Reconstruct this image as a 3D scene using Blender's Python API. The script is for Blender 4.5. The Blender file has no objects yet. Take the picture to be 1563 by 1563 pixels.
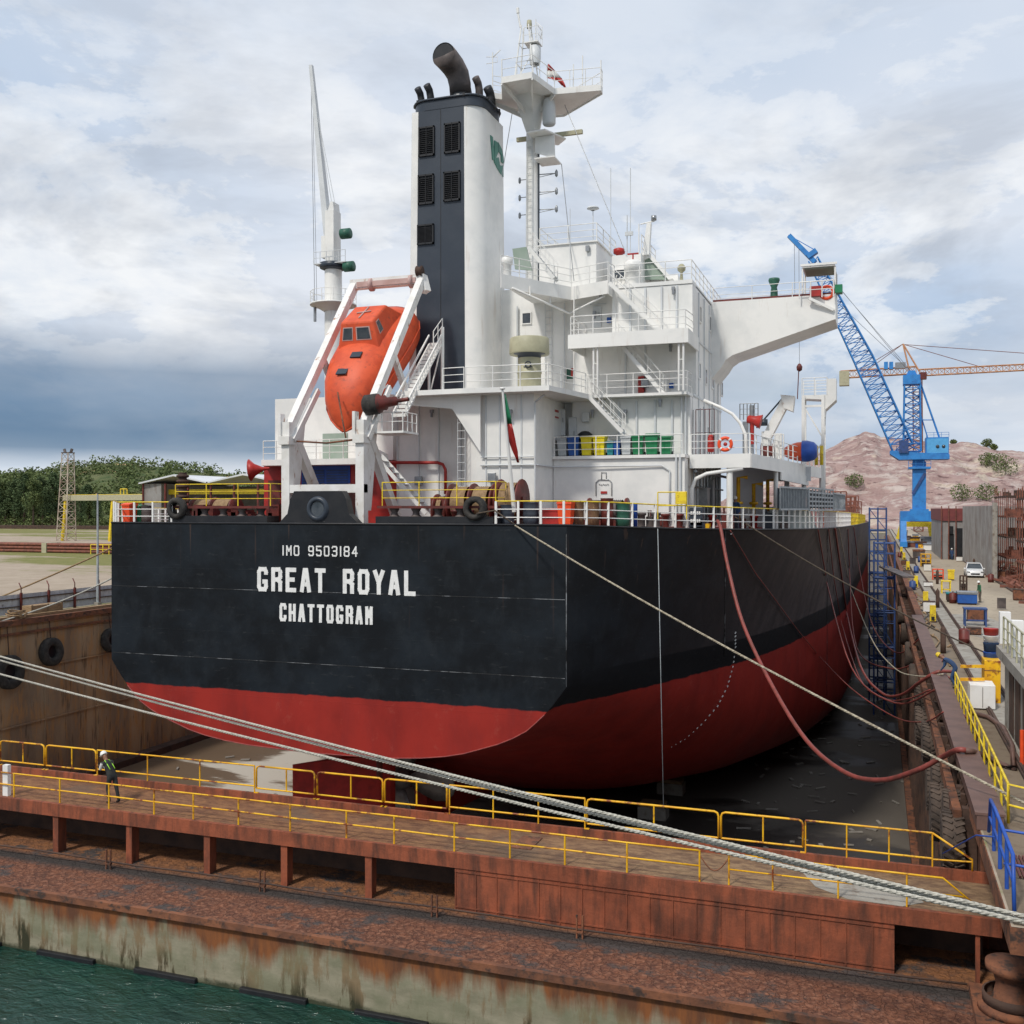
import bpy, bmesh, math, random
from mathutils import Vector, Matrix, noise as mnoise
R = math.radians
S = bpy.context.scene
C = S.collection
# ------------------------------------------------------------------ camera
CAM_Z = 13.3; YAW = R(19.7); PITCH = R(0.2); FPX = 1558.0
cam = bpy.data.cameras.new('camera'); camo = bpy.data.objects.new('camera', cam); C.objects.link(camo)
camo.location = (0, 0, CAM_Z); camo.rotation_euler = (R(90) - PITCH, 0, YAW)
cam.sensor_width = 36; cam.lens = 36 * FPX / 1563; cam.clip_start = 0.1; cam.clip_end = 6000
S.camera = camo
# ------------------------------------------------------------------ light
SUN_EL, SUN_AZ = 50.0, 198.0      # azimuth the light comes from, degrees from +Y clockwise
S.view_settings.view_transform = 'Standard'; S.view_settings.look = 'None'
S.view_settings.exposure = 0.05; S.view_settings.gamma = 1
sl = bpy.data.lights.new('sun', 'SUN'); sl.energy = 2.5; sl.angle = R(6.0); sl.color = (1, .945, .86)
slo = bpy.data.objects.new('sun', sl); C.objects.link(slo)
sd = Vector((math.sin(R(SUN_AZ)) * math.cos(R(SUN_EL)), math.cos(R(SUN_AZ)) * math.cos(R(SUN_EL)), math.sin(R(SUN_EL))))
slo.rotation_euler = (-sd).to_track_quat('-Z', 'Y').to_euler(); slo.location = (0, 0, 80)

def build_world():
    w = bpy.data.worlds.new('World'); S.world = w; w.use_nodes = True
    nt = w.node_tree; nt.nodes.clear(); N = nt.nodes.new; L = nt.links.new
    out = N('ShaderNodeOutputWorld'); tc = N('ShaderNodeTexCoord')
    sky = N('ShaderNodeTexSky'); sky.sky_type = 'NISHITA'; sky.sun_disc = False
    sky.sun_elevation = R(SUN_EL); sky.sun_rotation = R(SUN_AZ); sky.air_density = 1.2; sky.dust_density = 2.0
    b1 = N('ShaderNodeBackground'); b1.inputs[1].default_value = 0.085; L(sky.outputs[0], b1.inputs[0])
    def mth(op, a=None, b=None, c=None, clamp=False):
        n = N('ShaderNodeMath'); n.operation = op; n.use_clamp = clamp
        for i, v in enumerate((a, b, c)):
            if v is None: continue
            if isinstance(v, (int, float)): n.inputs[i].default_value = v
            else: L(v, n.inputs[i])
        return n.outputs[0]
    def ramp(v, pts):
        r = N('ShaderNodeValToRGB'); L(v, r.inputs[0]); e = r.color_ramp.elements
        e[0].position, e[0].color = pts[0][0], (*pts[0][1], 1)
        e[1].position, e[1].color = pts[-1][0], (*pts[-1][1], 1)
        for p, c in pts[1:-1]:
            x = e.new(p); x.color = (*c, 1)
        return r.outputs[0]
    def mix(f, a, b):
        m = N('ShaderNodeMix'); m.data_type = 'RGBA'
        if isinstance(f, (int, float)): m.inputs[0].default_value = f
        else: L(f, m.inputs[0])
        for v, i in ((a, 6), (b, 7)):
            if isinstance(v, tuple): m.inputs[i].default_value = (*v, 1)
            else: L(v, m.inputs[i])
        return m.outputs[2]
    sep = N('ShaderNodeSeparateXYZ'); L(tc.outputs['Generated'], sep.inputs[0])
    z = mth('MAXIMUM', sep.outputs[2], 0.0); zd = mth('ADD', z, 0.13)
    cx = mth('DIVIDE', sep.outputs[0], zd); cy = mth('DIVIDE', sep.outputs[1], zd)
    comb = N('ShaderNodeCombineXYZ'); L(cx, comb.inputs[0]); L(cy, comb.inputs[1])
    def noise(scale, det, rough, off, vec, dist=0.0, stretch=(1, 1, 1)):
        mp = N('ShaderNodeMapping'); mp.inputs['Location'].default_value = off; mp.inputs['Scale'].default_value = stretch
        L(vec, mp.inputs[0]); n = N('ShaderNodeTexNoise'); L(mp.outputs[0], n.inputs[0])
        n.inputs['Scale'].default_value = scale; n.inputs['Detail'].default_value = det
        n.inputs['Roughness'].default_value = rough; n.inputs['Distortion'].default_value = dist
        return n.outputs[0]
    n1 = noise(0.55, 6, .52, (3.1, 7.7, 0), comb.outputs[0], .35)            # big cloud decks
    n2 = noise(5.6, 9, .62, (1.3, 4.2, .7), tc.outputs['Generated'], .2, (1, 1, 2.2))   # cumulus lumps
    n3 = noise(2.3, 5, .5, (8.3, 2.2, 5), tc.outputs['Generated'], .1, (1, 1, 3.2))
    deck = ramp(n1, [(.30, (.44, .56, .74)), (.45, (.60, .68, .80)), (.60, (.76, .80, .87))])
    # a dark bluish rain band low in the sky, strongest to the left; bright cumulus above it
    e = sep.outputs[2]
    az = mth('ARCTAN2', sep.outputs[0], sep.outputs[1])         # 0 = +Y, negative = left
    band = mth('MULTIPLY', ramp(e, [(.035, (0, 0, 0)), (.055, (1, 1, 1)), (.125, (1, 1, 1)), (.165, (0, 0, 0))]),
               ramp(mth('ADD', mth('MULTIPLY', az, -0.8), 0.25), [(.05, (.0, .0, .0)), (.32, (.25, .25, .25)), (.55, (1, 1, 1))]))
    bandn = mth('MULTIPLY', band, ramp(n3, [(.30, (.62, .62, .62)), (.55, (1, 1, 1))]))
    c1 = mix(mth('MULTIPLY', bandn, .88), deck, (.075, .17, .30))
    lump = ramp(n2, [(.47, (0, 0, 0)), (.50, (.55, .55, .55)), (.60, (1, 1, 1))])
    lowmask = ramp(e, [(.02, (0, 0, 0)), (.10, (.45, .45, .45)), (.17, (.95, .95, .95)), (.30, (.85, .85, .85)), (.42, (.30, .30, .30))])
    inv = mth('SUBTRACT', 1.0, mth('MULTIPLY', band, .92))
    c2 = mix(mth('MULTIPLY', mth('MULTIPLY', lump, lowmask), mth('MULTIPLY', inv, .76)), c1, (.97, .97, .96))
    # softly shaded undersides of the lumps
    dk = ramp(noise(3.1, 6, .6, (5.2, .3, 3.9), tc.outputs['Generated'], .3, (1, 1, 2.6)), [(.47, (0, 0, 0)), (.60, (1, 1, 1))])
    c3 = mix(mth('MULTIPLY', mth('MULTIPLY', dk, .68), ramp(e, [(.1, (.4, .4, .4)), (.2, (1, 1, 1)), (.45, (.35, .35, .35))])), c2, (.40, .44, .51))
    hz = ramp(e, [(.0, (1, 1, 1)), (.07, (0, 0, 0))])
    c4 = mix(mth('MULTIPLY', hz, .55), c3, (.60, .68, .75))
    b2 = N('ShaderNodeBackground'); L(c4, b2.inputs[0]); b2.inputs[1].default_value = 1.03
    cover = ramp(n1, [(.18, (.55, .55, .55)), (.36, (.95, .95, .95))])
    ms = N('ShaderNodeMixShader'); L(cover, ms.inputs[0]); L(b1.outputs[0], ms.inputs[1]); L(b2.outputs[0], ms.inputs[2])
    L(ms.outputs[0], out.inputs[0])
build_world()

# ------------------------------------------------------------------ measuring: a line of sight cut by a plane of the place
_c, _s = math.cos(YAW), math.sin(YAW)
def V(px, py, X=None, Y=None, Z=None):
    u = (px - 781.5) / FPX; v = (787.0 - py) / FPX
    r = Vector((_c * u - _s, _s * u + _c, v))
    t = X / r.x if X is not None else Y / r.y if Y is not None else (Z - CAM_Z) / r.z
    return Vector((r.x * t, r.y * t, CAM_Z + r.z * t))
def XY(px, Y): return V(px, 787, Y=Y).x
def YX(px, X): return V(px, 787, X=X).y

# ------------------------------------------------------------------ mesh builder
class MB:
    def __init__(s): s.v = []; s.f = []; s.sm = []
    def add(s, vs, fs, smooth=False):
        b = len(s.v); s.v += [tuple(p) for p in vs]
        for f in fs: s.f.append(tuple(i + b for i in f)); s.sm.append(smooth)
        return s
    def box(s, x0, x1, y0, y1, z0, z1):
        return s.add([(x0,y0,z0),(x1,y0,z0),(x1,y1,z0),(x0,y1,z0),(x0,y0,z1),(x1,y0,z1),(x1,y1,z1),(x0,y1,z1)],
                     [(0,3,2,1),(4,5,6,7),(0,1,5,4),(1,2,6,5),(2,3,7,6),(3,0,4,7)])
    def poly(s, pts): return s.add(pts, [tuple(range(len(pts)))])
    def prism(s, pts, off):
        off = Vector(off); n = len(pts); a = [Vector(p) for p in pts]
        return s.add(a + [p + off for p in a], [tuple(range(n - 1, -1, -1)), tuple(range(n, 2 * n))] + [(i, (i + 1) % n, n + (i + 1) % n, n + i) for i in range(n)])
    def slab(s, pts, z, th):   # plan polygon, top at z
        return s.prism([(p[0], p[1], z - th) for p in pts], (0, 0, th))
    def beam(s, p, q, w, h, up=(0, 0, 1)):
        p, q = Vector(p), Vector(q); d = (q - p)
        if d.length < 1e-6: return s
        d.normalize(); up = Vector(up)
        if abs(d.dot(up)) > .98: up = Vector((0, 1, 0))
        sx = d.cross(up).normalized() * w / 2; uy = sx.cross(d).normalized() * h / 2
        vs = [p - sx - uy, p + sx - uy, p + sx + uy, p - sx + uy, q - sx - uy, q + sx - uy, q + sx + uy, q - sx + uy]
        return s.add(vs, [(0,1,2,3),(7,6,5,4),(0,4,5,1),(1,5,6,2),(2,6,7,3),(3,7,4,0)])
    def tube(s, p, q, r, r2=None, n=8, caps=True):
        p, q = Vector(p), Vector(q); r2 = r if r2 is None else r2; d = (q - p)
        if d.length < 1e-6: return s
        d.normalize(); up = Vector((0, 0, 1)) if abs(d.z) < .9 else Vector((1, 0, 0))
        a = d.cross(up).normalized(); b = d.cross(a).normalized()
        vs = []
        for i in range(n):
            t = 2 * math.pi * i / n; o = a * math.cos(t) + b * math.sin(t); vs += [p + o * r, q + o * r2]
        s.add(vs, [(2*i, 2*((i+1) % n), 2*((i+1) % n)+1, 2*i+1) for i in range(n)], True)
        if caps: s.add([vs[2*i] for i in range(n)], [tuple(range(n))[::-1]]); s.add([vs[2*i+1] for i in range(n)], [tuple(range(n))])
        return s
    def path(s, pts, r, n=6, closed=False):
        pts = [Vector(p) for p in pts]; m = len(pts); rings = []; prev = None
        for i, p in enumerate(pts):
            if closed: d = pts[(i+1) % m] - pts[i-1]
            else: d = pts[min(i+1, m-1)] - pts[max(i-1, 0)]
            d.normalize()
            if prev is None:
                up = Vector((0, 0, 1)) if abs(d.z) < .9 else Vector((1, 0, 0)); a = d.cross(up).normalized()
            else: a = (prev - d * prev.dot(d)).normalized()
            prev = a; b = d.cross(a)
            rr = r[i] if isinstance(r, (list, tuple)) else r
            rings.append([p + (a * math.cos(2*math.pi*k/n) + b * math.sin(2*math.pi*k/n)) * rr for k in range(n)])
        vs = [v for g in rings for v in g]; fs = []
        for i in range(m if closed else m - 1):
            j = (i + 1) % m
            for k in range(n): fs.append((i*n+k, i*n+(k+1) % n, j*n+(k+1) % n, j*n+k))
        if not closed: fs += [tuple(range(n))[::-1], tuple((m-1)*n + k for k in range(n))]
        return s.add(vs, fs, True)
    def lathe(s, c, prof, n=20, axis=(0, 0, 1), smooth=True):
        c = Vector(c); ax = Vector(axis).normalized(); up = Vector((0, 0, 1)) if abs(ax.z) < .9 else Vector((1, 0, 0))
        a = ax.cross(up).normalized(); b = ax.cross(a).normalized(); vs = []
        for r, h in prof:
            for k in range(n):
                t = 2*math.pi*k/n; vs.append(c + ax*h + (a*math.cos(t) + b*math.sin(t)) * max(r, 1e-4))
        fs = [(i*n+k, i*n+(k+1) % n, (i+1)*n+(k+1) % n, (i+1)*n+k) for i in range(len(prof)-1) for k in range(n)]
        return s.add(vs, fs, smooth)
    def rail(s, pts, h=1.05, bars=3, step=1.5, r=.024, post=.03, closed=False):
        pts = [Vector(p) for p in pts]
        if closed: pts.append(pts[0])
        for si, (a, b) in enumerate(zip(pts, pts[1:])):
            for k in range(bars):
                z = Vector((0, 0, h * (k + 1) / bars)); s.tube(a + z, b + z, r if k == bars - 1 else r * .8, n=5, caps=False)
            n = max(1, round((b - a).length / step))
            for i in range(0 if si == 0 and not closed else 1, n + 1):
                p = a.lerp(b, i / n); s.tube(p, p + Vector((0, 0, h + .004)), post, n=5, caps=False)
        return s

def set_smooth(me, flags):
    me.polygons.foreach_set('use_smooth', flags)
def obj(name, mb, mat, parent=None, bevel=0, flip=True):
    me = bpy.data.meshes.new(name); me.from_pydata(mb.v, [], mb.f); me.validate(); 
    if len(me.polygons) == len(mb.sm): set_smooth(me, mb.sm)
    if flip:
        bm = bmesh.new(); bm.from_mesh(me); bmesh.ops.recalc_face_normals(bm, faces=bm.faces); bm.to_mesh(me); bm.free()
    me.update()
    if mat: me.materials.append(mat)
    o = bpy.data.objects.new(name, me); C.objects.link(o)
    if bevel:
        b = o.modifiers.new('bevel', 'BEVEL'); b.width = bevel; b.segments = 2; b.limit_method = 'ANGLE'
    if parent: child(o, parent)
    return o
def child(o, parent):
    o.parent = parent
    if parent.type == 'EMPTY': o.matrix_parent_inverse = Matrix.Translation(parent.location).inverted()
def thing(name, label, cat, loc=(0, 0, 0), group=None):
    o = bpy.data.objects.new(name, None); C.objects.link(o); o.location = loc; o.empty_display_size = .3
    o['label'] = label; o['category'] = cat
    if group: o['group'] = group
    return o
def tag(o, label=None, cat=None, group=None, kind=None):
    if label: o['label'] = label
    if cat: o['category'] = cat
    if group: o['group'] = group
    if kind: o['kind'] = kind
    return o
def dup(root, loc, label=None, rz=None, scale=None, group=None):
    """copy of a thing built round the origin, with its parts and sub-parts"""
    r = root.copy(); C.objects.link(r); r.location = loc
    if rz is not None: r.rotation_euler = (0, 0, rz)
    if scale is not None: r.scale = scale if isinstance(scale, tuple) else (scale,) * 3
    if label: r['label'] = label
    if group: r['group'] = group
    for ch in list(root.children):
        c = ch.copy(); C.objects.link(c); c.parent = r
        for g in list(ch.children):
            d = g.copy(); C.objects.link(d); d.parent = c
    return r
def place(o, loc, rz=0, scale=None):
    o.location = loc; o.rotation_euler = (0, 0, rz)
    if scale is not None: o.scale = scale if isinstance(scale, tuple) else (scale,) * 3

# ------------------------------------------------------------------ materials
M = {}
def pm(name, base, alt=None, scale=1.5, lo=.42, hi=.62, rough=.55, metal=0.0, alt2=None, s2=8, lo2=.55, hi2=.7,
       stretch=(1, 1, 1), stretch2=None, bump=.0, bscale=12, spec=.4, coat=0):
    m = bpy.data.materials.new(name); m.use_nodes = True; nt = m.node_tree; N = nt.nodes.new; L = nt.links.new
    bs = nt.nodes['Principled BSDF']; bs.inputs['Roughness'].default_value = rough; bs.inputs['Metallic'].default_value = metal
    bs.inputs['Specular IOR Level'].default_value = spec
    if coat: bs.inputs['Coat Weight'].default_value = coat
    geo = N('ShaderNodeNewGeometry'); out = None
    def nz(sc, st, det=6, rg=.6):
        mp = N('ShaderNodeMapping'); mp.inputs['Scale'].default_value = st; L(geo.outputs['Position'], mp.inputs[0])
        n = N('ShaderNodeTexNoise'); n.inputs['Scale'].default_value = sc; n.inputs['Detail'].default_value = det; n.inputs['Roughness'].default_value = rg
        L(mp.outputs[0], n.inputs[0]); return n.outputs[0]
    def mr(v, lo, hi):
        n = N('ShaderNodeMapRange'); L(v, n.inputs[0]); n.inputs[1].default_value = lo; n.inputs[2].default_value = hi; return n.outputs[0]
    def mx(f, a, b):
        n = N('ShaderNodeMix'); n.data_type = 'RGBA'; L(f, n.inputs[0])
        for v, i in ((a, 6), (b, 7)):
            if isinstance(v, tuple): n.inputs[i].default_value = (*v, 1)
            else: L(v, n.inputs[i])
        return n.outputs[2]
    if alt is None: alt = tuple(c * .8 for c in base)
    col = mx(mr(nz(scale, stretch), lo, hi), base, alt)
    if alt2: col = mx(mr(nz(s2, stretch2 or stretch, 8, .65), lo2, hi2), col, alt2)
    L(col, bs.inputs['Base Color'])
    if bump:
        b = N('ShaderNodeBump'); b.inputs['Strength'].default_value = bump; b.inputs['Distance'].default_value = .05
        L(nz(bscale, (1, 1, 1), 5), b.inputs['Height']); L(b.outputs[0], bs.inputs['Normal'])
    M[name] = m; return m

pm('white', (.80, .79, .76), (.70, .70, .68), .6, rough=.45, alt2=(.48, .38, .30), s2=2.2, lo2=.60, hi2=.86, stretch2=(1, 1, .12))
pm('white_worn', (.78, .77, .75), (.68, .66, .62), 1.2, rough=.5, alt2=(.34, .15, .07), s2=2.4, lo2=.60, hi2=.70, stretch2=(1, 1, .5))
pm('grey_white', (.62, .64, .65), (.55, .57, .58), .8, rough=.45)
pm('navy', (.030, .040, .056), (.040, .050, .066), .7, rough=.38)
pm('black', (.012, .013, .016), (.02, .02, .022), 2, rough=.45)
pm('rubber', (.022, .021, .020), (.05, .045, .04), 3, rough=.8, bump=.3)
pm('rubber_dusty', (.10, .072, .056), (.055, .042, .035), 2, rough=.9, bump=.3)
pm('glass', (.03, .04, .05), (.05, .06, .07), 2, rough=.08, spec=.7)
pm('orange', (.68, .10, .034), (.56, .075, .026), 1.3, rough=.52, alt2=(.26, .06, .035), s2=3.5, lo2=.56, hi2=.78, spec=.35)
pm('orange_bright', (.85, .09, .02), (.7, .07, .02), 3, rough=.45)
pm('red', (.42, .028, .022), (.30, .022, .018), 2, rough=.45)
pm('darkred', (.15, .028, .022), (.09, .022, .018), 2, rough=.5, alt2=(.05, .03, .025), s2=5)
pm('yellow', (.82, .62, .03), (.62, .42, .03), 3, rough=.45, alt2=(.25, .09, .03), s2=4, lo2=.60, hi2=.68)
pm('railyellow', (.80, .46, .015), (.68, .33, .015), 2.2, rough=.42, alt2=(.22, .055, .02), s2=1.7, lo2=.54, hi2=.62)
pm('green', (.02, .22, .10), (.015, .16, .07), 3, rough=.4)
pm('darkgreen', (.03, .12, .08), (.02, .09, .06), 3, rough=.5)
pm('teal', (.07, .24, .18), (.06, .19, .15), 2, rough=.5)
pm('greenunder', (.26, .33, .27), (.30, .36, .31), 1, rough=.7)
pm('blue', (.02, .09, .42), (.02, .07, .32), 2, rough=.45)
pm('craneblue', (.035, .23, .58), (.03, .17, .46), .8, rough=.45, alt2=(.02, .09, .25), s2=2, lo2=.6, hi2=.75)
pm('scafblue', (.035, .075, .23), (.03, .06, .15), 2, rough=.5)
pm('beige', (.42, .40, .27), (.36, .34, .23), 2, rough=.5)
pm('steel', (.32, .33, .34), (.24, .25, .26), 3, rough=.35, metal=.6)
pm('galv', (.38, .41, .43), (.28, .31, .33), 3, rough=.5)
pm('soot', (.17, .135, .125), (.06, .05, .048), .8, rough=.6, lo=.35, hi=.6)
pm('stackgrey', (.13, .13, .14), (.07, .065, .065), .7, rough=.4, metal=.3)
pm('rope', (.47, .42, .32), (.26, .22, .16), 9, rough=.9, lo=.4, hi=.6, bump=.6, bscale=30)
pm('ropewhite', (.50, .48, .42), (.30, .29, .25), 14, rough=.9, alt2=(.08, .10, .09), s2=26, lo2=.60, hi2=.66)
pm('ropebrown', (.30, .20, .11), (.2, .13, .07), 6, rough=.9)
pm('ropedark', (.10, .075, .055), (.06, .05, .04), 6, rough=.9)
pm('hose', (.25, .055, .045), (.17, .045, .035), 3, rough=.5)
pm('rust', (.23, .09, .045), (.12, .052, .032), 1.2, rough=.85, alt2=(.055, .035, .028), s2=3.5, lo2=.5, hi2=.62, bump=.4, bscale=8)
pm('rustdark', (.085, .048, .034), (.05, .032, .026), 1.4, rough=.85, bump=.4, bscale=8)
pm('ruststeel', (.15, .085, .068), (.11, .062, .05), 1.5, rough=.6)
pm('scafrust', (.24, .085, .055), (.13, .055, .04), 2, rough=.8)
pm('gatered', (.30, .082, .038), (.205, .060, .030), 1.4, rough=.8, alt2=(.095, .036, .022), s2=3.4, lo2=.44, hi2=.66, stretch2=(1, 1, .16), bump=.3, bscale=9)
pm('concrete', (.30, .28, .25), (.23, .21, .185), .5, rough=.9, alt2=(.14, .11, .09), s2=2, lo2=.58, hi2=.7, bump=.3)
pm('concrete_light', (.34, .32, .28), (.26, .24, .21), .9, rough=.9, alt2=(.17, .13, .10), s2=2.5, lo2=.52, hi2=.70)
pm('shedwall', (.28, .27, .26), (.22, .2, .19), .4, rough=.8, alt2=(.14, .09, .07), s2=1.2, stretch2=(1, 1, .2))
pm('roofwhite', (.66, .68, .70), (.58, .6, .62), .4, rough=.5)
pm('shingle', (.20, .05, .045), (.15, .04, .04), 2, rough=.8)
pm('wood', (.34, .23, .13), (.22, .14, .08), 3, rough=.8, stretch=(1, 1, 4))
pm('fencegrey', (.50, .50, .53), (.38, .38, .41), 1.2, rough=.6, alt2=(.11, .08, .07), s2=3, lo2=.62, hi2=.72)
pm('skin', (.24, .12, .075), (.2, .1, .06), 5, rough=.5)
pm('cloth_dark', (.018, .02, .022), (.03, .032, .03), 5, rough=.9)
pm('cloth_white', (.6, .6, .58), (.5, .5, .48), 5, rough=.9)
pm('cloth_blue', (.03, .07, .16), (.03, .05, .11), 5, rough=.9)
pm('cloth_green', (.04, .16, .08), (.03, .1, .05), 5, rough=.9)
pm('tarp', (.27, .29, .28), (.2, .22, .215), 2, rough=.7, bump=.5, bscale=3)
pm('cloth_khaki', (.16, .14, .11), (.12, .1, .08), 5, rough=.9)
pm('hivis', (.35, .75, .05), (.3, .65, .05), 5, rough=.6)
pm('sand', (.36, .30, .23), (.30, .25, .18), .1, rough=.95)
pm('binblue', (.02, .10, .36), (.02, .08, .3), 3, rough=.4)
pm('binyellow', (.80, .66, .02), (.7, .56, .02), 3, rough=.4)
pm('bingreen', (.02, .20, .08), (.015, .16, .06), 3, rough=.4)
pm('bingrey', (.50, .52, .53), (.42, .44, .45), 3, rough=.5)
pm('binteal', (.02, .22, .26), (.02, .18, .2), 3, rough=.4)
# ------------------------------------------------------------------ node helper for the bespoke materials
class NM:
    def __init__(s, name, rough=.8, spec=.4):
        s.m = bpy.data.materials.new(name); s.m.use_nodes = True; s.nt = s.m.node_tree; s.N = s.nt.nodes.new; s.L = s.nt.links.new
        s.bs = s.nt.nodes['Principled BSDF']; s.bs.inputs['Roughness'].default_value = rough; s.bs.inputs['Specular IOR Level'].default_value = spec
        s.pos = s.N('ShaderNodeNewGeometry').outputs['Position']
        sp = s.N('ShaderNodeSeparateXYZ'); s.L(s.pos, sp.inputs[0]); s.x, s.y, s.z = sp.outputs; M[name] = s.m
    def noise(s, sc, st=(1, 1, 1), det=6, rg=.6, dist=0, off=(0, 0, 0)):
        mp = s.N('ShaderNodeMapping'); mp.inputs['Scale'].default_value = st; mp.inputs['Location'].default_value = off; s.L(s.pos, mp.inputs[0])
        n = s.N('ShaderNodeTexNoise'); n.inputs['Scale'].default_value = sc; n.inputs['Detail'].default_value = det
        n.inputs['Roughness'].default_value = rg; n.inputs['Distortion'].default_value = dist; s.L(mp.outputs[0], n.inputs[0]); return n.outputs[0]
    def mr(s, v, a, b, c=0, d=1):
        n = s.N('ShaderNodeMapRange'); s.L(v, n.inputs[0])
        for i, k in enumerate((a, b, c, d)): n.inputs[i+1].default_value = k
        return n.outputs[0]
    def math(s, op, a, b=None, clamp=False):
        n = s.N('ShaderNodeMath'); n.operation = op; n.use_clamp = clamp
        for i, v in enumerate((a, b)):
            if v is None: continue
            if isinstance(v, (int, float)): n.inputs[i].default_value = v
            else: s.L(v, n.inputs[i])
        return n.outputs[0]
    def mix(s, f, a, b):
        n = s.N('ShaderNodeMix'); n.data_type = 'RGBA'
        for v, i in ((f, 0), (a, 6), (b, 7)):
            if isinstance(v, tuple): n.inputs[i].default_value = (*v, 1)
            elif isinstance(v, (int, float)): n.inputs[i].default_value = v
            else: s.L(v, n.inputs[i])
        return n.outputs[2]
    def base(s, c): s.L(c, s.bs.inputs['Base Color'])
    def bump(s, h, st=.4, d=.1):
        b = s.N('ShaderNodeBump'); b.inputs['Strength'].default_value = st; b.inputs['Distance'].default_value = d
        s.L(h, b.inputs['Height']); s.L(b.outputs[0], s.bs.inputs['Normal'])

# hull paint: topsides black, boot topping red below the painted line
n = NM('hull', .5, .22)
blk = n.mix(n.mr(n.noise(.35, (1, 1, 1.3), 6, .6), .42, .62), (.0045, .0062, .0085), (.010, .0145, .020))
blk = n.mix(n.math('MULTIPLY', n.mr(n.noise(1.3, (1, 1, .6), 7, .68), .50, .70), .5), blk, (.020, .025, .030))
# older, browner paint with vertical streaks on the starboard side, away from the stern
st = n.math('MULTIPLY', n.mr(n.noise(1.1, (1, 1, .12), 6, .6), .38, .66), n.mr(n.y, 50, 80))
blk = n.mix(n.math('MULTIPLY', n.mr(n.y, 43.5, 60), .8), blk, (.042, .034, .034))
blk = n.mix(n.math('MULTIPLY', st, .75), blk, (.115, .088, .083))
blk = n.mix(n.math('MULTIPLY', n.mr(n.z, 5.98, 5.92), n.mr(n.y, 43, 46)), blk, (.007, .008, .010))
red = n.mix(n.mr(n.noise(.5, (1, 1, .6)), .4, .65), (.32, .026, .018), (.24, .020, .015))
red = n.mix(n.math('MULTIPLY', n.mr(n.noise(2.5, (1, 1, .15), 7, .65), .52, .72), .35), red, (.21, .026, .026))
blk = n.mix(n.math('MULTIPLY', n.math('MULTIPLY', n.mr(n.noise(3.2, (1, 1, .03), 4, .5), .64, .70), n.mr(n.z, 7.5, 12.6)), .55), blk, (.095, .055, .038))
blk = n.mix(n.math('MULTIPLY', n.mr(n.noise(2.6, (.5, 1, 2.2), 8, .75), .60, .66), .28), blk, (.060, .064, .066))
red = n.mix(n.math('MULTIPLY', n.mr(n.noise(1.7, (1, 1, .8), 8, .72), .58, .66), .30), red, (.36, .075, .055))
zb = n.math('ADD', n.z, n.mr(n.noise(1.2), .3, .7, -.05, .05))
n.base(n.mix(n.mr(zb, 4.44, 4.50), red, blk))
# weld seams as thin raised lines
def seam(n, v, period, wdt, off=0.0):
    k = n.math('FRACT', n.math('DIVIDE', n.math('ADD', v, 1000.0 + off), period))
    return n.math('LESS_THAN', n.math('ABSOLUTE', n.math('SUBTRACT', k, .5)), wdt / period)
sm = n.math('MAXIMUM', seam(n, n.z, 3.05, .012, .75), seam(n, n.x, 9.0, .010))
n.bump(n.math('ADD', sm, n.math('MULTIPLY', n.noise(.6, (1, 1, 1), 3), .8)), .35, .06)
L_ = n.math('ADD', .44, n.math('MULTIPLY', n.noise(.9), .25)); n.L(L_, n.bs.inputs['Roughness'])

# land: grass, sand and worn earth
n = NM('land', .95, .2)
a = n.noise(.035, (.35, 1, 1), 5, .6, .4); b = n.noise(.35, (1, 1, 1), 8, .7)
g = n.mix(n.mr(b, .35, .65), (.150, .160, .048), (.215, .195, .075))
sa = n.mix(n.mr(b, .35, .65), (.40, .33, .26), (.31, .25, .19))
mask = n.mr(n.math('ADD', a, n.math('MULTIPLY', b, .22)), .58, .63)
n.base(n.mix(mask, g, sa)); n.bump(b, .5, .3)
# yard pavement on the right
n = NM('yard', .92, .2)
a = n.noise(.12, (1, .25, 1), 6, .6); b = n.noise(1.5, (1, 1, 1), 8, .7)
c = n.mix(n.mr(a, .38, .62), (.27, .22, .17), (.18, .14, .10))
c = n.mix(n.math('MULTIPLY', n.mr(b, .5, .68), .7), c, (.11, .075, .055)); n.base(c); n.bump(b, .3, .05)
n = NM('road', .85, .25)
a = n.noise(.10, (1, .3, 1), 5); b = n.noise(2.2, (1, .4, 1), 8, .7)
c = n.mix(n.mr(a, .4, .62), (.41, .345, .26), (.30, .25, .19)); c = n.mix(n.math('MULTIPLY', n.mr(b, .52, .7), .5), c, (.13, .11, .09)); n.base(c)
# dock floor: wet concrete with dry grey patches, lit and shaded sides painted in
n = NM('dockfloor', .7, .4)
a = n.noise(.09, (.45, 1, 1), 6, .62, .6); b = n.noise(2.0, (1, 1, 1), 8, .7)
lit = n.mr(n.x, -30, -18, 1, 0)  # port floor coloured brighter as lit, starboard floor darker as shaded
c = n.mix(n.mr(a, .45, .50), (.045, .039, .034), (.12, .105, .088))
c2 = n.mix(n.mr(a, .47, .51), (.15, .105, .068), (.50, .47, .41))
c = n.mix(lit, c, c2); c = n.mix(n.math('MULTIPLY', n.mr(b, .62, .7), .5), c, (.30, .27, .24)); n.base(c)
n.L(n.mr(a, .45, .5, .42, .85), n.bs.inputs['Roughness'])
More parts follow.
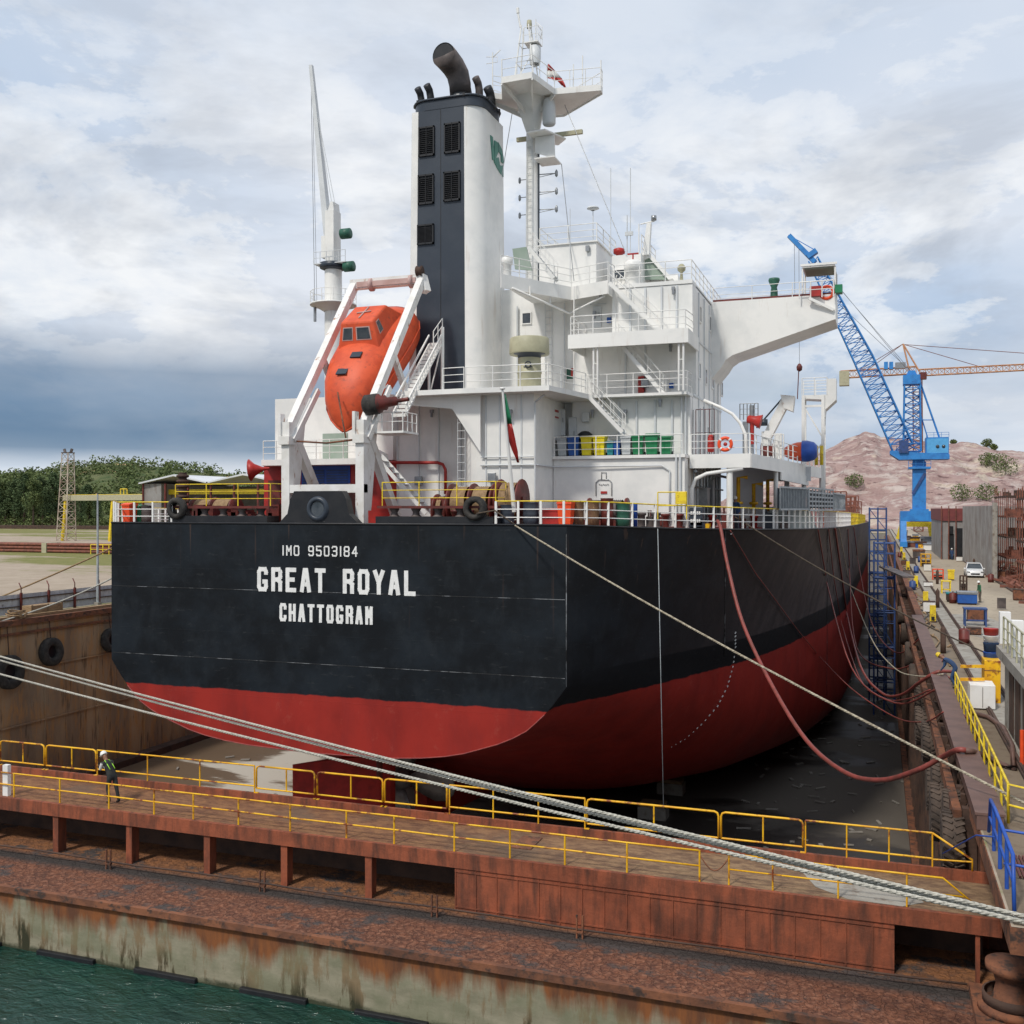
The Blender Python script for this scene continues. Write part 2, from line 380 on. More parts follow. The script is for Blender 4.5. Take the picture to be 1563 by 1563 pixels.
# dock side wall: stained ochre steel and concrete
n = NM('dockwall', .88, .25)
a = n.noise(.45, (1, 1, .22), 7, .6, .3); b = n.noise(1.8, (1, 1, .25), 8, .68); d = n.noise(.14, (1, 1, 1), 4)
c = n.mix(n.mr(a, .36, .62), (.42, .29, .175), (.24, .165, .11)); c = n.mix(n.math('MULTIPLY', n.mr(b, .48, .64), .75), c, (.46, .23, .08))
c = n.mix(n.math('MULTIPLY', n.mr(d, .48, .62), .6), c, (.32, .27, .20)); c = n.mix(n.math('MULTIPLY', n.mr(n.noise(3.5, (1, 1, .1)), .58, .66), .6), c, (.055, .04, .033))
n.base(c); n.bump(b, .4, .1)
# gate caisson flank: pale green old paint below, rust runs from the edge
n = NM('gateflank', .85, .3)
a = n.noise(.9, (1, 1, .12), 6, .6); b = n.noise(2.2, (1, 1, .2), 8, .7); sc = n.noise(1.2, (1, 1, 2.5), 8, .72)
hgt = n.math('ADD', n.z, n.math('MULTIPLY', n.math('SUBTRACT', a, .5), -3.0))
c = n.mix(n.mr(sc, .35, .65), (.31, .28, .20), (.20, .185, .125))
c = n.mix(n.math('MULTIPLY', n.mr(b, .52, .60), .7), c, (.20, .12, .055)); c = n.mix(n.math('MULTIPLY', n.mr(n.noise(.6, (1, 1, 2), 5), .50, .62), .4), c, (.15, .165, .095)); c = n.mix(n.mr(n.math('ADD', n.z, n.math('MULTIPLY', sc, .5)), .42, .30), c, (.045, .05, .028))
c = n.mix(n.mr(hgt, 1.05, 1.5), c, n.mix(n.mr(b, .4, .6), (.235, .085, .03), (.115, .05, .028)))
c = n.mix(n.math('MULTIPLY', n.mr(hgt, .75, .15), n.mr(b, .52, .60)), c, (.035, .035, .018)); n.base(c); n.bump(b, .5, .05)
# gate's lower deck: flaking rust scale with dark patches
n = NM('flakedeck', .9, .25)
vo = n.N('ShaderNodeTexVoronoi'); vo.feature = 'DISTANCE_TO_EDGE'; vo.inputs['Scale'].default_value = 4.6
wv = n.N('ShaderNodeTexNoise'); wv.inputs['Scale'].default_value = 3.0; wv.inputs['Detail'].default_value = 5; n.L(n.pos, wv.inputs[0])
vm = n.N('ShaderNodeVectorMath'); vm.operation = 'MULTIPLY_ADD'; n.L(wv.outputs['Color'], vm.inputs[0]); vm.inputs[1].default_value = (.55, .55, .55); n.L(n.pos, vm.inputs[2]); n.L(vm.outputs[0], vo.inputs[0])
b = n.noise(3.0, (1, 1, 1), 8, .75); big = n.noise(.55, (1, 1.6, 1), 6, .62)
c = n.mix(n.mr(b, .36, .62), (.215, .085, .047), (.10, .045, .032)); c = n.mix(n.mr(vo.outputs[0], .0, .05, .5, 0), c, (.075, .042, .034)); c = n.mix(n.math('MULTIPLY', n.mr(n.noise(7, (1, 1, 1), 5, .7), .5, .62), .6), c, (.33, .16, .10))
c = n.mix(n.math('MULTIPLY', n.mr(n.y, 25.6, 26.0), n.mr(n.y, 26.75, 26.4)), c, (.055, .046, .042)); c = n.mix(n.mr(n.y, 26.3, 26.8), c, n.mix(n.mr(b, .4, .6), (.30, .13, .055), (.17, .08, .045)))  # dark band by the pipe; smooth deck under the walkway painted brighter, as lit
c = n.mix(n.math('MULTIPLY', n.mr(big, .53, .60), n.mr(b, .38, .52)), c, (.075, .062, .058))
n.base(c); n.bump(n.math('ADD', b, n.mr(vo.outputs[0], 0, .1, 0, .6)), .8, .06)
n = NM('gatefloor', .9, .25)
b = n.noise(2.4, (1, 2.2, 1), 8, .7); big = n.noise(.35, (1, 1, 1), 4)
c = n.mix(n.mr(b, .38, .62), (.25, .125, .06), (.13, .06, .036)); c = n.mix(n.mr(n.x, -14, -5), c, n.mix(n.mr(b, .4, .6), (.27, .175, .10), (.14, .085, .055)))
c = n.mix(n.math('MULTIPLY', n.mr(big, .55, .65), .6), c, (.11, .08, .06)); n.base(c); n.bump(b, .5, .05)
# water
n = NM('water', .09, .5)
n.base(n.mix(n.mr(n.noise(.25), .4, .6), (.005, .036, .026), (.008, .050, .036)))
w1 = n.noise(1.1, (1, 1.8, 1), 5, .6, .6); w2 = n.noise(4.5, (1, 1.4, 1), 4, .6)
n.bump(n.math('ADD', w1, n.math('MULTIPLY', w2, .25)), .9, .30)
# quarried hillside
n = NM('quarry', .95, .2)
a = n.noise(.022, (1, 1, 2.5), 8, .66, 1.2); b = n.noise(.09, (1, 1, 3.5), 8, .7, .5); d = n.noise(.008, (1, 1, 1), 5, .6)
c = n.mix(n.mr(a, .38, .60), (.43, .31, .28), (.30, .195, .185)); c = n.mix(n.mr(b, .50, .60), c, (.52, .44, .40))
c = n.mix(n.mr(n.noise(.03, (1, 1, 1.6), 7, .65, .8, (9, 3, 1)), .55, .62), c, (.56, .47, .38)); c = n.mix(n.math('MULTIPLY', n.mr(n.noise(.15, (1, 1, 4), 6, .7), .56, .64), .8), c, (.12, .065, .065))
c = n.mix(n.math('MULTIPLY', n.mr(d, .56, .62), .75), c, (.30, .21, .15)); n.base(c); n.bump(b, .9, 3.0)
n = NM('greenhill', .95, .2)
b = n.noise(.06, (1, 1, 1), 8, .7, .4); c = n.mix(n.mr(b, .42, .55), (.05, .08, .03), (.12, .13, .06))
d = n.noise(.018, (1, 1, 1.5), 5, .6); c = n.mix(n.mr(d, .56, .60), c, (.50, .33, .17)); n.base(c)
for nm, ca, cb in (('leaf_a', (.055, .090, .042), (.115, .155, .070)), ('leaf_b', (.07, .105, .040), (.15, .18, .07)), ('leaf_c', (.08, .11, .04), (.15, .18, .07))):
    n = NM(nm, .8, .15); n.base(n.mix(n.mr(n.noise(.35, (1, 1, 1), 4, .7), .36, .64), ca, cb))
pm('bark', (.10, .075, .055), (.06, .045, .035), 2, rough=.9)

# ------------------------------------------------------------------ ground with the dock basin cut in it
WX0, WX1, QZ, FZ = -55.3, 2.55, 5.7, -6.5     # basin walls, quay level, basin floor
mb = MB()
mb.poly([(WX1, 29.2, QZ), (2.3, 29.2, QZ), (2.3, 20.5, QZ), (2.9, 20.5, QZ), (2.9, 14, QZ), (3500, 14, QZ), (3500, 4500, QZ), (WX1, 4500, QZ)])
mb.poly([(WX0 - .8, 14, QZ), (WX0 - .8, 330, QZ), (WX0-.8, 4500, QZ), (-4500, 4500, QZ), (-4500, 14, QZ)])
mb.poly([(WX0 - .8, 330, QZ), (WX1, 330, QZ), (WX1, 4500, QZ), (WX0 - .8, 4500, QZ)])
g = obj('ground', mb, M['land'], flip=False); tag(g, kind='structure')
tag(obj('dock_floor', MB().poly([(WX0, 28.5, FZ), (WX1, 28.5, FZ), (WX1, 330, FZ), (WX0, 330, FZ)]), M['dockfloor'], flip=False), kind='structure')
tag(obj('seawater', MB().poly([(-900, -300, 0), (300, -300, 0), (300, 25, 0), (-900, 25, 0)]), M['water'], flip=False), kind='structure')
# left basin wall
t = thing('dock_wall', 'stained ochre dock side wall with rusty coping along the left of the basin', 'dock wall', (WX0, 30, FZ))
obj('wall', MB().box(WX0 - .8, WX0, 14, 330, FZ - 1, QZ - .35), M['dockwall'], t)
mb = MB().box(WX0 - .9, WX0 + .22, 14, 330, QZ - .35, QZ + .02); mb.box(WX0, WX0 + .16, 14, 330, QZ - 1.0, QZ - .85)
obj('coping', mb, M['rust'], t)
mb = MB()
for i in range(60): mb.box(WX0, WX0 + .07, 15 + i * 5.2, 15.12 + i * 5.2, FZ + .4, QZ - 1.05)
mb.box(WX0, WX0 + .1, 14, 330, -1.6, -1.5); mb.box(WX0, WX0 + .12, 14, 330, 2.2, 2.28)
obj('stiffener', mb, M['dockwall'], t)
obj('ledge', MB().box(WX0, WX0 + 1.1, 29.3, 330, FZ, FZ + .5), M['rustdark'], t)
# far end wall
tag(obj('head_wall', MB().box(WX0, WX1, 330, 332, FZ, QZ), M['concrete'], None), 'grey concrete head wall closing the far end of the dock basin', 'dock wall')
# right basin wall with timber/steel fender posts
t = thing('dock_wall', 'rusty vertical dock wall with steel posts below the crane quay', 'dock wall', (WX1, 30, FZ))
obj('wall', MB().box(WX1, WX1 + 1.0, 29.3, 330, FZ - 1, QZ - .03), M['rust'], t)
mb = MB(); rnd = random.Random(4)
y = 30.0
while y < 230:
    mb.box(WX1 - .38, WX1 - .02, y, y + .32, FZ, QZ - .5); mb.box(WX1 - .20, WX1 - .02, y + 1.1, y + 1.35, FZ, QZ - rnd.uniform(.5, 1.4)); y += 2.3
obj('fender_posts', mb, M['rustdark'], t)
mb = MB().box(WX1 - .62, WX1 - .40, 30, 326, QZ - .95, QZ - .55); mb.box(WX1 - .58, WX1 - .42, 30, 326, 1.8, 2.1); mb.box(WX1 - .75, WX1 - .1, 30, 326, FZ, FZ + .35)
obj('waling', mb, M['rust'], t)
# ------------------------------------------------------------------ gate caisson
GY0, GY1, GZ, LZ = 26.75, 29.2, 3.5, 1.86
t = thing('dock_gate', 'rusty red floating dock gate with covered walkway across the basin mouth', 'dock gate', (-26, 27, 0))
mb = MB().box(-60, 6.0, 23.95, GY1, -3, LZ - .05)
obj('flank', mb, M['gateflank'], t)
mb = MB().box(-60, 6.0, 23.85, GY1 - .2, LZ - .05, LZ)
obj('lower_deck', mb, M['flakedeck'], t)
mb = MB().box(-60, 6, 23.80, 23.95, LZ - .16, LZ + .03); obj('edge_strip', mb, M['rust'], t)
mb = MB().box(-60, WX1 + .25, GY0, GY1, GZ - .08, GZ); obj('walkway', mb, M['gatefloor'], t)
mb = MB().box(-60, WX1 + .25, GY0 - .06, GY0 + .08, GZ - .40, GZ + .015); obj('girder', mb, M['gatered'], t)
mb = MB().box(-60, WX1 + .2, GY1, GY1 + .12, LZ - .3, GZ + .28); obj('rear_coaming', mb, M['gatered'], t)
px = [-250, -140, -30, 84, 196, 315, 433, 562]
for p in px:
    x = XY(p, GY0); mb = MB().box(x - .11, x + .11, GY0 + .0, GY0 + .05, LZ, GZ - .4); mb.box(x - .03, x + .03, GY0 + .05, GY0 + .45, LZ, GZ - .4)
    obj('pillar', mb, M['gatered'], t)
mb = MB().box(-60, WX1, GY0 + 1.9, GY1, LZ, GZ - .1)
for i in range(44): mb.box(-59 + i * 1.4, -58.95 + i * 1.4, GY0 + .1, GY1, GZ - .35, GZ - .09)
obj('bulkhead', mb, M['rustdark'], t)
xa, xb = XY(695, GY0), XY(1366, GY0)
mb = MB().box(xa, xb, GY0 - .02, GY0 + .04, LZ, GZ - .40)
x = xa
while x < xb: mb.box(x, x + .035, GY0 - .045, GY0 - .02, LZ + .05, GZ - .44); x += .62
mb.box(xa, xb, GY0 - .05, GY0 - .02, GZ - .52, GZ - .47); mb.box(xa, xb, GY0 - .05, GY0 - .02, LZ + .12, LZ + .16)
obj('plating', mb, M['gatered'], t)
mb = MB().box(XY(1490, GY0), XY(1490, GY0) + .1, GY0, GY0 + .1, LZ, GZ - .4); obj('pillar', mb, M['gatered'], t)
# pipe with its stands along the lower deck
mb = MB().path([(-60, GY0 - .62, LZ + .28)] + [(-50 + i * 2.0, GY0 - .62 + .02 * math.sin(i), LZ + .26 + .03 * math.sin(i * 1.7)) for i in range(27)], .03, 5)
obj('pipe', mb, M['rustdark'], t)
for p in (165, 400, 663, 885):
    x = XY(p, GY0 - .62); mb = MB()
    for dx in (-.08, .08): mb.box(x + dx - .02, x + dx + .02, GY0 - .65, GY0 - .60, LZ, LZ + .62)
    mb.box(x - .1, x + .1, GY0 - .67, GY0 - .57, LZ + .16, LZ + .2); obj('pipe_stand', mb, M['rust'], t)
rnd = random.Random(2)
for i in range(16):
    x = -52 + i * 3.55; obj('recess_patch', MB().box(x, x + 2.1, 23.82, 23.97, -.30, .14 + rnd.uniform(-.05, .02)), M['black'], t, .02)  # black blocks painted in for the shade of recess openings at the waterline
# patches on the walkway
tag(obj('cover_plate', MB().box(XY(785, 28), XY(815, 28), 27.7, 28.8, GZ + .004, GZ + .03), M['rust']), 'rusty flat steel cover plate lying on the gate walkway', 'plate')
tag(obj('cement_skim', MB().slab([(-1.9, 28.5), (-.9, 28.7), (.7, 28.2), (1.1, 27.3), (.6, 26.86), (-.7, 26.9), (-1.5, 27.5)], GZ + .012, .008), M['concrete_light']), 'pale worn concrete patch on the gate walkway near its right end', 'patch')
# railings: lower front rail, rear rail in welded panels with rounded corners
def hoop(mb, a, b, h0, h1, r):
    a, b = Vector(a), Vector(b); d = (b - a).normalized(); k = .12
    pts = [a + Vector((0, 0, h0)), a + Vector((0, 0, h1 - k)), a + d * .035 + Vector((0, 0, h1 - .035)), a + d * k + Vector((0, 0, h1)),
           b - d * k + Vector((0, 0, h1)), b - d * .035 + Vector((0, 0, h1 - .035)), b + Vector((0, 0, h1 - k)), b + Vector((0, 0, h0))]
    mb.path(pts, r, 6)
t = thing('guard_rail', 'yellow two-bar guard rail along the seaward edge of the gate walkway', 'railing', (-26, GY0, GZ))
fx = [XY(p, GY0 + .08) for p in (-120, -50, 20, 90, 165, 234, 294, 363, 442, 528, 601, 693, 778, 862, 957, 1068)]
yv = GY0 + .1
for i, x in enumerate(fx):
    obj('post', MB().tube((x, yv, GZ), (x, yv, GZ + .82), .028, n=6), M['railyellow'], t)
mb = MB()
for hh in (.42, .82): mb.path([(x, yv, GZ + hh + .006 * math.sin(i * 2.1)) for i, x in enumerate(fx)], .026, 6)
obj('top_bars', mb, M['railyellow'], t)
x2 = [XY(p, yv) for p in (1113, 1180, 1280, 1385)]; xe = XY(1440, yv)
mb = MB()
mb.path([(x2[0], yv, GZ + .82), (xe, yv, GZ + .82), (XY(1506, yv), yv, GZ + .08)], .026, 6); mb.path([(x2[0], yv, GZ + .42), (XY(1475, yv), yv, GZ + .42)], .022, 6)
obj('end_bars', mb, M['railyellow'], t)
for x in x2: obj('post', MB().tube((x, yv, GZ), (x, yv, GZ + .82), .026, n=6), M['railyellow'], t)
ch = MB().path([(fx[-1].real + (x2[0] - fx[-1]) * i / 8, yv, GZ + .72 - .38 * math.sin(math.pi * i / 8)) for i in range(9)], .018, 5)
obj('chain', ch, M['rust'], t)
t = thing('guard_rail', 'yellow panelled guard rail along the dock side of the gate walkway', 'railing', (-26, GY1, GZ))
segs = [(-130, -68, 1), (-64, -2, 1), (0, 67, 1), (70, 146, 1), (148, 388, 0), (391, 480, 1), (484, 584, 1), (587, 682, 1), (686, 893, 0), (896, 1097, 1), (1101, 1226, 1), (1230, 1424, 0)]
yr = GY1 + .06
for p0, p1, kind in segs:
    a, b = Vector((XY(p0, yr), yr, GZ + .28)), Vector((XY(p1, yr), yr, GZ + .28)); mb = MB()
    hb, ht = .16, .90
    if kind:
        hoop(mb, a, b, hb, ht, .032); mb.tube(a + Vector((0, 0, hb)), b + Vector((0, 0, hb)), .028, n=6)
        for q in ((.52,) if b.x - a.x < 5 else (.33, .68)):
            p = a.lerp(b, q); mb.tube(p + Vector((0, 0, hb)), p + Vector((0, 0, ht)), .026, n=6)
        for q in (a, b): mb.box(q.x - .07, q.x + .07, yr - .05, yr + .05, GZ - .02, GZ + .30)
    else:
        for k in (hb + .06, ht): mb.tube(a + Vector((0, 0, k)), b + Vector((0, 0, k)), .028, n=6)
        for q in range(4):
            p = a.lerp(b, q / 3); mb.tube(p, p + Vector((0, 0, ht)), .024, n=6)
    obj('panel', mb, M['railyellow'], t)
mb = MB(); a = Vector((XY(1424, yr), yr, GZ + .28)); b = Vector((XY(1485, yr), yr, GZ + .28))
mb.path([a + Vector((0, 0, .9)), b + Vector((0, 0, .30)), b], .028, 6); mb.tube(a + Vector((0, 0, .2)), b + Vector((0, 0, .24)), .024, n=6)
obj('sloped_end', mb, M['railyellow'], t)
x = XY(7, GY0 + .15)
tag(obj('marker_post', MB().box(x - .11, x + .11, GY0 + .15, GY0 + .3, GZ, GZ + 1.05), M['white']), 'short square white post at the left edge of the gate walkway', 'post')
# rusty winch machinery at the right end of the gate
t = thing('capstan_winch', 'heavy rusty capstan drum standing at the right end of the dock gate', 'winch', (2.85, 25.2, LZ))
c = (2.85, 25.2, LZ)
obj('bed', MB().box(2.05, 3.55, 24.3, 26.4, LZ, LZ + .22), M['rust'], t)
obj('drum', MB().lathe(c, [(0, .22), (.72, .22), (.72, .36), (.42, .45), (.34, .8), (.4, 1.05), (.56, 1.15), (.56, 1.28), (.2, 1.32), (0, 1.32)], 24), M['rust'], t)
obj('brake_band', MB().lathe(c, [(.58, .40), (.62, .40), (.62, .62), (.58, .62)], 24), M['rustdark'], t)
t = thing('quay_end_wall', 'rusty quay wall face beside the right end of the gate', 'wall', (3.6, 22, 0))
obj('face', MB().box(3.5, 4.4, 14, 29.3, -3, QZ - .5), M['rustdark'], t)
obj('overhang', MB().box(2.88, 4.4, 14, 20.45, QZ - .5, QZ - .012).box(2.28, 4.4, 20.48, 29.3, QZ - .5, QZ - .012), M['rust'], t)
# ================================================================== THE SHIP
SX = -24.73; TY = 42.2
ship = thing('cargo_ship', 'large black and red bulk carrier with white superstructure resting in the dry dock', 'ship', (SX, 60, 0))
def lerp_tab(tab, y):
    if y <= tab[0][0]: return tab[0][1:]
    for a, b in zip(tab, tab[1:]):
        if y <= b[0]:
            t = (y - a[0]) / (b[0] - a[0]); return [p + (q - p) * t for p, q in zip(a[1:], b[1:])]
    return tab[-1][1:]
#        Y     deck-half  z4.5-half  deck z  knuckle z bottom z exponent
HT = [(42.2, 12.12, 11.55, 12.56, 5.60, 1.75, 2.0), (44.5, 13.5, 12.3, 12.46, 5.5, 1.5, 2.0), (47, 15.1, 13.1, 12.36, 5.4, 1.1, 2.0), (51.7, 18.0, 14.55, 12.23, 5.0, -.5, 2.15),
      (57.5, 20.0, 16.7, 12.14, 4.4, -3.0, 2.4), (62, 20.9, 17.9, 12.08, 3.8, -4.7, 2.7), (68, 21.7, 19.15, 12.02, 3, -5.4, 3.1), (80, 22.3, 21.0, 11.9, 1.6, -5.7, 4.2),
      (93, 22.7, 22.0, 11.8, .3, -5.7, 5.5), (105, 23.0, 22.3, 11.7, -.5, -5.7, 7), (150, 23.2, 22.9, 11.3, -.5, -5.0, 7), (190, 23.3, 23.2, 10.9, -.5, -5, 7), (230, 21.5, 20.0, 11.2, 0, -5, 5), (252, 15, 11, 12, 1, -5, 3), (268, 6, 2.5, 13, 1, -4, 2.5), (275, 1.2, .4, 13.5, 1, -3, 2)]
TG = [(0, 1), (.275, .935), (.52, .855), (.675, .77), (.88, .575), (.96, .40), (.987, .26), (1, 0)]     # the transom's own outline below the knuckle
def half_section(Y):
    bd, bw, zd, zk, zb, p = lerp_tab(HT, Y); pts = []
    if Y < 42.25: bw = 12.12
    zs = [zd, zd - .9, zd - 2.5, zd - 4.5, max(zk + .6, 4.5 + .4)]
    for z in zs:
        t = (zd - z) / (zd - 4.5); pts.append((bd + (bw - bd) * (t ** .85), z))
    wt_ = max(0, min(1, (51 - Y) / 8.8))
    bk = bd + (bw - bd) * min(1, (zd - zk) / (zd - 4.5)) ** .85 if Y > 42.25 else 12.12
    n = 14
    for i in range(n + 1):
        a = math.pi / 2 * i / n
        f = math.sin(a) ** (2 / p); xe = math.cos(a) ** (2 / p) if i < n else 0.0; xt_ = 0.0
        for (f0, g0), (f1, g1) in zip(TG, TG[1:]):
            if f0 <= f <= f1: xt_ = g0 + (g1 - g0) * (f - f0) / (f1 - f0)
        if i == n: xt_ = 0.0
        pts.append((bk * (xt_ * wt_ + xe * (1 - wt_)), zk - (zk - zb) * f))
    return pts
ys = [42.2, 43.3, 44.5, 46, 48, 50, 52, 54, 56, 58, 60, 62, 65, 68, 72, 76, 80, 86, 93, 100, 108, 120, 135, 150, 170, 190, 210, 230, 241, 252, 260, 268, 275]
mb = MB(); secs = [half_section(y) for y in ys]; n = len(secs[0])
vs = []
for y, sc in zip(ys, secs):
    for x, z in sc: vs.append((SX + x, y, z))
    for x, z in sc[::-1][1:]: vs.append((SX - x, y, z))
w = 2 * n - 1
mb.add(vs, [(i*w+k, i*w+k+1, (i+1)*w+k+1, (i+1)*w+k) for i in range(len(ys)-1) for k in range(w-1)], True)
mb.add(vs[:w], [tuple(range(w))]); mb.add(vs[-w:], [tuple(range(w))])
hull = obj('hull', mb, M['hull'], ship)
hull.modifiers.new('es', 'EDGE_SPLIT').split_angle = R(38)
mb = MB(); dv = []
for y, sc in zip(ys, secs): dv += [(SX - sc[0][0] + .02, y + .01, sc[0][1] - .03), (SX + sc[0][0] - .02, y + .01, sc[0][1] - .03)]
mb.add(dv, [(2*i, 2*i+1, 2*i+3, 2*i+2) for i in range(len(ys)-1)])
pm('deckred', (.16, .04, .03), (.10, .035, .03), 1, rough=.8)
obj('main_deck', mb, M['deckred'], ship)
def deckz(Y): return lerp_tab(HT, Y)[2]
def sideX(Y, z=12): return SX + lerp_tab(HT, Y)[0]
# sheer strake lip
mb = MB(); pl = [(SX - s[0][0] - .0, y, s[0][1] + .02) for y, s in zip(ys, secs)][::-1] + [(SX + s[0][0], y, s[0][1] + .02) for y, s in zip(ys, secs)]
mb.path(pl, .05, 6); obj('gunwale', mb, M['black'], ship)
# weld beads along the transom edge
sc = secs[0]; mb = MB(); low_ = [(x, z) for x, z in sc if z < 4.6]; mb.path([(SX + x, TY - .01, z) for x, z in low_] + [(SX - x, TY - .01, z) for x, z in low_[::-1][1:]], .03, 5)
pm('beadred', (.30, .06, .05), (.2, .04, .04), 3, rough=.6); obj('edge_weld', mb, M['beadred'], ship)
mb = MB(); mb.path([(SX + 12.12, TY - .03, 12.2), (SX + 12.12, TY - .03, 5.6)], .022, 5)
pm('beadgrey', (.22, .23, .24), (.03, .03, .03), 1.1, rough=.5, lo=.40, hi=.5); obj('edge_weld', mb, M['beadgrey'], ship)
for zz in (9.35, 5.95):
    obj('weld_seam', MB().box(SX - 12.05, SX + 12.05, TY - .012, TY + .02, zz, zz + .022), M['beadgrey'], ship)
# skeg, propeller, rudder
mb = MB(); ring = []
for y, hw, zt in ((53.5, .45, 1.0), (58, 1.1, .5), (64, 2.4, -1), (72, 4.5, -2.5)):
    ring.append([(SX - hw, y, zt), (SX + hw, y, zt), (SX + hw * .8, y, -4.9), (SX - hw * .8, y, -4.9)])
vs = [v for r in ring for v in r]; mb.add(vs, [(4*i+k, 4*i+(k+1) % 4, 4*i+4+(k+1) % 4, 4*i+4+k) for i in range(3) for k in range(4)] + [(0, 1, 2, 3)])
mb.lathe((SX, 51.2, -1.6), [(0, -.2), (.55, 0), (.8, 1.0), (1.0, 3.5)], 16, (0, 1, 0))
obj('skeg', mb, M['hull'], ship)
pm('bronze', (.20, .18, .17), (.13, .115, .11), 1.2, rough=.45, metal=.5)
t0 = obj('propeller', MB().lathe((SX, 51.0, -1.6), [(0, -.9), (.45, -.6), (.62, 0), (.62, .5), (0, .5)], 20, (0, 1, 0)), M['bronze'], ship)
for k in range(4):
    a = R(4 + 90 * k); u = Vector((math.sin(a), 0, math.cos(a))); v = Vector((math.cos(a), 0, -math.sin(a))); mb = MB(); vs = []
    prof = [(.55, .35), (1.2, .75), (2.0, 1.0), (2.7, .85), (3.1, .45), (3.25, .1)]
    for r_, hw in prof:
        tw = .55 - .12 * r_
        for s_ in (-1, -.4, .4, 1): vs.append(Vector((SX, 51.0, -1.6)) + u * r_ + v * (s_ * hw) + Vector((0, s_ * hw * tw, 0)))
    mb.add(vs, [(4*i+j, 4*i+j+1, 4*i+5+j, 4*i+4+j) for i in range(5) for j in range(3)], True)
    b = obj('blade', mb, M['bronze'], t0); b.modifiers.new('s', 'SOLIDIFY').thickness = .07
mb = MB(); a = R(38); d = Vector((-math.sin(a), -math.cos(a), 0)); p0 = Vector((SX - .35, 48.6, 0)); q = Vector((d.y, -d.x, 0))
sec = [(-1.1, .06), (-.7, .32), (0, .42), (1.4, .34), (3.0, .16), (4.6, .05)]
out = [p0 + d * s_ + q * h for s_, h in sec] + [p0 + d * s_ - q * h for s_, h in sec[::-1]]
mb.prism([(p.x, p.y, -4.6) for p in out], (0, 0, 4.9)); obj('rudder', mb, M['red'], ship)
mb = MB().tube((SX - .35, 48.6, -1), (SX - .35, 48.6, 1.8), .45, n=16); obj('rudder_stock', mb, M['darkred'], ship)

# ---- welded letters: strokes on a 4 x 6 grid
GL = {
 'G': [[(4, 4.9), (4, 5.2), (3.4, 6), (.6, 6), (0, 5.2), (0, .8), (.6, 0), (3.4, 0), (4, .8), (4, 2.3), (2.9, 2.3)]],
 'R': [[(0, 0), (0, 6), (3.3, 6), (4, 5.3), (4, 3.8), (3.3, 3), (0, 3)], [(2.6, 3), (4, 2.2), (4, 0)]],
 'E': [[(4, 6), (0, 6), (0, 0), (4, 0)], [(0, 3.1), (3.2, 3.1)]],
 'A': [[(0, 0), (1.55, 6), (2.45, 6), (4, 0)], [(.6, 1.8), (3.4, 1.8)]],
 'T': [[(-.1, 6), (4.1, 6)], [(2, 6), (2, 0)]],
 'O': [[(.6, 0), (3.4, 0), (4, .8), (4, 5.2), (3.4, 6), (.6, 6), (0, 5.2), (0, .8), (.6, 0), (.8, 0)]],
 'Y': [[(0, 6), (2, 2.8), (4, 6)], [(2, 2.8), (2, 0)]],
 'L': [[(0, 6), (0, 0), (4, 0)]],
 'C': [[(4, 4.6), (4, 5.2), (3.4, 6), (.6, 6), (0, 5.2), (0, .8), (.6, 0), (3.4, 0), (4, .8), (4, 1.4)]],
 'H': [[(0, 0), (0, 6)], [(4, 0), (4, 6)], [(0, 3), (4, 3)]],
 'M': [[(0, 0), (0, 6), (2, 2.6), (4, 6), (4, 0)]],
 'I': [[(2, 0), (2, 6)]],
 '9': [[(0, .8), (.6, 0), (3.4, 0), (4, .8), (4, 5.2), (3.4, 6), (.6, 6), (0, 5.2), (0, 3.5), (.6, 2.8), (4, 2.8)]],
 '5': [[(4, 6), (0, 6), (0, 3.4), (3.3, 3.4), (4, 2.7), (4, .8), (3.4, 0), (.6, 0), (0, .8)]],
 '0': [[(.6, 0), (3.4, 0), (4, .8), (4, 5.2), (3.4, 6), (.6, 6), (0, 5.2), (0, .8), (.6, 0), (.8, 0)]],
 '3': [[(0, 5.2), (.6, 6), (3.4, 6), (4, 5.2), (4, 3.8), (3.3, 3.1), (1.2, 3.1)], [(3.3, 3.1), (4, 2.4), (4, .8), (3.4, 0), (.6, 0), (0, .8)]],
 '1': [[(2, 0), (2, 6)]],
 '8': [[(.6, 3.1), (0, 3.9), (0, 5.2), (.6, 6), (3.4, 6), (4, 5.2), (4, 3.9), (3.4, 3.1), (.6, 3.1), (0, 2.3), (0, .8), (.6, 0), (3.4, 0), (4, .8), (4, 2.3), (3.4, 3.1)]],
 '4': [[(3.1, 0), (3.1, 6), (0, 1.9), (4.2, 1.9)]],
}
def stroke_text(mb, txt, org, ux, uz, h, w, gap, sw, th, spacew=None):
    """strokes sw wide, standing th proud of the plane (ux, uz) at org (left end of the base line)"""
    org, ux, uz = Vector(org), Vector(ux).normalized(), Vector(uz).normalized(); nrm = ux.cross(uz).normalized(); cur = 0; k = 0
    for chx in txt:
        if chx == ' ': cur += spacew or w; continue
        ww = w if chx not in 'I1' else w * .35
        for st in GL[chx]:
            P = [org + ux * (cur + sw/2 + (q[0] / 4 * (w - sw) if chx not in 'I1' else (ww - sw) / 2)) + uz * (sw/2 + q[1] / 6 * (h - sw)) for q in st]
            for a, b in zip(P, P[1:]):
                k += 1; e = (b - a).normalized() * sw * .42; thk = th + .0011 * (k % 13)
                s_ = e.cross(nrm).normalized() * sw / 2; c0, c1 = a - e, b + e
                base = [c0 - s_, c1 - s_, c1 + s_, c0 + s_]; mb.prism([p for p in base], nrm * thk)
        cur += ww + gap
    return cur
def text_width(txt, w, gap, spacew): return sum((spacew if c == ' ' else (w if c not in 'I1' else w * .35) + gap) for c in txt) - gap
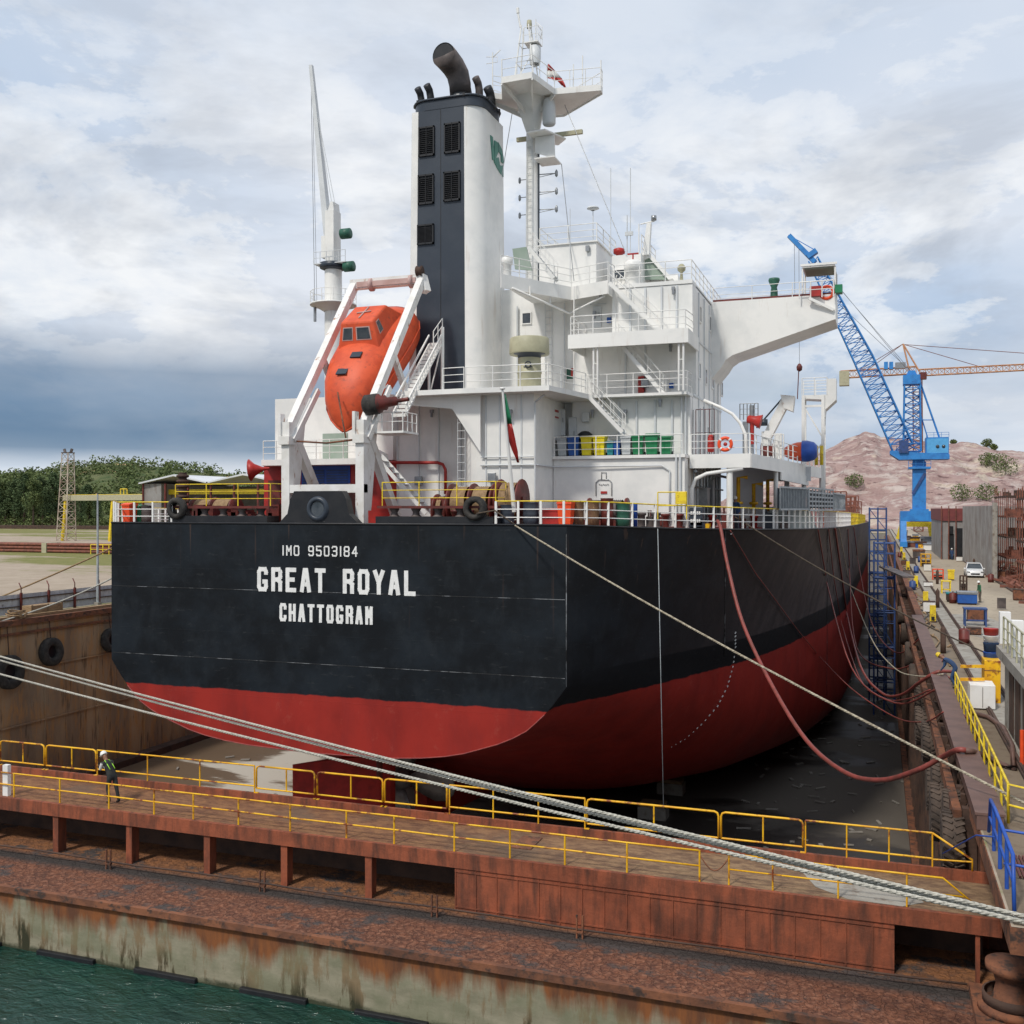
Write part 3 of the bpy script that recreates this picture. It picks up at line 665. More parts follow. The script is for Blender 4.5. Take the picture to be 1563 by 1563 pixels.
def transom_text(name, txt, px0, px1, pyt, pyb, sw_ratio, gapr, label):
    a = V(px0, (pyt + pyb) / 2, Y=TY); b = V(px1, (pyt + pyb) / 2, Y=TY); zt, zb = V((px0 + px1) / 2, pyt, Y=TY).z, V((px0 + px1) / 2, pyb, Y=TY).z
    h = zt - zb; W = b.x - a.x; un = text_width(txt, 1, gapr, 1 + gapr * .6); w = W / un
    mb = MB(); stroke_text(mb, txt, (a.x, TY - .001, zb), (1, 0, 0), (0, 0, 1), h, w, w * gapr, h * sw_ratio, .022, w * (1 + gapr * .6))
    o = obj(name, mb, M['lettering'], hull); o['label'] = label
pm('lettering', (.82, .82, .80), (.72, .72, .70), 4, rough=.5)
# the normal of (x, z) is -y: strokes stand proud towards the stern
transom_text('ship_name', 'GREAT ROYAL', 393, 635, 879, 917, .175, .34, 'white welded name across the stern')
transom_text('home_port', 'CHATTOGRAM', 427, 569, 934, 962, .17, .34, 'white port of registry under the name')
transom_text('hull_number', 'IMO 9503184', 431, 546, 844, 860, .13, .40, 'small white number above the name')

# ---- stern chock: raised black hump with the round opening
z0 = 12.5; cx = XY(488, 42.4)
mb = MB(); hw = 1.55
pts = [(-2.6, 0), (-2.1, .12), (-1.65, .55), (-1.5, 1.25), (-1.28, 1.62), (1.28, 1.62), (1.5, 1.25), (1.65, .55), (2.1, .12), (2.6, 0)]
mb.prism([(cx + x, TY + .02, z0 + z) for x, z in pts], (0, .5, 0)); obj('stern_chock', mb, M['black'], ship)
mb = MB().lathe((cx, TY - .03, z0 + .78), [(.36, .1), (.36, -.02), (.44, -.08), (.54, -.05), (.6, .05)], 28, (0, 1, 0)); obj('chock_ring', mb, M['navy'], ship)
mb = MB().lathe((cx, TY - .02, z0 + .78), [(0, .03), (.36, .02)], 28, (0, 1, 0)); obj('chock_opening', mb, M['glass'], ship)
# low black fairlead platforms each side of the chock
for p0, p1 in ((262, 412), (577, 756)):
    xa, xb = XY(p0, 42.6), XY(p1, 42.6); t0 = obj('fairlead_bed', MB().box(xa, xb, 42.35, 43.4, 12.55, 12.93), M['black'], ship)
    mb = MB().box(xa, xb, 42.5, 43.3, 13.30, 13.42); obj('bed_top', mb, M['darkred'], t0)
    for k in range(5):
        x = xa + (xb - xa) * (.12 + k * .19); obj('roller', MB().lathe((x, 42.9, 12.93), [(.26, 0), (.17, .08), (.15, .2), (.24, .34), (.24, .37), (0, .37)], 14), M['soot'], t0)
for p in (273, 727):
    x = XY(p, 42.5); obj('mooring_ring', MB().lathe((x, 42.3, 13.3), [(.28, .0), (.28, -.1), (.42, -.16), (.55, -.05), (.55, .15), (.28, .3)], 24, (0, 1, 0)), M['rubber'], ship)

# ---- superstructure: storeys
L1, L2, L3, L4, L5 = 16.0, 19.2, 22.2, 25.1, 27.2
SBX = -9.0
Wt = M['white']
xc1 = XY(815, 47.6); xc0 = XY(735, 47.6)
def part(name, mb, mat='white', p=None, label=None, bevel=0):
    o = obj(name, mb, M[mat], p or ship, bevel)
    if label: o['label'] = label
    return o
house = part('deckhouse', MB()
    .box(xc0, xc1, 47.6, 58, 12.4, L2 - .25)                                 # engine casing, starboard part
    .box(XY(607, 50), xc0, 50.0, 58, 12.4, L2 - .25)                         # engine casing, recessed under the boat deck
    .box(xc1, SBX, 52.3, 63, 12.4, L1 - .02)                                 # accommodation, lowest storey
    .box(xc1, SBX, 52.9, 63, L1 - .02, L2 - .12)
    .box(XY(752, 55), SBX, 55.0, 63, L2 - .12, L4 - .1)                     # recessed upper storeys
    .box(XY(876, 53.9), SBX, 53.9, 55.0, L2 - .12, L4 - .1)
    .box(XY(752, 55.02), XY(850, 55.02), 55.02, 57, L4 - .1, L4 + .72)
    , 'white')
# rounded casing corner
part('casing_corner', MB().lathe((xc0, 50.0 - 1.2, 12.4), [(1.2, 0), (1.2, L2 - 12.65)], 32), 'white')
# big sloping bracket under the boat deck, seen at its left
zb_ = L2 - .25
mb = MB(); xb0, xb1 = XY(690, 47.2), XY(733, 47.2)
mb.prism([(xb0, 47.2, zb_ - .65), (xb1, 47.2, 16.1), (xb1, 47.2, zb_), (XY(612, 47.2), 47.2, zb_), (XY(612, 47.2), 47.2, zb_ - .35)], (0, .12, 0))
part('deck_bracket', mb, 'white')
# boat deck
bd = [V(608, 602, Z=L2)[:2], V(708, 603, Z=L2)[:2], V(838, 599, Z=L2)[:2], V(896, 612, Z=L2)[:2], (V(896, 612, Z=L2).x, 53.2), (XY(604, 50), 53.2), (XY(604, 46.6), 46.6)]
bd[1] = (bd[1][0], 46.4); bd[0] = (bd[0][0], 46.5)
part('boat_deck', MB().slab(bd, L2, .25), 'white')
# storey decks on the starboard side
p3 = [(-15.05, 50.9), (-9.02, 50.9), (-8.9, 53.95), (-15.05, 53.95)]
part('balcony_deck', MB().slab(p3, L3, .16), 'white')
mb = MB(); mb.box(-15.05, -8.95, 50.82, 50.9, L3 - .62, L3 + .10); mb.box(-15.12, -15.05, 50.82, 54, L3 - .62, L3 + .10); mb.box(-8.95, -8.88, 50.82, 54, L3 - .62, L3 + .1); part('balcony_fascia', mb, 'white')
part('side_deck_slab', MB().slab([(-14.6, 51.4), (SBX, 51.4), (SBX, 53), (-14.6, 53)], L2 - .002, .14), 'white')
# bin shelf deck
part('shelf_deck', MB().box(xc1 + .02, SBX + .02, 50.55, 52.28, L1 - .16, L1), 'white')
part('shelf_face', MB().box(xc1 + .03, SBX - .03, 50.7, 52.28, 12.4, L1 - .17), 'white')
part('tier_wall', MB().box(xc1 + .6, SBX - .02, 52.28, 52.88, L1 + .01, L2 - .15), 'white')
# top deck (polygon read from its edge) and roof
tp = [V(764, 434, Z=24.75)[:2], V(872, 462, Z=24.75)[:2], V(928, 452, Z=24.75)[:2], (V(928, 452, Z=24.75).x, 52.7), (SBX, 52.7), (SBX, 63), (-18.4, 63), (-18.4, 50)]
tp[0] = (-18.0, 48.6)
part('top_deck', MB().slab(tp, L4 + .02, .2), 'white')
mb = MB()
for a, b in zip(tp[:3], tp[1:4]):
    mb.beam((a[0], a[1], L4 - .25), (b[0], b[1], L4 - .25), .06, .7)
part('top_fascia', mb, 'white')
part('top_wall', MB().box(XY(935, 52.85), SBX, 52.75, 53.9, L3 + .01, L4 - .2), 'white')
mb = MB()
mb.path([(tp[0][0] + .5, tp[0][1] + .3, L4 - .6), (tp[1][0] - .2, tp[1][1] + .3, L4 - 1.25), (tp[2][0] - .3, tp[2][1] + .3, L4 - .65)], .06, 6)
for q in (.3, .65): mb.tube(Vector((tp[0][0] + .5, tp[0][1] + .3, L4 - .6)).lerp(Vector((tp[1][0] - .2, tp[1][1] + .3, L4 - 1.25)), q), Vector((tp[0][0] + .5, tp[0][1] + .3, L4 - .3)).lerp(Vector((tp[1][0] - .2, tp[1][1] + .3, L4 - .3)), q), .04)
part('pipe_brace', mb, 'white')
# wall stiffeners: thin ribs on the aft and side walls
mb = MB()
for p in (945, 972, 1000, 1026): x = XY(p, 52.28); mb.box(x - .05, x + .05, 52.18, 52.27, L1 + .05, L2 - .3)
for p in (962, 985, 1010, 1033): x = XY(p, 52.75); mb.box(x - .05, x + .05, 52.66, 52.75, L3 + .1, L4 - .25)
for p in (955, 985): x = XY(p, 53.9); mb.box(x - .04, x + .04, 53.8, 53.9, L2, L3 - .2)
for p in (742, 763, 796): x = XY(p, 47.6); mb.box(x - .035, x + .035, 47.55, 47.6, 12.6, L2 - .3)
for y in (54.6, 56.4, 58.2, 60.0, 61.6): mb.box(SBX, SBX + .06, y - .04, y + .04, 12.5, L4 - .3)
mb.box(SBX, SBX + .05, 52.9, 63, L3 - .05, L3 + .05); mb.box(SBX, SBX + .05, 52.9, 63, L2 - .05, L2 + .05)
mb.box(XY(605, 49.9), XY(605, 49.9) + .06, 49.93, 50, 12.5, L2 - .3)
for p in (640, 670, 704): x = XY(p, 50); mb.box(x - .03, x + .03, 49.93, 50, 12.6, L2 - .3)
part('wall_stiffeners', mb, 'grey_white')
# horizontal pipe runs on the lower walls
mb = MB(); mb.tube((xc0, 47.5, 15.45), (xc1 + .05, 47.5, 15.45), .045); mb.path([(xc1 + .08, 47.5, 15.45), (xc1 + .1, 50.5, 15.45), (XY(1010, 50.6), 50.6, 15.45), (XY(1022, 50.6), 50.6, 15.2), (XY(1022, 50.6), 50.6, 12.6)], .04)
mb.tube((xc0 - .0, 47.5, 15.85), (xc1, 47.5, 15.85), .03); x = XY(817, 47.5); mb.tube((x, 47.45, 12.6), (x, 47.45, 18.5), .05); mb.path([(x, 47.45, 18.5), (x + .5, 47.45, 18.85)], .05)
for p in (1032, 1038): x = XY(p, 50.6); mb.tube((x, 50.6, 12.5), (x, 50.6, L1), .06); mb.tube((x, 52.1, L1), (x, 52.1, L2), .05)
part('pipe_run', mb, 'grey_white')
mb = MB()
for p in (906, 912, 1036, 1043):
    x = XY(p, 51.0); mb.tube((x, 51.0, L2), (x, 51.0, L3 - .6), .055)
for k in (.3, .6): mb.tube((XY(906, 51), 51, L2 + k * 2.6), (XY(912, 51), 51, L2 + k * 2.6), .03); mb.tube((XY(1036, 51), 51, L2 + k * 2.6), (XY(1043, 51), 51, L2 + k * 2.6), .03)
part('deck_posts', mb, 'white')
# windows on the starboard side wall and aft
for px, py in ((1068, 491), (1083, 505), (1067, 577), (1077, 586), (1087, 593), (1101, 605)):
    p = V(px, py, X=SBX); w = part('window', MB().box(SBX - .02, SBX + .03, p.y - .28, p.y + .28, p.z - .38, p.z + .38), 'glass')
    mb = MB()
    for a, b, c, d in ((-.36, -.28, -.46, .46), (.28, .36, -.46, .46), (-.28, .28, .38, .46), (-.28, .28, -.46, -.38)): mb.box(SBX, SBX + .05, p.y + a, p.y + b, p.z + c, p.z + d)
    part('frame', mb, 'white', w)
def aft_window(px0, px1, py0, py1, Y, mat='glass'):
    a, b = V(px0, py1, Y=Y), V(px1, py0, Y=Y); w = part('window', MB().box(a.x, b.x, Y - .02, Y + .05, a.z, b.z), mat)
    mb = MB(); t = .06
    mb.box(a.x - t, a.x, Y - .06, Y + .02, a.z - t, b.z + t); mb.box(b.x, b.x + t, Y - .06, Y + .02, a.z - t, b.z + t); mb.box(a.x, b.x, Y - .06, Y + .02, b.z, b.z + t); mb.box(a.x, b.x, Y - .06, Y + .02, a.z - t, a.z); part('frame', mb, 'white', w)
aft_window(798, 810, 489, 505, 54.98); aft_window(865, 877, 574, 590, 55.0 - .03, 'darkgreen'); aft_window(889, 898, 575, 588, 54.96) if False else None
# door on the lowest wall with its warning notice and small draft plate
def door(px0, px1, py0, py1, Y, mat='grey_white'):
    a, b = V(px0, py1, Y=Y), V(px1, py0, Y=Y); d = part('door', MB().box(a.x, b.x, Y - .05, Y + .02, a.z, b.z), mat, bevel=.02)
    part('handle', MB().tube((b.x - .12, Y - .08, (a.z + b.z) / 2), (b.x - .12, Y - .08, (a.z + b.z) / 2 + .25), .02), 'steel', d)
door(852, 863, 636, 676, 52.2); door(868, 880, 648, 704, 52.85 - .62); door(905, 918, 478, 512, 53.85); door(974, 986, 585, 611, 53.85, 'red')
mb = MB(); a, b = V(849, 652, Y=50.9), V(859, 640, Y=50.9)
x0, x1, y0, y1 = 910, 934, 743, 765; a, b = V(x0, y1 + 3, Y=50.7), V(x1, y0, Y=50.7)
mb = MB(); W_ = b.x - a.x
mb.path([(a.x, 50.66, a.z), (a.x, 50.66, b.z - .15), (a.x + .15, 50.66, b.z), (b.x - .15, 50.66, b.z), (b.x, 50.66, b.z - .15), (b.x, 50.66, a.z)], .025, 5)
mb.path([(a.x + W_*.35, 50.66, b.z), (a.x + W_*.35, 50.66, b.z + .38), (a.x + W_*.65, 50.66, b.z + .38), (a.x + W_*.65, 50.66, b.z)], .02, 5)
for i in range(5): mb.tube((a.x + .15 + i * .11, 50.66, b.z - .22 - .05 * (i % 2)), (a.x + .22 + i * .11, 50.66, b.z - .25), .02)
tt = part('painted_emblem', mb, 'steel', None, 'outlined lifebuoy locker mark on the lower wall')
part('red_mark', MB().box(a.x + W_*.3, b.x - W_*.3, 50.655, 50.68, a.z + .12, a.z + .24), 'red', tt)
mb = MB(); a, b = V(849, 652, Y=52.28), V(859, 640, Y=52.28)
# pair of red notices on the casing side wall
for k, (pa, pb) in enumerate(((636, 643), (646, 652))):
    z1, z0 = V(852, pa, X=xc1).z, V(852, pb, X=xc1).z; y0, y1 = 50.9, 51.7
    q = part('notice', MB().box(xc1 + .005, xc1 + .03, y0, y1, z0, z1), 'white')
    part('red_strip', MB().box(xc1 + .03, xc1 + .036, y0 + .08, y1 - .08, z0 + .06, z1 - .06), 'red', q)
# bridge wing
Yw = 59.0; xt = XY(1275, Yw); zt = V(1180, 466, Y=Yw).z
xr = SBX - .02
low = [(xt, V(1275, 500, Y=Yw).z)]
prof = [(xr, zt)] + [(xt, zt)] + [(xt, V(1275, 498, Y=Yw).z)] + [(XY(1118, Yw), V(1118, 553, Y=Yw).z), (XY(1108, Yw), V(1108, 560, Y=Yw).z), (XY(1101, Yw), V(1101, 571, Y=Yw).z), (xr, V(1101, 590, Y=Yw).z)]
mb = MB().prism([(x, Yw, z) for x, z in prof], (0, 3.2, 0)); wing = part('bridge_wing', mb, 'white')
mb = MB(); zf = zt + .02
mb.box(xr + .1, xt - .1, Yw + .15, Yw + 3.0, zf, zf + .12); part('wing_planking', mb, 'darkred', wing)
mb = MB(); mb.rail([(xr + .1, Yw + .08, zt), (xt - .1, Yw + .08, zt)], .8, 2, 2.0, .02, .025); mb.rail([(xt - .1, Yw + .08, zt), (xt - .1, Yw + 3.1, zt), (xr, Yw + 3.1, zt)], .8, 2, 2, .02, .025); part('wing_rail', mb, 'white', wing)
a = XY(1224, Yw); b = XY(1274, Yw); mb = MB(); zr = V(1250, 417, Y=Yw).z
for x in (a, b):
    for y in (Yw + .3, Yw + 2.4): mb.tube((x, y, zt), (x, y, zr), .05)
mb.box(a, b, Yw + .2, Yw + 2.5, zr, zr + .08); mb.box(a - .1, b + .1, Yw + .15, Yw + .25, zr + .08, zr + .2); part('wing_canopy', mb, 'white', wing)
part('canopy_lining', MB().box(a + .1, b - .1, Yw + .3, Yw + 2.4, zr - .05, zr - .01), 'greenunder', wing)
x = XY(1181, Yw + .5); part('wing_compass', MB().lathe((x, Yw + .6, zt), [(.22, 0), (.2, .5), (.16, .7), (.32, 1.1), (.30, 1.22), (0, 1.25)], 16), 'darkgreen', wing)
x = XY(1262, Yw + .4); part('wing_lifebuoy', MB().lathe((x, Yw + .0, zt + .1), [(.26, -.05), (.36, -.08), (.42, 0), (.36, .08), (.26, .05), (.26, -.05)], 20, (0, 1, 0)), 'orange_bright', wing)
part('side_light', MB().box(xt - .05, xt + .35, Yw + .2, Yw + .8, zt + .1, zt + .55), 'green', wing)
part('wing_locker', MB().box(xt - 1.35, xt - .75, Yw - .3, Yw - .02, zt - .1, zt + .45), 'red', wing); part('wing_bracket', MB().rail([(xt - 1.9, Yw - .3, zt - .2), (xt - .1, Yw - .3, zt - .2)], .9, 2, .6, .03, .035).beam((xt - 1.4, Yw - .3, zt - .2), (xt - .1, Yw - .1, zt - .9), .12, .15), 'white', wing)
# upper houses
h1a, h1b = XY(823, 53.6), XY(910, 53.6); hz = V(870, 384, Y=53.6).z
part('upper_house', MB().box(h1a, h1b, 53.6, 58, L4 + .02, hz).box(h1a - .1, h1b + .1, 53.5, 58.1, hz, hz + .07), 'white')
h2a, h2b = XY(934, 54.2), XY(978, 54.2); z2 = V(955, 400, Y=54.2).z
part('upper_house', MB().box(h2a, h2b, 54.2, 58, L4 + .02, z2).box(h2b, XY(1022, 54.2), 56.6, 58, L4 + .02, L4 + 1.2), 'white')
aft_window(937, 953, 423, 437, 54.18)
mb = MB(); x0, x1 = XY(935, 54.1), XY(955, 54.1)
for i in range(4): mb.beam((x0 + i * .22, 54.05, L4 + .1), (x0 + .25 + i * .22, 54.05, L4 + .85), .03, .03)
part('window_grille', mb, 'white')
x = XY(966, 53.4); z = L4
part('roof_vent', MB().lathe((x, 53.4, z), [(.36, 0), (.36, .8), (.48, .85), (.48, 1.25), (.30, 1.4), (0, 1.42)], 20), 'white')
part('vent_valve', MB().tube((x, 53.4, z + 1.42), (x, 53.4, z + 1.75), .04).box(x - .3, x + .3, 53.37, 53.43, z + 1.72, z + 1.8), 'red')
x = XY(945, 54.6); part('alarm_beacon', MB().lathe((x, 54.6, z2), [(.18, 0), (.18, .12), (.32, .2), (.32, .42), (.1, .5), (0, .5)], 16), 'red')
part('sloping_screen', MB().prism([(XY(975, 55.2), 55.2, V(975, 411, Y=55.2).z), (XY(993, 55.2), 55.2, V(993, 402, Y=55.2).z), (XY(1024, 55.2), 55.2, V(1024, 438, Y=55.2).z), (XY(975, 55.2), 55.2, V(975, 438, Y=55.2).z)], (0, .08, 0)), 'greenunder')
part('sloping_roof', MB().prism([(XY(972, 55), 55, V(972, 408, Y=55).z), (XY(992, 55), 55, V(992, 398, Y=55).z), (XY(1026, 55), 55, V(1026, 436, Y=55).z), (XY(1020, 55), 55, V(1020, 438, Y=55).z), (XY(990, 55), 55, V(990, 404, Y=55).z), (XY(974, 55), 55, V(974, 411, Y=55).z)], (0, 2.5, 0)), 'white')
part('canvas_screen', MB().prism([(XY(782, 50.6), 50.6, V(782, 391, Y=50.6).z), (XY(803, 50.6), 50.6, V(803, 388, Y=50.6).z), (XY(812, 50.6), 50.6, V(812, 424, Y=50.6).z), (XY(786, 50.6), 50.6, V(786, 422, Y=50.6).z)], (0, .1, 0)), 'greenunder')
part('deck_light', MB().lathe((XY(774, 49.5), 49.5, L4), [(.22, 0), (.22, .7), (.3, .8), (.3, 1.1), (0, 1.25)], 14), 'white')
x = XY(1040, 53.2); part('magnetic_compass', MB().lathe((x, 53.2, L4), [(.1, 0), (.06, .5), (.2, .62), (.22, .8), (.1, .95), (0, .98)], 14), 'beige')
part('flood_lamp', MB().box(XY(897, 53.5) - .1, XY(897, 53.5) + .1, 53.4, 53.55, hz - .5, hz - .2), 'steel')
# ---- funnel: white casing with a dark louvred aft panel
FY = 52.0
fxl, fxr = XY(622, FY), XY(737, FY); ftz = V(665, 179, Y=FY).z
def rrect(x0, x1, y0, y1, r, n=6):
    pts = []
    for cx_, cy_, a0 in ((x1 - r, y1 - r, 0), (x0 + r, y1 - r, 90), (x0 + r, y0 + r, 180), (x1 - r, y0 + r, 270)):
        for i in range(n + 1): a = R(a0 + 90 * i / n); pts.append((cx_ + r * math.cos(a), cy_ + r * math.sin(a)))
    return pts
def loft(mb, lo, z0, hi, z1, smooth=False):
    n_ = len(lo); vs = [(x, y, z0) for x, y in lo] + [(x, y, z1) for x, y in hi]
    mb.add(vs, [(i, (i+1) % n_, n_ + (i+1) % n_, n_ + i) for i in range(n_)], smooth); mb.add(vs[:n_], [tuple(range(n_))]); mb.add(vs[n_:], [tuple(range(n_))]); return mb
fy1 = YX(772, fxr); tl = .14; fxl2 = XY(627, FY); fxr2 = XY(733, FY)
def fshape(x0, x1, y0, y1, r=1.05, rb=.06, rl=.22):
    pts = []
    for cx_, cy_, a0, r_ in ((x1 - rb, y1 - rb, 0, rb), (x0 + rb, y1 - rb, 90, rb), (x0 + rl, y0 + rl, 180, rl), (x1 - r, y0 + r, 270, r)):
        for i in range(9): a = R(a0 + 90 * i / 8); pts.append((cx_ + r_ * math.cos(a), cy_ + r_ * math.sin(a)))
    return pts
mb = MB(); loft(mb, fshape(fxl, fxr, FY, fy1), L2, fshape(fxl2, fxr2, FY, fy1), ftz, True)
fun = part('funnel', mb, 'white'); fun.modifiers.new('es', 'EDGE_SPLIT').split_angle = R(50)
mb = MB(); mb.prism([(XY(635, FY), FY - .02, L2), (XY(710, FY), FY - .02, L2), (XY(708, FY), FY - .02, ftz), (XY(639, FY), FY - .02, ftz)], (0, .4, 0))
part('funnel_panel', mb, 'navy', fun)
mb = MB(); loft(mb, rrect(fxl2 - .03, fxr2 + .03, FY - .04, fy1 + .03, .97, 8), ftz, rrect(fxl2 - .03, fxr2 + .03, FY - .04, fy1 + .03, .97, 8), ftz + .55, True)
o = part('funnel_cap', mb, 'navy', fun); o.modifiers.new('es', 'EDGE_SPLIT').split_angle = R(50)
rr = rrect(fxl2 - .08, fxr2 + .08, FY - .09, fy1 + .08, 1.0, 6); part('cap_rim', MB().path([(x, y, ftz + .56) for x, y in rr], .06, 6, True), 'navy', fun)
mb = MB()
for i in range(0, len(rr), 3): mb.box(rr[i][0] - .06, rr[i][0] + .06, rr[i][1] - .06, rr[i][1] + .06, ftz + .5, ftz + .66)
part('rim_cleats', mb, 'black', fun)
part('panel_seam', MB().box(XY(673, FY) - .015, XY(673, FY) + .015, FY - .032, FY - .02, L2, ftz), 'black', fun)
def louvre(px0, px1, py0, py1):
    a, b = V(px0, py1, Y=FY), V(px1, py0, Y=FY); mb = MB(); y = FY - .03
    for (x0, x1, z0, z1) in ((a.x, b.x, a.z, a.z + .09), (a.x, b.x, b.z - .09, b.z), (a.x, a.x + .07, a.z, b.z), (b.x - .07, b.x, a.z, b.z)): mb.box(x0, x1, y - .10, y, z0, z1)
    mb.box(a.x, b.x, y - .01, y + .01, a.z, b.z)
    for i in range(13):
        z = a.z + .12 + (b.z - a.z - .24) * i / 13; mb.prism([(a.x + .06, y - .085, z - .03), (b.x - .06, y - .085, z - .03), (b.x - .06, y - .01, z + .05), (a.x + .06, y - .01, z + .05)], (0, -.004, .012))
    mb.box((a.x + b.x) / 2 - .012, (a.x + b.x) / 2 + .012, y - .1, y - .08, a.z, b.z)
    part('louvre', mb, 'black', fun)
for q in ((640, 664, 204, 252), (679, 703, 198, 247), (639, 663, 277, 325), (678, 703, 272, 320), (638, 663, 353, 386)): louvre(*q)
# emblem on the funnel's starboard side: green monogram plates
Xf = fxr2 + .03
def side_poly(mb, pts, x=Xf, th=.04): mb.prism([(x, YX(p[0], x), V(p[0], p[1], X=x).z) for p in pts], (th, 0, 0))
ye0, ye1 = fy1 - 2.2, fy1 - .12
def ep(u, v): return (Xf - .02, ye0 + (ye1 - ye0) * u, 27.9 + 3.3 * v)
zt_, zb2 = V(740, 210, X=Xf).z, V(768, 282, X=Xf).z
def ep(u, v): return (Xf - .04, ye0 + (ye1 - ye0) * u, zb2 + (zt_ - zb2) * v)
mb = MB()
mb.prism([ep(0, 1.0), ep(.16, 1.0), ep(.26, .55), ep(.26, .28), ep(.14, .25)], (.08, 0, 0))
mb.prism([ep(.30, .95), ep(.55, .98), ep(.55, .62), ep(.42, .45), ep(.42, .16), ep(.28, .22)], (.085, 0, 0))
mb.prism([ep(.57, 1.0), ep(.86, .88), ep(1, .66), ep(1, .46), ep(.82, .44), ep(.82, .66), ep(.70, .72), ep(.57, .66)], (.09, 0, 0))
mb.prism([ep(.44, .42), ep(.62, .52), ep(.72, .30), ep(.86, .32), ep(1, .40), ep(1, .0), ep(.74, .04), ep(.44, .14)], (.075, 0, 0))
part('funnel_emblem', mb, 'teal', fun, 'green painted monogram on the funnel side')
# exhaust pipes
ex = (XY(703, FY + 1.4), FY + 1.4, ftz + .5)
pz = lambda py: V(700, py + 20, Y=FY + 1.4).z
mb = MB().path([ex, (ex[0] - .02, ex[1], pz(135))], .50, 20); part('main_exhaust', mb, 'steel', fun)
x0 = ex[0]
mb = MB().path([(x0, ex[1], pz(137)), (x0 - .03, ex[1], pz(122)), (x0 - .12, ex[1] - .1, pz(107)), (x0 - .28, ex[1] - .35, pz(97)), (x0 - .42, ex[1] - .85, pz(91)), (x0 - .48, ex[1] - 1.3, pz(89))], [.60, .62, .64, .66, .68, .69], 24)
part('exhaust_elbow', mb, 'soot', fun)
part('exhaust_mouth', MB().lathe((x0 - .485, ex[1] - 1.31, pz(89) - .0), [(0, -.005), (.60, -.012), (.685, -.012), (.685, -.0)], 24, (-.1, -1, .0)), 'black', fun)
for px, py, r_ in ((641, 153, .20), (655, 148, .21), (712, 141, .22), (729, 137, .22), (747, 152, .26)):
    Y = FY + (1.0 if px < 700 else 1.8 if px < 745 else 2.1); x = XY(px, Y); z = V(px, py, Y=Y).z; mb = MB()
    mb.path([(x + .12, Y, ftz + .4), (x + .1, Y, z - .45), (x + .05, Y - .05, z - .1), (x, Y - .32, z + .12)], r_, 12); part('vent_pipe', mb, 'soot' if px == 729 else 'black', fun)

# ---- radar mast
MY = 56.5; mx = XY(813, MY); zc0, zc1 = V(813, 386, Y=MY).z, V(813, 178, Y=MY).z
mast = part('radar_mast', MB().tube((mx, MY, L4), (mx, MY, zc1), .42, .36, 20), 'white')
zp = V(840, 155, Y=MY).z + .4
ppx = [(720, 137), (768, 134), (812, 126), (846, 152), (918, 146), (920, 151), (858, 186), (838, 187), (768, 172)]
ppx = [(766, 135), (812, 127), (846, 152), (917, 146), (919, 152), (861, 186), (838, 188), (790, 178), (752, 165), (752, 158), (767, 160)]
pp = [V(a, b, Z=37.0)[:2] for a, b in ppx]
part('mast_platform', MB().slab(pp, 37.0, .06), 'white', mast)
mb = MB()
for a, b in zip(pp, pp[1:] + pp[:1]): mb.beam((a[0], a[1], 37.02), (b[0], b[1], 37.02), .05, .34)
part('platform_rim', mb, 'white', mast)
cx_ = sum(p[0] for p in pp) / len(pp)
mb = MB(); top = [(mx - .7, MY - 1.3), (mx + .4, MY - 1.5), (mx + .9, MY - .4), (mx + .5, MY + .8), (mx - .6, MY + .7)]; bot = [(mx - .3, MY - .35), (mx + .25, MY - .4), (mx + .4, MY), (mx + .3, MY + .35), (mx - .3, MY + .3)]
loft(mb, bot, 35.2, top, 36.94); part('mast_knee', mb, 'white', mast)
mb = MB()
for p in (pp[0], pp[1], pp[2], pp[8]): mb.beam((mx, MY, 35.9), (p[0], p[1], 36.86), .08, .22)
part('knee_plate', mb, 'white', mast)
part('mast_dome', MB().lathe((XY(838, MY - .5), MY - .5, 35.3), [(0, 0), (.32, .02), (.38, .1), (.38, 1.0), (.3, 1.5)], 20), 'grey_white', mast)
mb = MB(); mb.rail([(p[0], p[1], 37.1) for p in pp], 1.05, 2, .9, .022, .026, True); part('mast_rail', mb, 'white', mast)
# crow's top
tx = XY(803, MY); z = lambda py: V(805, py, Y=MY).z
mb = MB(); hw = .75
for sx in (-1, 1):
    for sy in (-1, 1): mb.tube((tx + sx * .72 + .05, MY + sy * .6, 37), (tx + sx * .22, MY + sy * .2, z(52)), .045)
for k in (.25, .5, .75):
    zz = 37 + (z(52) - 37) * k; q = .72 - .5 * k; mb.path([(tx - q, MY - q, zz), (tx + q, MY - q, zz), (tx + q, MY + q, zz), (tx - q, MY + q, zz)], .03, 5, True)
mb.beam((tx - .5, MY - .5, 38), (tx + .4, MY - .4, 39.5), .04, .04); mb.tube((tx - .35, MY, z(52)), (tx - .5, MY, z(30)), .06); mb.tube((tx - .5, MY, z(30)), (tx - .52, MY, z(22)), .09)
part('top_lattice', mb, 'white', mast)
part('signal_lamp', MB().lathe((tx + .55, MY, z(112)), [(.3, 0), (.34, .3), (.34, 1.0), (.2, 1.1), (0, 1.1)], 14), 'grey_white', mast)
mb = MB().box(tx + .0, tx + .85, MY - .4, MY + .4, z(82), z(82) + .06); mb.rail([(tx + .0, MY - .4, z(82)), (tx + .85, MY - .4, z(82)), (tx + .85, MY + .4, z(82))], .9, 2, .5, .018, .02); mb.tube((tx + .6, MY, z(82)), (tx + .6, MY, z(44)), .03); mb.path([(tx + .6, MY, z(48)), (tx + 1.0, MY, z(58)), (tx + .9, MY, z(75))], .02)
part('top_platform', mb, 'white', mast)
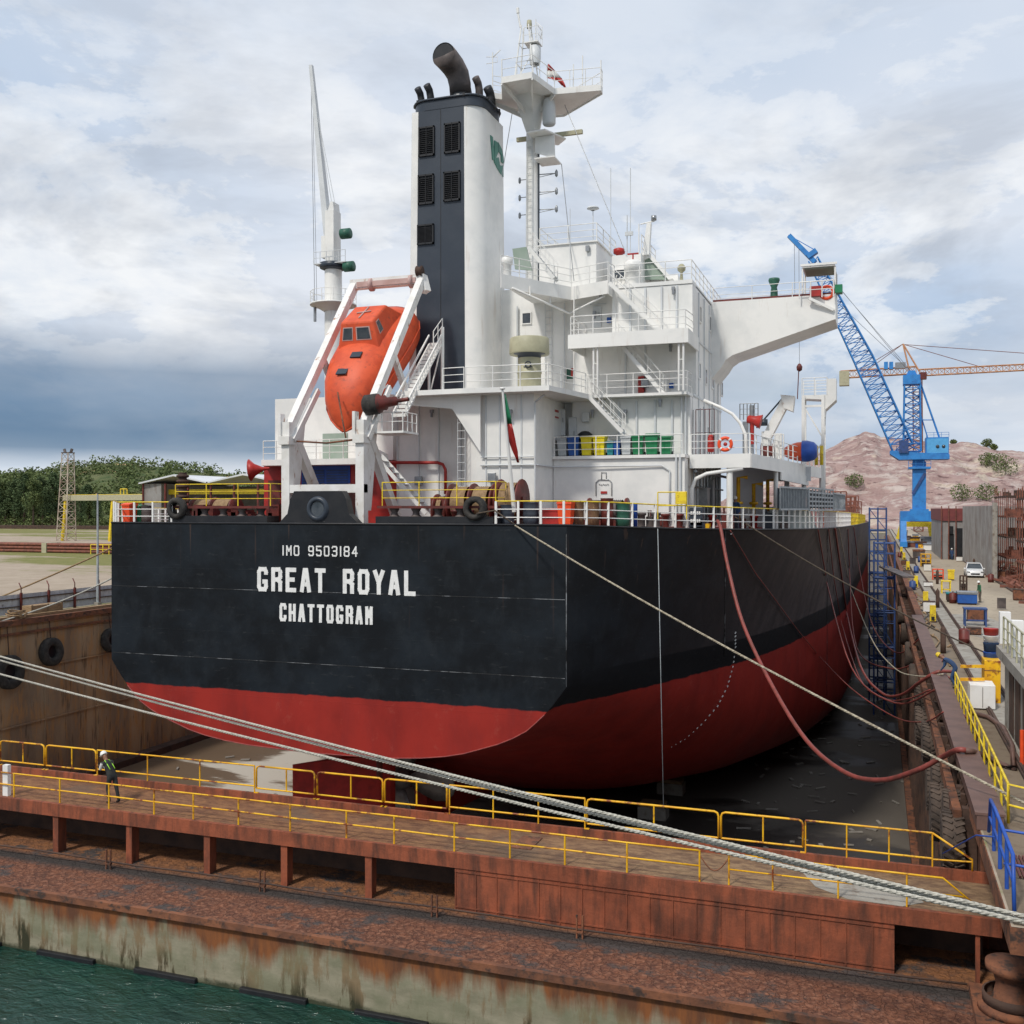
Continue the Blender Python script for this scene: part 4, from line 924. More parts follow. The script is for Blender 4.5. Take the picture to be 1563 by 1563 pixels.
part('mast_bell', MB().lathe((tx + .2, MY, z(56)), [(.14, 0), (.16, .2), (.14, .45), (0, .5)], 12), 'beige', mast)
mb = MB()
for px, py, h_ in ((752, 92, 3.2), (766, 102, 2.0), (917, 104, 1.8), (875, 110, 1.6), (889, 97, 2.2)):
    p = V(px, 140, Y=MY - .5); mb.tube((p.x, p.y, 37), (p.x, p.y, V(px, py, Y=MY - .5).z), .035)
p = V(752, 100, Y=MY - .5); mb.path([p, p + Vector((.5, 0, .4))], .03); mb.path([p + Vector((-.4, 0, .1)), p + Vector((.3, 0, .0)), p + Vector((.3, 0, -.3)), p + Vector((-.4, 0, -.3))], .02)
part('mast_aerials', mb, 'white', mast)
# radar scanner and its bracket
bz = V(833, 212, Y=MY - 1).z
mb = MB().slab([(mx + .1, MY - 1.3), (mx + 1.2, MY - 1.4), (mx + 1.9, MY + .4), (mx + 1.2, MY + 1.2), (mx + .1, MY + .5)], bz, .08)
mb.prism([(mx + .35, MY - .6, bz - .1), (mx + 1.5, MY - .6, bz - .1), (mx + 1.55, MY - .6, bz - 1.45), (mx + .35, MY - .6, bz - 1.0)], (0, .08, 0)); mb.slab([(mx + .4, MY - .9), (mx + 1.6, MY - .9), (mx + 1.6, MY + .5), (mx + .4, MY + .5)], bz - 1.4, .07); part('radar_bracket', mb, 'white', mast)
x0, x1 = XY(789, MY + .2), XY(889, MY + .2); part('radar_scanner', MB().box(x0, x1, MY + .1, MY + .3, bz + .05, bz + .28).tube(((x0 + x1) / 2, MY + .2, bz - .02), ((x0 + x1) / 2, MY + .2, bz + .1), .16), 'beige', mast)
mb = MB()
for i in range(26): mb.tube((mx - .22, MY - .44, L4 + .4 + i * .38), (mx + .12, MY - .47, L4 + .4 + i * .38), .018, n=4)
mb.tube((mx - .22, MY - .44, L4), (mx - .22, MY - .44, 35), .022, n=5); mb.tube((mx + .12, MY - .47, L4), (mx + .12, MY - .47, 35), .022, n=5); part('mast_ladder', mb, 'grey_white', mast)
mb = MB(); mb.tube((mx + .42, MY - .12, L4), (mx + .42, MY - .12, 35), .045); part('cable_trunk', mb, 'navy', mast)
for py in (276, 303, 330):
    mb = MB(); zz = V(840, py, Y=MY).z; mb.tube((mx + .4, MY, zz), (mx + 1.45, MY, zz - .04), .03); mb.tube((mx + .4, MY, zz - .15), (mx + 1.45, MY, zz - .04), .02); mb.lathe((mx + 1.45, MY, zz - .25), [(.03, 0), (.09, .08), (.09, .3), (.03, .42)], 8); part('mast_lamp', mb, 'steel', mast); mb = MB()
    mb.tube((mx - .4, MY, zz - .2), (mx - .8, MY, zz - .2), .025); mb.lathe((mx - .8, MY, zz - .4), [(.03, 0), (.08, .08), (.08, .28), (.03, .36)], 8); part('mast_lamp', mb, 'steel', mast)
# stays
mb = MB()
for a, b, Yb in (((862, 172), (954, 395), 54), ((782, 183), (766, 280), 52), ((857, 262), (876, 440), 52)):
    mb.tube(V(a[0], a[1], Y=MY), V(b[0], b[1], Y=Yb), .022, n=5)
part('mast_stays', mb, 'steel')
# small aerials on the top deck
mb = MB()
for px, py0, py1, Y, r in ((932, 268, 400, 54.5, .02), (962, 268, 400, 54.5, .022), (870, 330, 440, 52, .02), (905, 330, 384, 54, .025), (957, 340, 400, 54.6, .03)):
    mb.tube((XY(px, Y), Y, V(px, py1, Y=Y).z), (XY(px, Y), Y, V(px, py0, Y=Y).z), r, n=5)
p = V(905, 330, Y=54); mb.lathe(p, [(0, .05), (.3, .08), (.34, .0), (.1, -.1)], 14); mb.box(XY(954, 54.5), XY(966, 54.5), 54.45, 54.55, V(960, 371, Y=54.5).z, V(960, 365, Y=54.5).z)
part('whip_aerials', mb, 'grey_white')
mb = MB(); x0, x1 = XY(977, 54.8), XY(993, 54.8); zz = V(985, 352, Y=54.8).z; zb0 = V(985, 400, Y=54.8).z
mb.prism([(x0 + .1, 54.8, zb0), (x1 - .1, 54.8, zb0), (x1, 54.8, zz), (x1 - .22, 54.8, zz)], (0, .3, 0)); mb.tube((x0, 54.9, zz), (x1 + .2, 54.9, zz + .1), .04); mb.tube((XY(975, 54.8), 54.8, zb0), (XY(975, 54.8), 54.8, zz), .03)
part('signal_post', mb, 'white'); part('search_lamp', MB().lathe((x1 + .15, 54.9, zz + .12), [(0, 0), (.15, .02), (.15, .26), (0, .3)], 12), 'steel')

# ---- railings
def rail_part(name, pts, h=1.05, bars=3, step=1.3, mat='white'): part(name, MB().rail(pts, h, bars, step), mat)
e = .08
rail_part('deck_railing', [(bd[1][0], bd[1][1] + e, L2), (bd[2][0] - e, bd[2][1] + e, L2), (bd[3][0] - e, bd[3][1], L2)])
rail_part('deck_railing', [(XY(676, 46.6), 46.6, L2), (bd[1][0] - .1, 46.5, L2)])
rail_part('deck_railing', [(-14.6, 51.5, L2), (SBX - .05, 51.5, L2), (SBX - .05, 52.8, L2)])
rail_part('deck_railing', [(-15.0, 53.8, L3), (-15.0, 50.95, L3), (-9.05, 50.95, L3), (-8.95, 52.6, L3)])
rail_part('deck_railing', [(tp[0][0], tp[0][1], L4), (tp[1][0], tp[1][1], L4), (tp[2][0], tp[2][1], L4), (tp[3][0] + .1, 52.75, L4), (SBX - .05, 52.75, L4), (SBX - .05, 62.9, L4)])
rail_part('deck_railing', [(h1a, 57.9, hz), (h1a, 53.7, hz), (h1b, 53.7, hz), (h1b, 57.9, hz)])
rail_part('deck_railing', [(XY(979, 54.3), 54.3, z2), (XY(979, 54.3), 57.9, z2)])
rail_part('deck_railing', [(xc1 + .1, 50.62, L1), (SBX - .1, 50.62, L1)], 1.0, 3, 1.15)
# ---- stairs: inclined flights with treads and hand rails
def stairs(p0, p1, Y, w=.7, h=.95, n=10, mat='white'):
    a, b = V(*p0, Y=Y), V(*p1, Y=Y); mb = MB()
    for yy in (Y, Y + w):
        A, B = Vector((a.x, yy, a.z)), Vector((b.x, yy, b.z)); mb.beam(A, B, .05, .2)
    st_ = part('stairs', mb, mat)
    mb = MB()
    for i in range(1, n): q = a.lerp(b, i / n); mb.box(q.x - .12, q.x + .12, Y + .02, Y + w - .02, q.z - .02, q.z + .02)
    part('treads', mb, 'grey_white', st_)
    mb = MB()
    for yy in (Y, Y + w):
        A, B = Vector((a.x, yy, a.z)), Vector((b.x, yy, b.z))
        for k in (.5, 1): mb.tube(A + Vector((0, 0, h * k)), B + Vector((0, 0, h * k)), .02, n=5)
        for q in (0, .33, .66, 1): p = A.lerp(B, q); mb.tube(p, p + Vector((0, 0, h)), .02, n=5)
    part('hand_rail', mb, mat, st_)
stairs((930, 443), (1008, 516), 51.6); stairs((944, 533), (1012, 612), 51.6); stairs((897, 615), (950, 671), 50.9)
stairs((806, 388), (845, 436), 51.3)
stairs((572, 706), (650, 795), 46.2, .8, .1)
# tall doubled posts to the aft edge of the top deck (flag halyard line)
mb = MB(); mb.tube((XY(876, 52.2), 52.2, L2), (XY(876, 52.2), 52.2, L4), .035); part('down_pipe', mb, 'white')

# lamps, boxes, hose cabinets and a ladder fixed to the walls
for px, py, Y in ((917, 458, 53.8), (1028, 453, 52.7), (908, 490, 53.8), (1008, 624, 52.2), (1024, 540, 53.8), (780, 640, 47.5), (660, 640, 49.95), (905, 640, 52.2), (700, 470, FY - .1) if False else (955, 640, 52.2)):
    p = V(px, py, Y=Y); part('wall_lamp', MB().box(p.x - .08, p.x + .08, Y - .18, Y, p.z - .05, p.z + .12).tube((p.x, Y - .12, p.z - .05), (p.x, Y - .12, p.z - .28), .07, n=8), 'steel')
for px, py, Y, mt in ((878, 580, 54.9, 'red'), (893, 684, 52.2, 'red'), (985, 596, 53.8, 'steel'), (930, 500, 53.8, 'binblue'), (1025, 600, 53.8, 'binblue'), (895, 648, 52.2, 'grey_white'), (752, 740, 47.5, 'steel'), (640, 745, 49.9, 'steel')):
    p = V(px, py, Y=Y); q_ = .12 if mt == 'binblue' else .2; part('wall_box', MB().box(p.x - q_, p.x + q_, Y - q_, Y, p.z - q_ * 1.2, p.z + q_ * 1.2), mt, bevel=.02)
mb = MB(); x = XY(722, 49)
for s_ in (-.2, .2): mb.tube((x + s_, 47.44, 12.6), (x + s_, 47.44, 18.6), .022, n=5)
for i in range(15): mb.tube((x - .2, 47.44, 12.8 + i * .4), (x + .2, 47.44, 12.8 + i * .4), .018, n=4)
part('wall_ladder', mb, 'grey_white'); mb = MB()
x = XY(838, 55)
for s_ in (-.2, .2): mb.tube((x + s_, 54.9, L2), (x + s_, 54.9, L4 - .3), .022, n=5)
for i in range(14): mb.tube((x - .2, 54.9, L2 + .3 + i * .38), (x + .2, 54.9, L2 + .3 + i * .38), .018, n=4)
part('wall_ladder', mb, 'grey_white')
mb = MB(); mb.tube((XY(790, 54.9), 54.85, L2), (XY(790, 54.9), 54.85, L4 - .3), .06); mb.tube((XY(862, 54.9), 54.85, L2), (XY(862, 54.9), 54.85, L4 - .3), .04); mb.path([(XY(876, 53.8), 53.8, L3 + .2), (XY(876, 53.8), 53.8, L3 + 2.2), (XY(925, 53.8), 53.8, L3 + 2.2)], .03); part('wall_pipes', mb, 'grey_white')

# ---- mushroom ventilator on the boat deck
vx, vy = XY(808, 49.0), 49.0; zz = lambda py: V(808, py, Y=49).z
vent = part('ventilator', MB().lathe((vx, vy, L2), [(.60, 0), (.60, .9), (.63, .92), (.63, 1.0), (.60, 1.02), (.58, 1.7)], 28), 'beige')
part('vent_throat', MB().lathe((vx, vy, L2 + 1.7), [(.58, 0), (.62, .18), (.95, .28)], 28), 'navy', vent)
part('vent_drum', MB().lathe((vx, vy, L2 + 1.88), [(.8, .06), (1.0, 0), (1.02, .06), (1.0, .78), (.95, .84), (0, .9)], 32), 'beige', vent)
part('vent_wheel', MB().lathe((vx + .15, vy - .66, L2 + 1.3), [(.13, -.03), (.18, 0), (.13, .03)], 14, (0, 1, 0)).box(vx - .1, vx + .35, vy - .62, vy - .55, L2 + 1.18, L2 + 1.22), 'navy', vent)

# ---- provision crane seen behind the lifeboat
CY = 74.0; cxx = XY(509, CY); zz = lambda py, px=509: V(px, py, Y=CY).z
cr = part('deck_crane', MB().tube((cxx, CY, 12), (cxx, CY, zz(424)), .74, .70, 24), 'white')
mb = MB().lathe((cxx, CY, zz(424)), [(.75, 0), (1.1, .15), (1.1, .55), (.7, .6)], 24); part('slew_ring', mb, 'navy', cr)
mb = MB().box(cxx - .42, cxx + .36, CY - .6, CY + .6, zz(416), zz(335)); mb.prism([(cxx - .3, CY - .5, zz(340)), (cxx + .36, CY - .5, zz(340)), (cxx + .25, CY - .5, zz(322)), (cxx, CY - .5, zz(322))], (0, 1, 0)); mb.box(cxx - .9, cxx - .55, CY - .4, CY + .4, zz(405), zz(372)); part('crane_tower', mb, 'white', cr)
mb = MB(); z0_ = zz(378); mb.box(cxx - 1.3, cxx + 1.6, CY - .9, CY + .9, zz(417), zz(417) + .08); mb.rail([(cxx - 1.3, CY - .9, zz(417)), (cxx + 1.6, CY - .9, zz(417))], 1.0, 2, .6); part('crane_platform', mb, 'grey_white', cr)
ta, tb = V(504, 395, Y=CY), V(475, 112, Y=CY)
mb = MB(); mb.add([ta + Vector((dx, dy, 0)) for dx, dy in ((-.28, -.35), (.28, -.35), (.28, .35), (-.28, .35))] + [tb + Vector((dx, dy, 0)) for dx, dy in ((-.12, -.15), (.16, -.15), (.16, .15), (-.12, .15))], [(0, 1, 2, 3), (4, 5, 6, 7), (0, 1, 5, 4), (1, 2, 6, 5), (2, 3, 7, 6), (3, 0, 4, 7)])
mb.tube(V(480, 160, Y=CY), V(512, 325, Y=CY - .3), .03); mb.tube(V(487, 200, Y=CY), V(508, 330, Y=CY - .3), .03)
part('crane_jib', mb, 'grey_white', cr)
mb = MB()
mb.tube(V(475, 118, Y=CY), V(481, 500, Y=CY), .025, n=5); mb.tube(V(477, 118, Y=CY), V(484, 480, Y=CY), .02, n=5); mb.box(V(481, 500, Y=CY).x - .08, V(481, 500, Y=CY).x + .08, CY - .1, CY + .1, zz(500), zz(470)); part('hoist_wire', mb, 'steel', cr)
for px, py in ((528, 368), (533, 418)):
    p = V(px, py, Y=CY - .5); part('crane_winch', MB().lathe(p, [(0, -.4), (.42, -.4), (.42, .4), (0, .4)], 16, (1, 0, 0)), 'darkgreen', cr)
mb = MB(); mb.lathe((cxx, CY, zz(478)), [(.75, -.5), (1.6, 0), (1.9, .0), (1.9, .12), (.75, .12)], 24); part('crane_gallery', mb, 'white', cr)
ring = [(cxx + 1.85 * math.cos(R(a)), CY + 1.85 * math.sin(R(a)), zz(478) + .12) for a in range(0, 360, 30)]
part('gallery_rail', MB().rail(ring, 1.0, 2, 1.0, closed=True), 'white', cr)

# ---- free-fall lifeboat davit
DX0, DX1 = -27.1, -23.05
pz0 = 12.5
dav = part('lifeboat_davit', MB().box(DX0 - .22, DX0 + .22, 43.0, 43.45, pz0, 17.5).box(DX1 - .22, DX1 + .22, 43.0, 43.45, pz0, 17.5).box(DX0 - .22, DX1 + .22, 43.02, 43.4, 14.05, 14.45), 'white_worn')
mb = MB()
for x in (DX0, DX1):
    q = .28
    mb.beam((x, 43.2, 17.0), (x, 50.1, 25.7), .36, .42, (0, 0, 1))
part('launch_beam', mb, 'white_worn', dav)
mb = MB().box(DX0 - .2, DX1 + .2, 49.8, 50.3, 25.35, 25.85); mb.beam((DX1, 50.1, 25.7), (DX1 + .25, 50.0, 24.9), .4, .4); part('head_beam', mb, 'white_worn', dav)
pm('beampink', (.52, .36, .33), (.44, .28, .25), 1.5, rough=.6)
part('head_underside', MB().box(DX0 + .25, DX1 - .25, 49.74, 49.79, 25.4, 25.68), 'beampink', dav)
for x in (DX0 + 1.1, DX1 - .55): part('sheave', MB().lathe((x, 49.9, 25.5), [(0, -.08), (.36, -.08), (.36, .08), (0, .08)], 16, (1, 0, 0)), 'beampink', dav)
part('head_sheave', MB().lathe((DX1 - .05, 49.85, 26.0), [(0, -.15), (.3, -.15), (.22, 0), (.3, .15), (0, .15)], 16, (1, 0, 0)), 'rustdark', dav)
mb = MB()
for x in (DX0, DX1):    # inclined legs and struts
    mb = MB(); mb.beam((x + .0, 47.2, 12.5), (x, 44.0, 16.6), .35, .45); part('davit_strut', MB().beam((x, 48.2, 19.2), (x, 46.6, 21.0), .25, .3), 'white_worn', dav)
    mb.prism([(x - .15, 43.45, 16.9), (x - .15, 44.6, 17.6), (x - .15, 43.9, 13.2), (x - .15, 43.45, 13.2)], (.3, 0, 0)); part('davit_leg', mb, 'white_worn', dav)
for x in (DX0, DX1):
    mb = MB(); mb.box(x - .3, x + .3, 42.85, 43.5, 16.4, 16.8); mb.box(x - .34, x - .2, 42.9, 43.3, 16.8, 17.9)
    mb.beam((x + .3, 43.3, 16.6), (x + .3, 45.6, 19.3), .16, .3); part('davit_bracket', mb, 'white_worn', dav)
# launching ramp lattice under the boat, with a ladder
ra, rb = V(598, 645, Y=45.0), V(655, 537, Y=51.0)
mb = MB(); w_ = Vector((.9, 0, 0)); w_ = Vector((.75, 0, 0))
for o_ in (Vector((0, 0, 0)), w_, Vector((0, 0, .5)), w_ + Vector((0, 0, .5))): mb.beam(ra + o_, rb + o_, .07, .09)
for i in range(19):
    p = ra.lerp(rb, i / 18); mb.beam(p + w_, p + w_ + Vector((0, 0, .5)), .04, .04); mb.beam(p, p + w_, .04, .16)
    if i < 18: mb.beam(p + w_, ra.lerp(rb, (i + 1) / 18) + w_ + Vector((0, 0, .5)), .03, .03)
part('boarding_ladder', mb, 'white', dav)
mb = MB().box(-22.9, -21.2, 43.9, 45.6, 16.9, 17.0).rail([(-22.9, 43.95, 17.0), (-21.25, 43.95, 17.0), (-21.25, 45.5, 17.0)], .9, 2, .6); part('boarding_platform', mb, 'white', dav)
mb = MB().rail([(rb.x + .75, 49.9, rb.z - .3), (rb.x + .75, 51.1, rb.z + .6)], .8, 2, .6).tube((rb.x + .8, 51, 19.2), (rb.x + .8, 51, rb.z + .9), .10); part('ladder_head', mb, 'white', dav); part('ladder_support', MB().tube((rb.x, 51, 19.2), (rb.x, 51, rb.z), .08).beam((rb.x, 50.95, 19.3), (rb.x + .8, 50.95, rb.z), .06, .06), 'white', dav); part('ladder_support', MB().tube((rb.x + .5, 48.6, 19.2), (rb.x + .5, 48.6, rb.z - 1.6), .06), 'white', dav)
p = V(585, 626, Y=43.6)
mb = MB().lathe(p + Vector((-.95, 0, -.1)), [(0, 0), (.42, .05), (.46, .15), (.46, .75), (.36, .8), (.36, 1.05), (.24, 1.1), (.22, 1.6), (.1, 1.65), (.1, 2.2)], 20, (1, .1, .12)); part('davit_cylinder', mb, 'darkred', dav)
part('cylinder_drum', MB().lathe(p + Vector((-1.0, 0, -.1)), [(0, -.02), (.36, -.02), (.50, .1), (.50, .7), (.44, .76)], 20, (1, .1, .12)), 'rubber', dav)

# ---- the lifeboat: own top-level thing
def boat_frame(s_, u, v):   # s along keel from bow (aft, down) to stern, u up from the axis, v to starboard
    s_, u, v = s_ * 1.15, u * 1.04, v * 1.12; a = R(40); ax = Vector((0, math.cos(a), math.sin(a))); up_ = Vector((0, -math.sin(a), math.cos(a)))
    return Vector((-25.3, 45.15, 18.45)) + ax * s_ + up_ * u + Vector((v, 0, 0))
boat = thing('lifeboat', 'orange enclosed free-fall lifeboat slung bow-down in the white stern davit', 'lifeboat', tuple(boat_frame(3, -1, 0)))
st_tab = [(-.42, .06, .06, .06, -1.22), (-.22, .40, .42, .22, -1.10), (.10, .78, .88, .40, -.92), (.6, 1.14, 1.20, .68, -.66), (1.5, 1.45, 1.36, 1.0, -.32), (2.5, 1.63, 1.38, 1.18, -.1), (3.6, 1.68, 1.38, 1.25, 0), (5, 1.68, 1.36, 1.25, 0), (6.3, 1.58, 1.28, 1.15, 0), (7.0, 1.3, 1.0, .9, 0), (7.15, 1.05, .8, .7, 0)]
mb = MB(); nn = 28; vs = []
for s_, hw, hu, hd, du in st_tab:
    for k in range(nn):
        a = 2 * math.pi * k / nn; ca, sa = math.cos(a), math.sin(a); p_ = .82 if sa > 0 else 1.05
        v = hw * math.copysign(abs(ca) ** .8, ca); u = (hu if sa > 0 else hd) * math.copysign(abs(sa) ** p_, sa) + du
        vs.append(boat_frame(s_, u - (.25 if sa < 0 and s_ > 1 else 0) * abs(sa), v))
m_ = len(st_tab)
mb.add(vs, [(i*nn+k, i*nn+(k+1) % nn, (i+1)*nn+(k+1) % nn, (i+1)*nn+k) for i in range(m_-1) for k in range(nn)], True); mb.add(vs[:nn], [tuple(range(nn))]); mb.add(vs[-nn:], [tuple(range(nn))])
obj('hull', mb, M['orange'], boat)
def bx_frame(mb, pts): # pts: bottom quad then top quad in frame coordinates (s,u,v)
    P = [boat_frame(*p) for p in pts]; mb.add(P, [(0, 3, 2, 1), (4, 5, 6, 7), (0, 1, 5, 4), (1, 2, 6, 5), (2, 3, 7, 6), (3, 0, 4, 7)])
mb = MB(); bx_frame(mb, [(2.9, .9, -1.12), (2.9, .9, 1.12), (6.3, .8, 1.12), (6.3, .8, -1.12), (3.65, 2.25, -.82), (3.65, 2.25, .82), (5.3, 2.1, .82), (5.3, 2.1, -.82)])
cab = obj('cockpit', mb, M['orange'], boat, bevel=.1)
def face_win(mb, P, u0, u1, v0, v1, lift):
    f = lambda u, v: (P[0].lerp(P[1], u)).lerp(P[3].lerp(P[2], u), v)
    q = [f(u0, v0), f(u1, v0), f(u1, v1), f(u0, v1)]; nn_ = (q[1] - q[0]).cross(q[3] - q[0]).normalized() * lift
    return q, nn_
front = [boat_frame(2.9, .9, -1.12), boat_frame(2.9, .9, 1.12), boat_frame(3.65, 2.25, .82), boat_frame(3.65, 2.25, -.82)]
side = [boat_frame(2.9, .9, 1.12), boat_frame(6.3, .8, 1.12), boat_frame(5.3, 2.1, .82), boat_frame(3.65, 2.25, .82)]
for P, wins in ((front, ((.12, .36, .45, .80), (.50, .84, .45, .80))), (side, ((.16, .30, .48, .84),))):
    for u0, u1, v0, v1 in wins:
        q, nn_ = face_win(None, P, u0, u1, v0, v1, .02); c_ = sum(q, Vector()) / 4
        fr = obj('window_frame', MB().prism([c_ + (x - c_) * 1.18 - nn_ for x in q], nn_ * 2), M['beampink'], boat); obj('pane', MB().prism([x - nn_ for x in q], nn_ * 2.6), M['glass'], fr)
for s0, v0 in ((1.15, -.15), (2.1, .25)):
    q = [boat_frame(s0 + a, 0, v0 + b) for a, b in ((0, -.28), (0, .28), (.42, .28), (.42, -.28))]
    uu = .93 if s0 < 2 else 1.20; q = [boat_frame(s0 + a, uu + a * .12, v0 + b) for a, b in ((0, -.26), (0, .26), (.36, .26), (.36, -.26))]
    obj('hatch', MB().prism(q, (boat_frame(0, .06, 0) - boat_frame(0, 0, 0))), M['navy'], boat)
mb = MB(); pts = [boat_frame(s_, du, hw * 1.005 + .01) for s_, hw, hu, hd, du in st_tab]; ptl = [boat_frame(s_, du, -hw * 1.005 - .01) for s_, hw, hu, hd, du in st_tab]
obj('rubbing_strake', mb.path(pts, .05, 6), M['orange'], boat); obj('rubbing_strake', MB().path(ptl, .05, 6), M['orange'], boat)
mb = MB()
for s_, u, v0, v1 in ((.45, -.62, .90, 1.16), (1.35, -.30, 1.38, 1.52)): obj('reflective_tape', MB().beam(boat_frame(s_, u, v0 + .04), boat_frame(s_ + .5, u + .05, v1 + .05), .05, .07), M['white'], boat)
mb = MB()
for s_ in (4.1, 5.4):
    for v in (-1, 1): obj('grab_handle', MB().path([boat_frame(s_, .85, v * 1.38), boat_frame(s_ + .1, 1.1, v * 1.4), boat_frame(s_ + .4, 1.1, v * 1.4), boat_frame(s_ + .5, .85, v * 1.38)], .04, 6), M['darkred'], boat)
mb.lathe(boat_frame(3.05, .75, .98), [(0, 0), (.1, .02), (.06, .2), (0, .22)], 8, (1, -.5, .5)); obj('towing_hook', mb, M['darkred'], boat)
mb = MB(); mb.path([boat_frame(3.95, 2.25, 0), boat_frame(5.1, 2.14, 0)], .04); mb.path([boat_frame(4.5, 2.21, -.35), boat_frame(4.6, 2.21, .35)], .04); obj('roof_cross', mb, M['beampink'], boat)
tag(obj('davit_fall_hooks', MB().path([boat_frame(.2, .6, 0), (-24.2, 43.6, 17.1), (-24.0, 43.4, 16.7)], .04).path([(-27.0, 43.3, 16.6), (-25.4, 44.0, 16.5), (-23.2, 43.3, 16.6)], .05), M['rust'], dav), None)
# ================================================================== platform over the starboard side deck
PZ = L1 - .01
a0, a1 = V(1037, 706, Z=16.0), V(1146, 704, Z=16.0); a2 = V(1259, 727, Z=16.0)
sp = [(SBX + .05, a1.y), (a1.x, a1.y), (a2.x, a2.y), (SBX + .05, a2.y)]
part('side_platform', MB().slab(sp, PZ, .12), 'white')
mb = MB(); h_ = .66
mb.box(SBX + .05, a1.x, a1.y - .08, a1.y, PZ - h_, PZ + .04); d_ = (a2 - a1).normalized()
mb.beam((a1.x, a1.y, PZ - h_/2 + .02), (a2.x, a2.y, PZ - h_/2 + .02), .08, h_ + .04)
b0, b1 = V(1175, 735, Z=15.3), V(1222, 742, Z=15.3)
p0_ = a1.lerp(a2, .32); p1_ = a1.lerp(a2, .70); mb.prism([(p0_.x, p0_.y, PZ - h_), (p1_.x, p1_.y, PZ - h_), (p1_.x, p1_.y, PZ - 1.25), (p0_.x, p0_.y, PZ - 1.1)], (.08, -.02, 0))
part('platform_fascia', mb, 'white')
mb = MB()
for q in (.0, .3, .68, .97):
    p = a1.lerp(a2, q); xx = min(p.x - .15, sideX(p.y) - .25); part('platform_column', MB().tube((xx, p.y + .15, 12), (xx, p.y + .15, PZ - .1), .13 if q else .16, n=10), 'white')
mb.path([(SBX + .15, a1.y + .02, 12.2), (SBX + .15, a1.y + .02, 14.3), (SBX + .35, a1.y + .02, 14.8), (SBX + .9, a1.y + .02, 15.05), (-6.3, a1.y + .02, 15.3)], .10, 8)
part('curved_bracket', mb, 'white')
rp = [(SBX + .1, a1.y + .05, PZ), (a1.x - .05, a1.y + .05, PZ), (a2.x - .05, a2.y, PZ), (SBX + .1, a2.y, PZ)]
part('platform_rail', MB().rail(rp[:3], 1.05, 3, 1.35, .022, .04), 'white')
part('transverse_wall', MB().box(SBX, -6.8, 66, 66.2, 12, 15.9).box(-6.8, -3.9, 66, 66.2, 12, 13.4).box(-6.8, -3.9, 66, 66.2, 15.0, 15.9).box(-5.5, -5.2, 66, 66.2, 13.4, 15), 'grey_white')
# clutter in the side passage: pipes, ladders and valves on the wall
rnd = random.Random(11)
mb = MB()
for i in range(9):
    y = 52.5 + i * 1.1; mb.tube((SBX + .12, y, 12.3), (SBX + .12, y, 15.7), rnd.uniform(.04, .09), n=6)
mb.tube((SBX + .3, 52, 15.2), (SBX + .3, 64, 15.2), .08); mb.tube((SBX + .25, 52, 14.4), (SBX + .25, 62, 14.4), .05); mb.box(SBX + .02, SBX + .5, 54.5, 55.3, 13.4, 14.4); mb.box(SBX + .02, SBX + .4, 57, 57.7, 13, 14.9)
part('passage_pipes', mb, 'steel')
mb = MB(); mb.box(SBX + .02, SBX + .08, 55.8, 56.7, 12.3, 14.3); mb.box(SBX + .02, SBX + .08, 59, 59.9, 12.3, 14.3); part('passage_doors', mb, 'navy')
mb = MB()
for i in range(3): p = (-7.2 + i * .5, 57 + i * 2.9, 12.2); mb.path([p, (p[0], p[1], 15.0 - .3 * (i % 2)), (p[0] + .5, p[1], 15.0 - .3 * (i % 2))], .11, 8); mb.lathe((p[0], p[1], 13.6), [(.22, -.08), (.28, 0), (.22, .08)], 12)
part('yellow_pipes', mb, 'railyellow')
# gangway stowed along the ship's side
gx = lambda y: sideX(y) + .15
def gpanel(y0, y1, z0, z1, kind):
    A, B = Vector((gx(y0), y0, 0)), Vector((gx(y1), y1, 0)); mb = MB()
    for z in (z0, z1): mb.beam(A + Vector((0, 0, z)), B + Vector((0, 0, z)), .10, .10)
    n_ = round((B - A).length / (.28 if kind == 'slat' else 1.1))
    for i in range(n_ + 1): p = A.lerp(B, i / n_); mb.beam(p + Vector((0, 0, z0)), p + Vector((0, 0, z1)), .05, .10 if kind == 'slat' else .42)
    if kind == 'grid':
        for k in range(1, 5): z = z0 + (z1 - z0) * k / 5; mb.beam(A + Vector((0, 0, z)), B + Vector((0, 0, z)), .05, .10)
    return mb
gw = part('gangway', gpanel(56.5, 61.5, 13.25, 14.45, 'slat'), 'galv')
part('grid_panel', gpanel(61.7, 70.5, 13.2, 14.5, 'grid'), 'galv', gw); part('slat_panel', gpanel(70.8, 80, 13.2, 14.3, 'slat'), 'galv', gw)
part('backing_plate', MB().prism([(gx(56.5) - .15, 56.5, 13.3), (gx(61.5) - .15, 61.5, 13.3), (gx(61.5) - .15, 61.5, 14.4), (gx(56.5) - .15, 56.5, 14.4)], (.03, 0, 0)).prism([(gx(61.7) - .15, 61.7, 13.3), (gx(80) - .15, 80, 13.3), (gx(80) - .15, 80, 14.3), (gx(61.7) - .15, 61.7, 14.4)], (.03, 0, 0)), 'navy', gw)
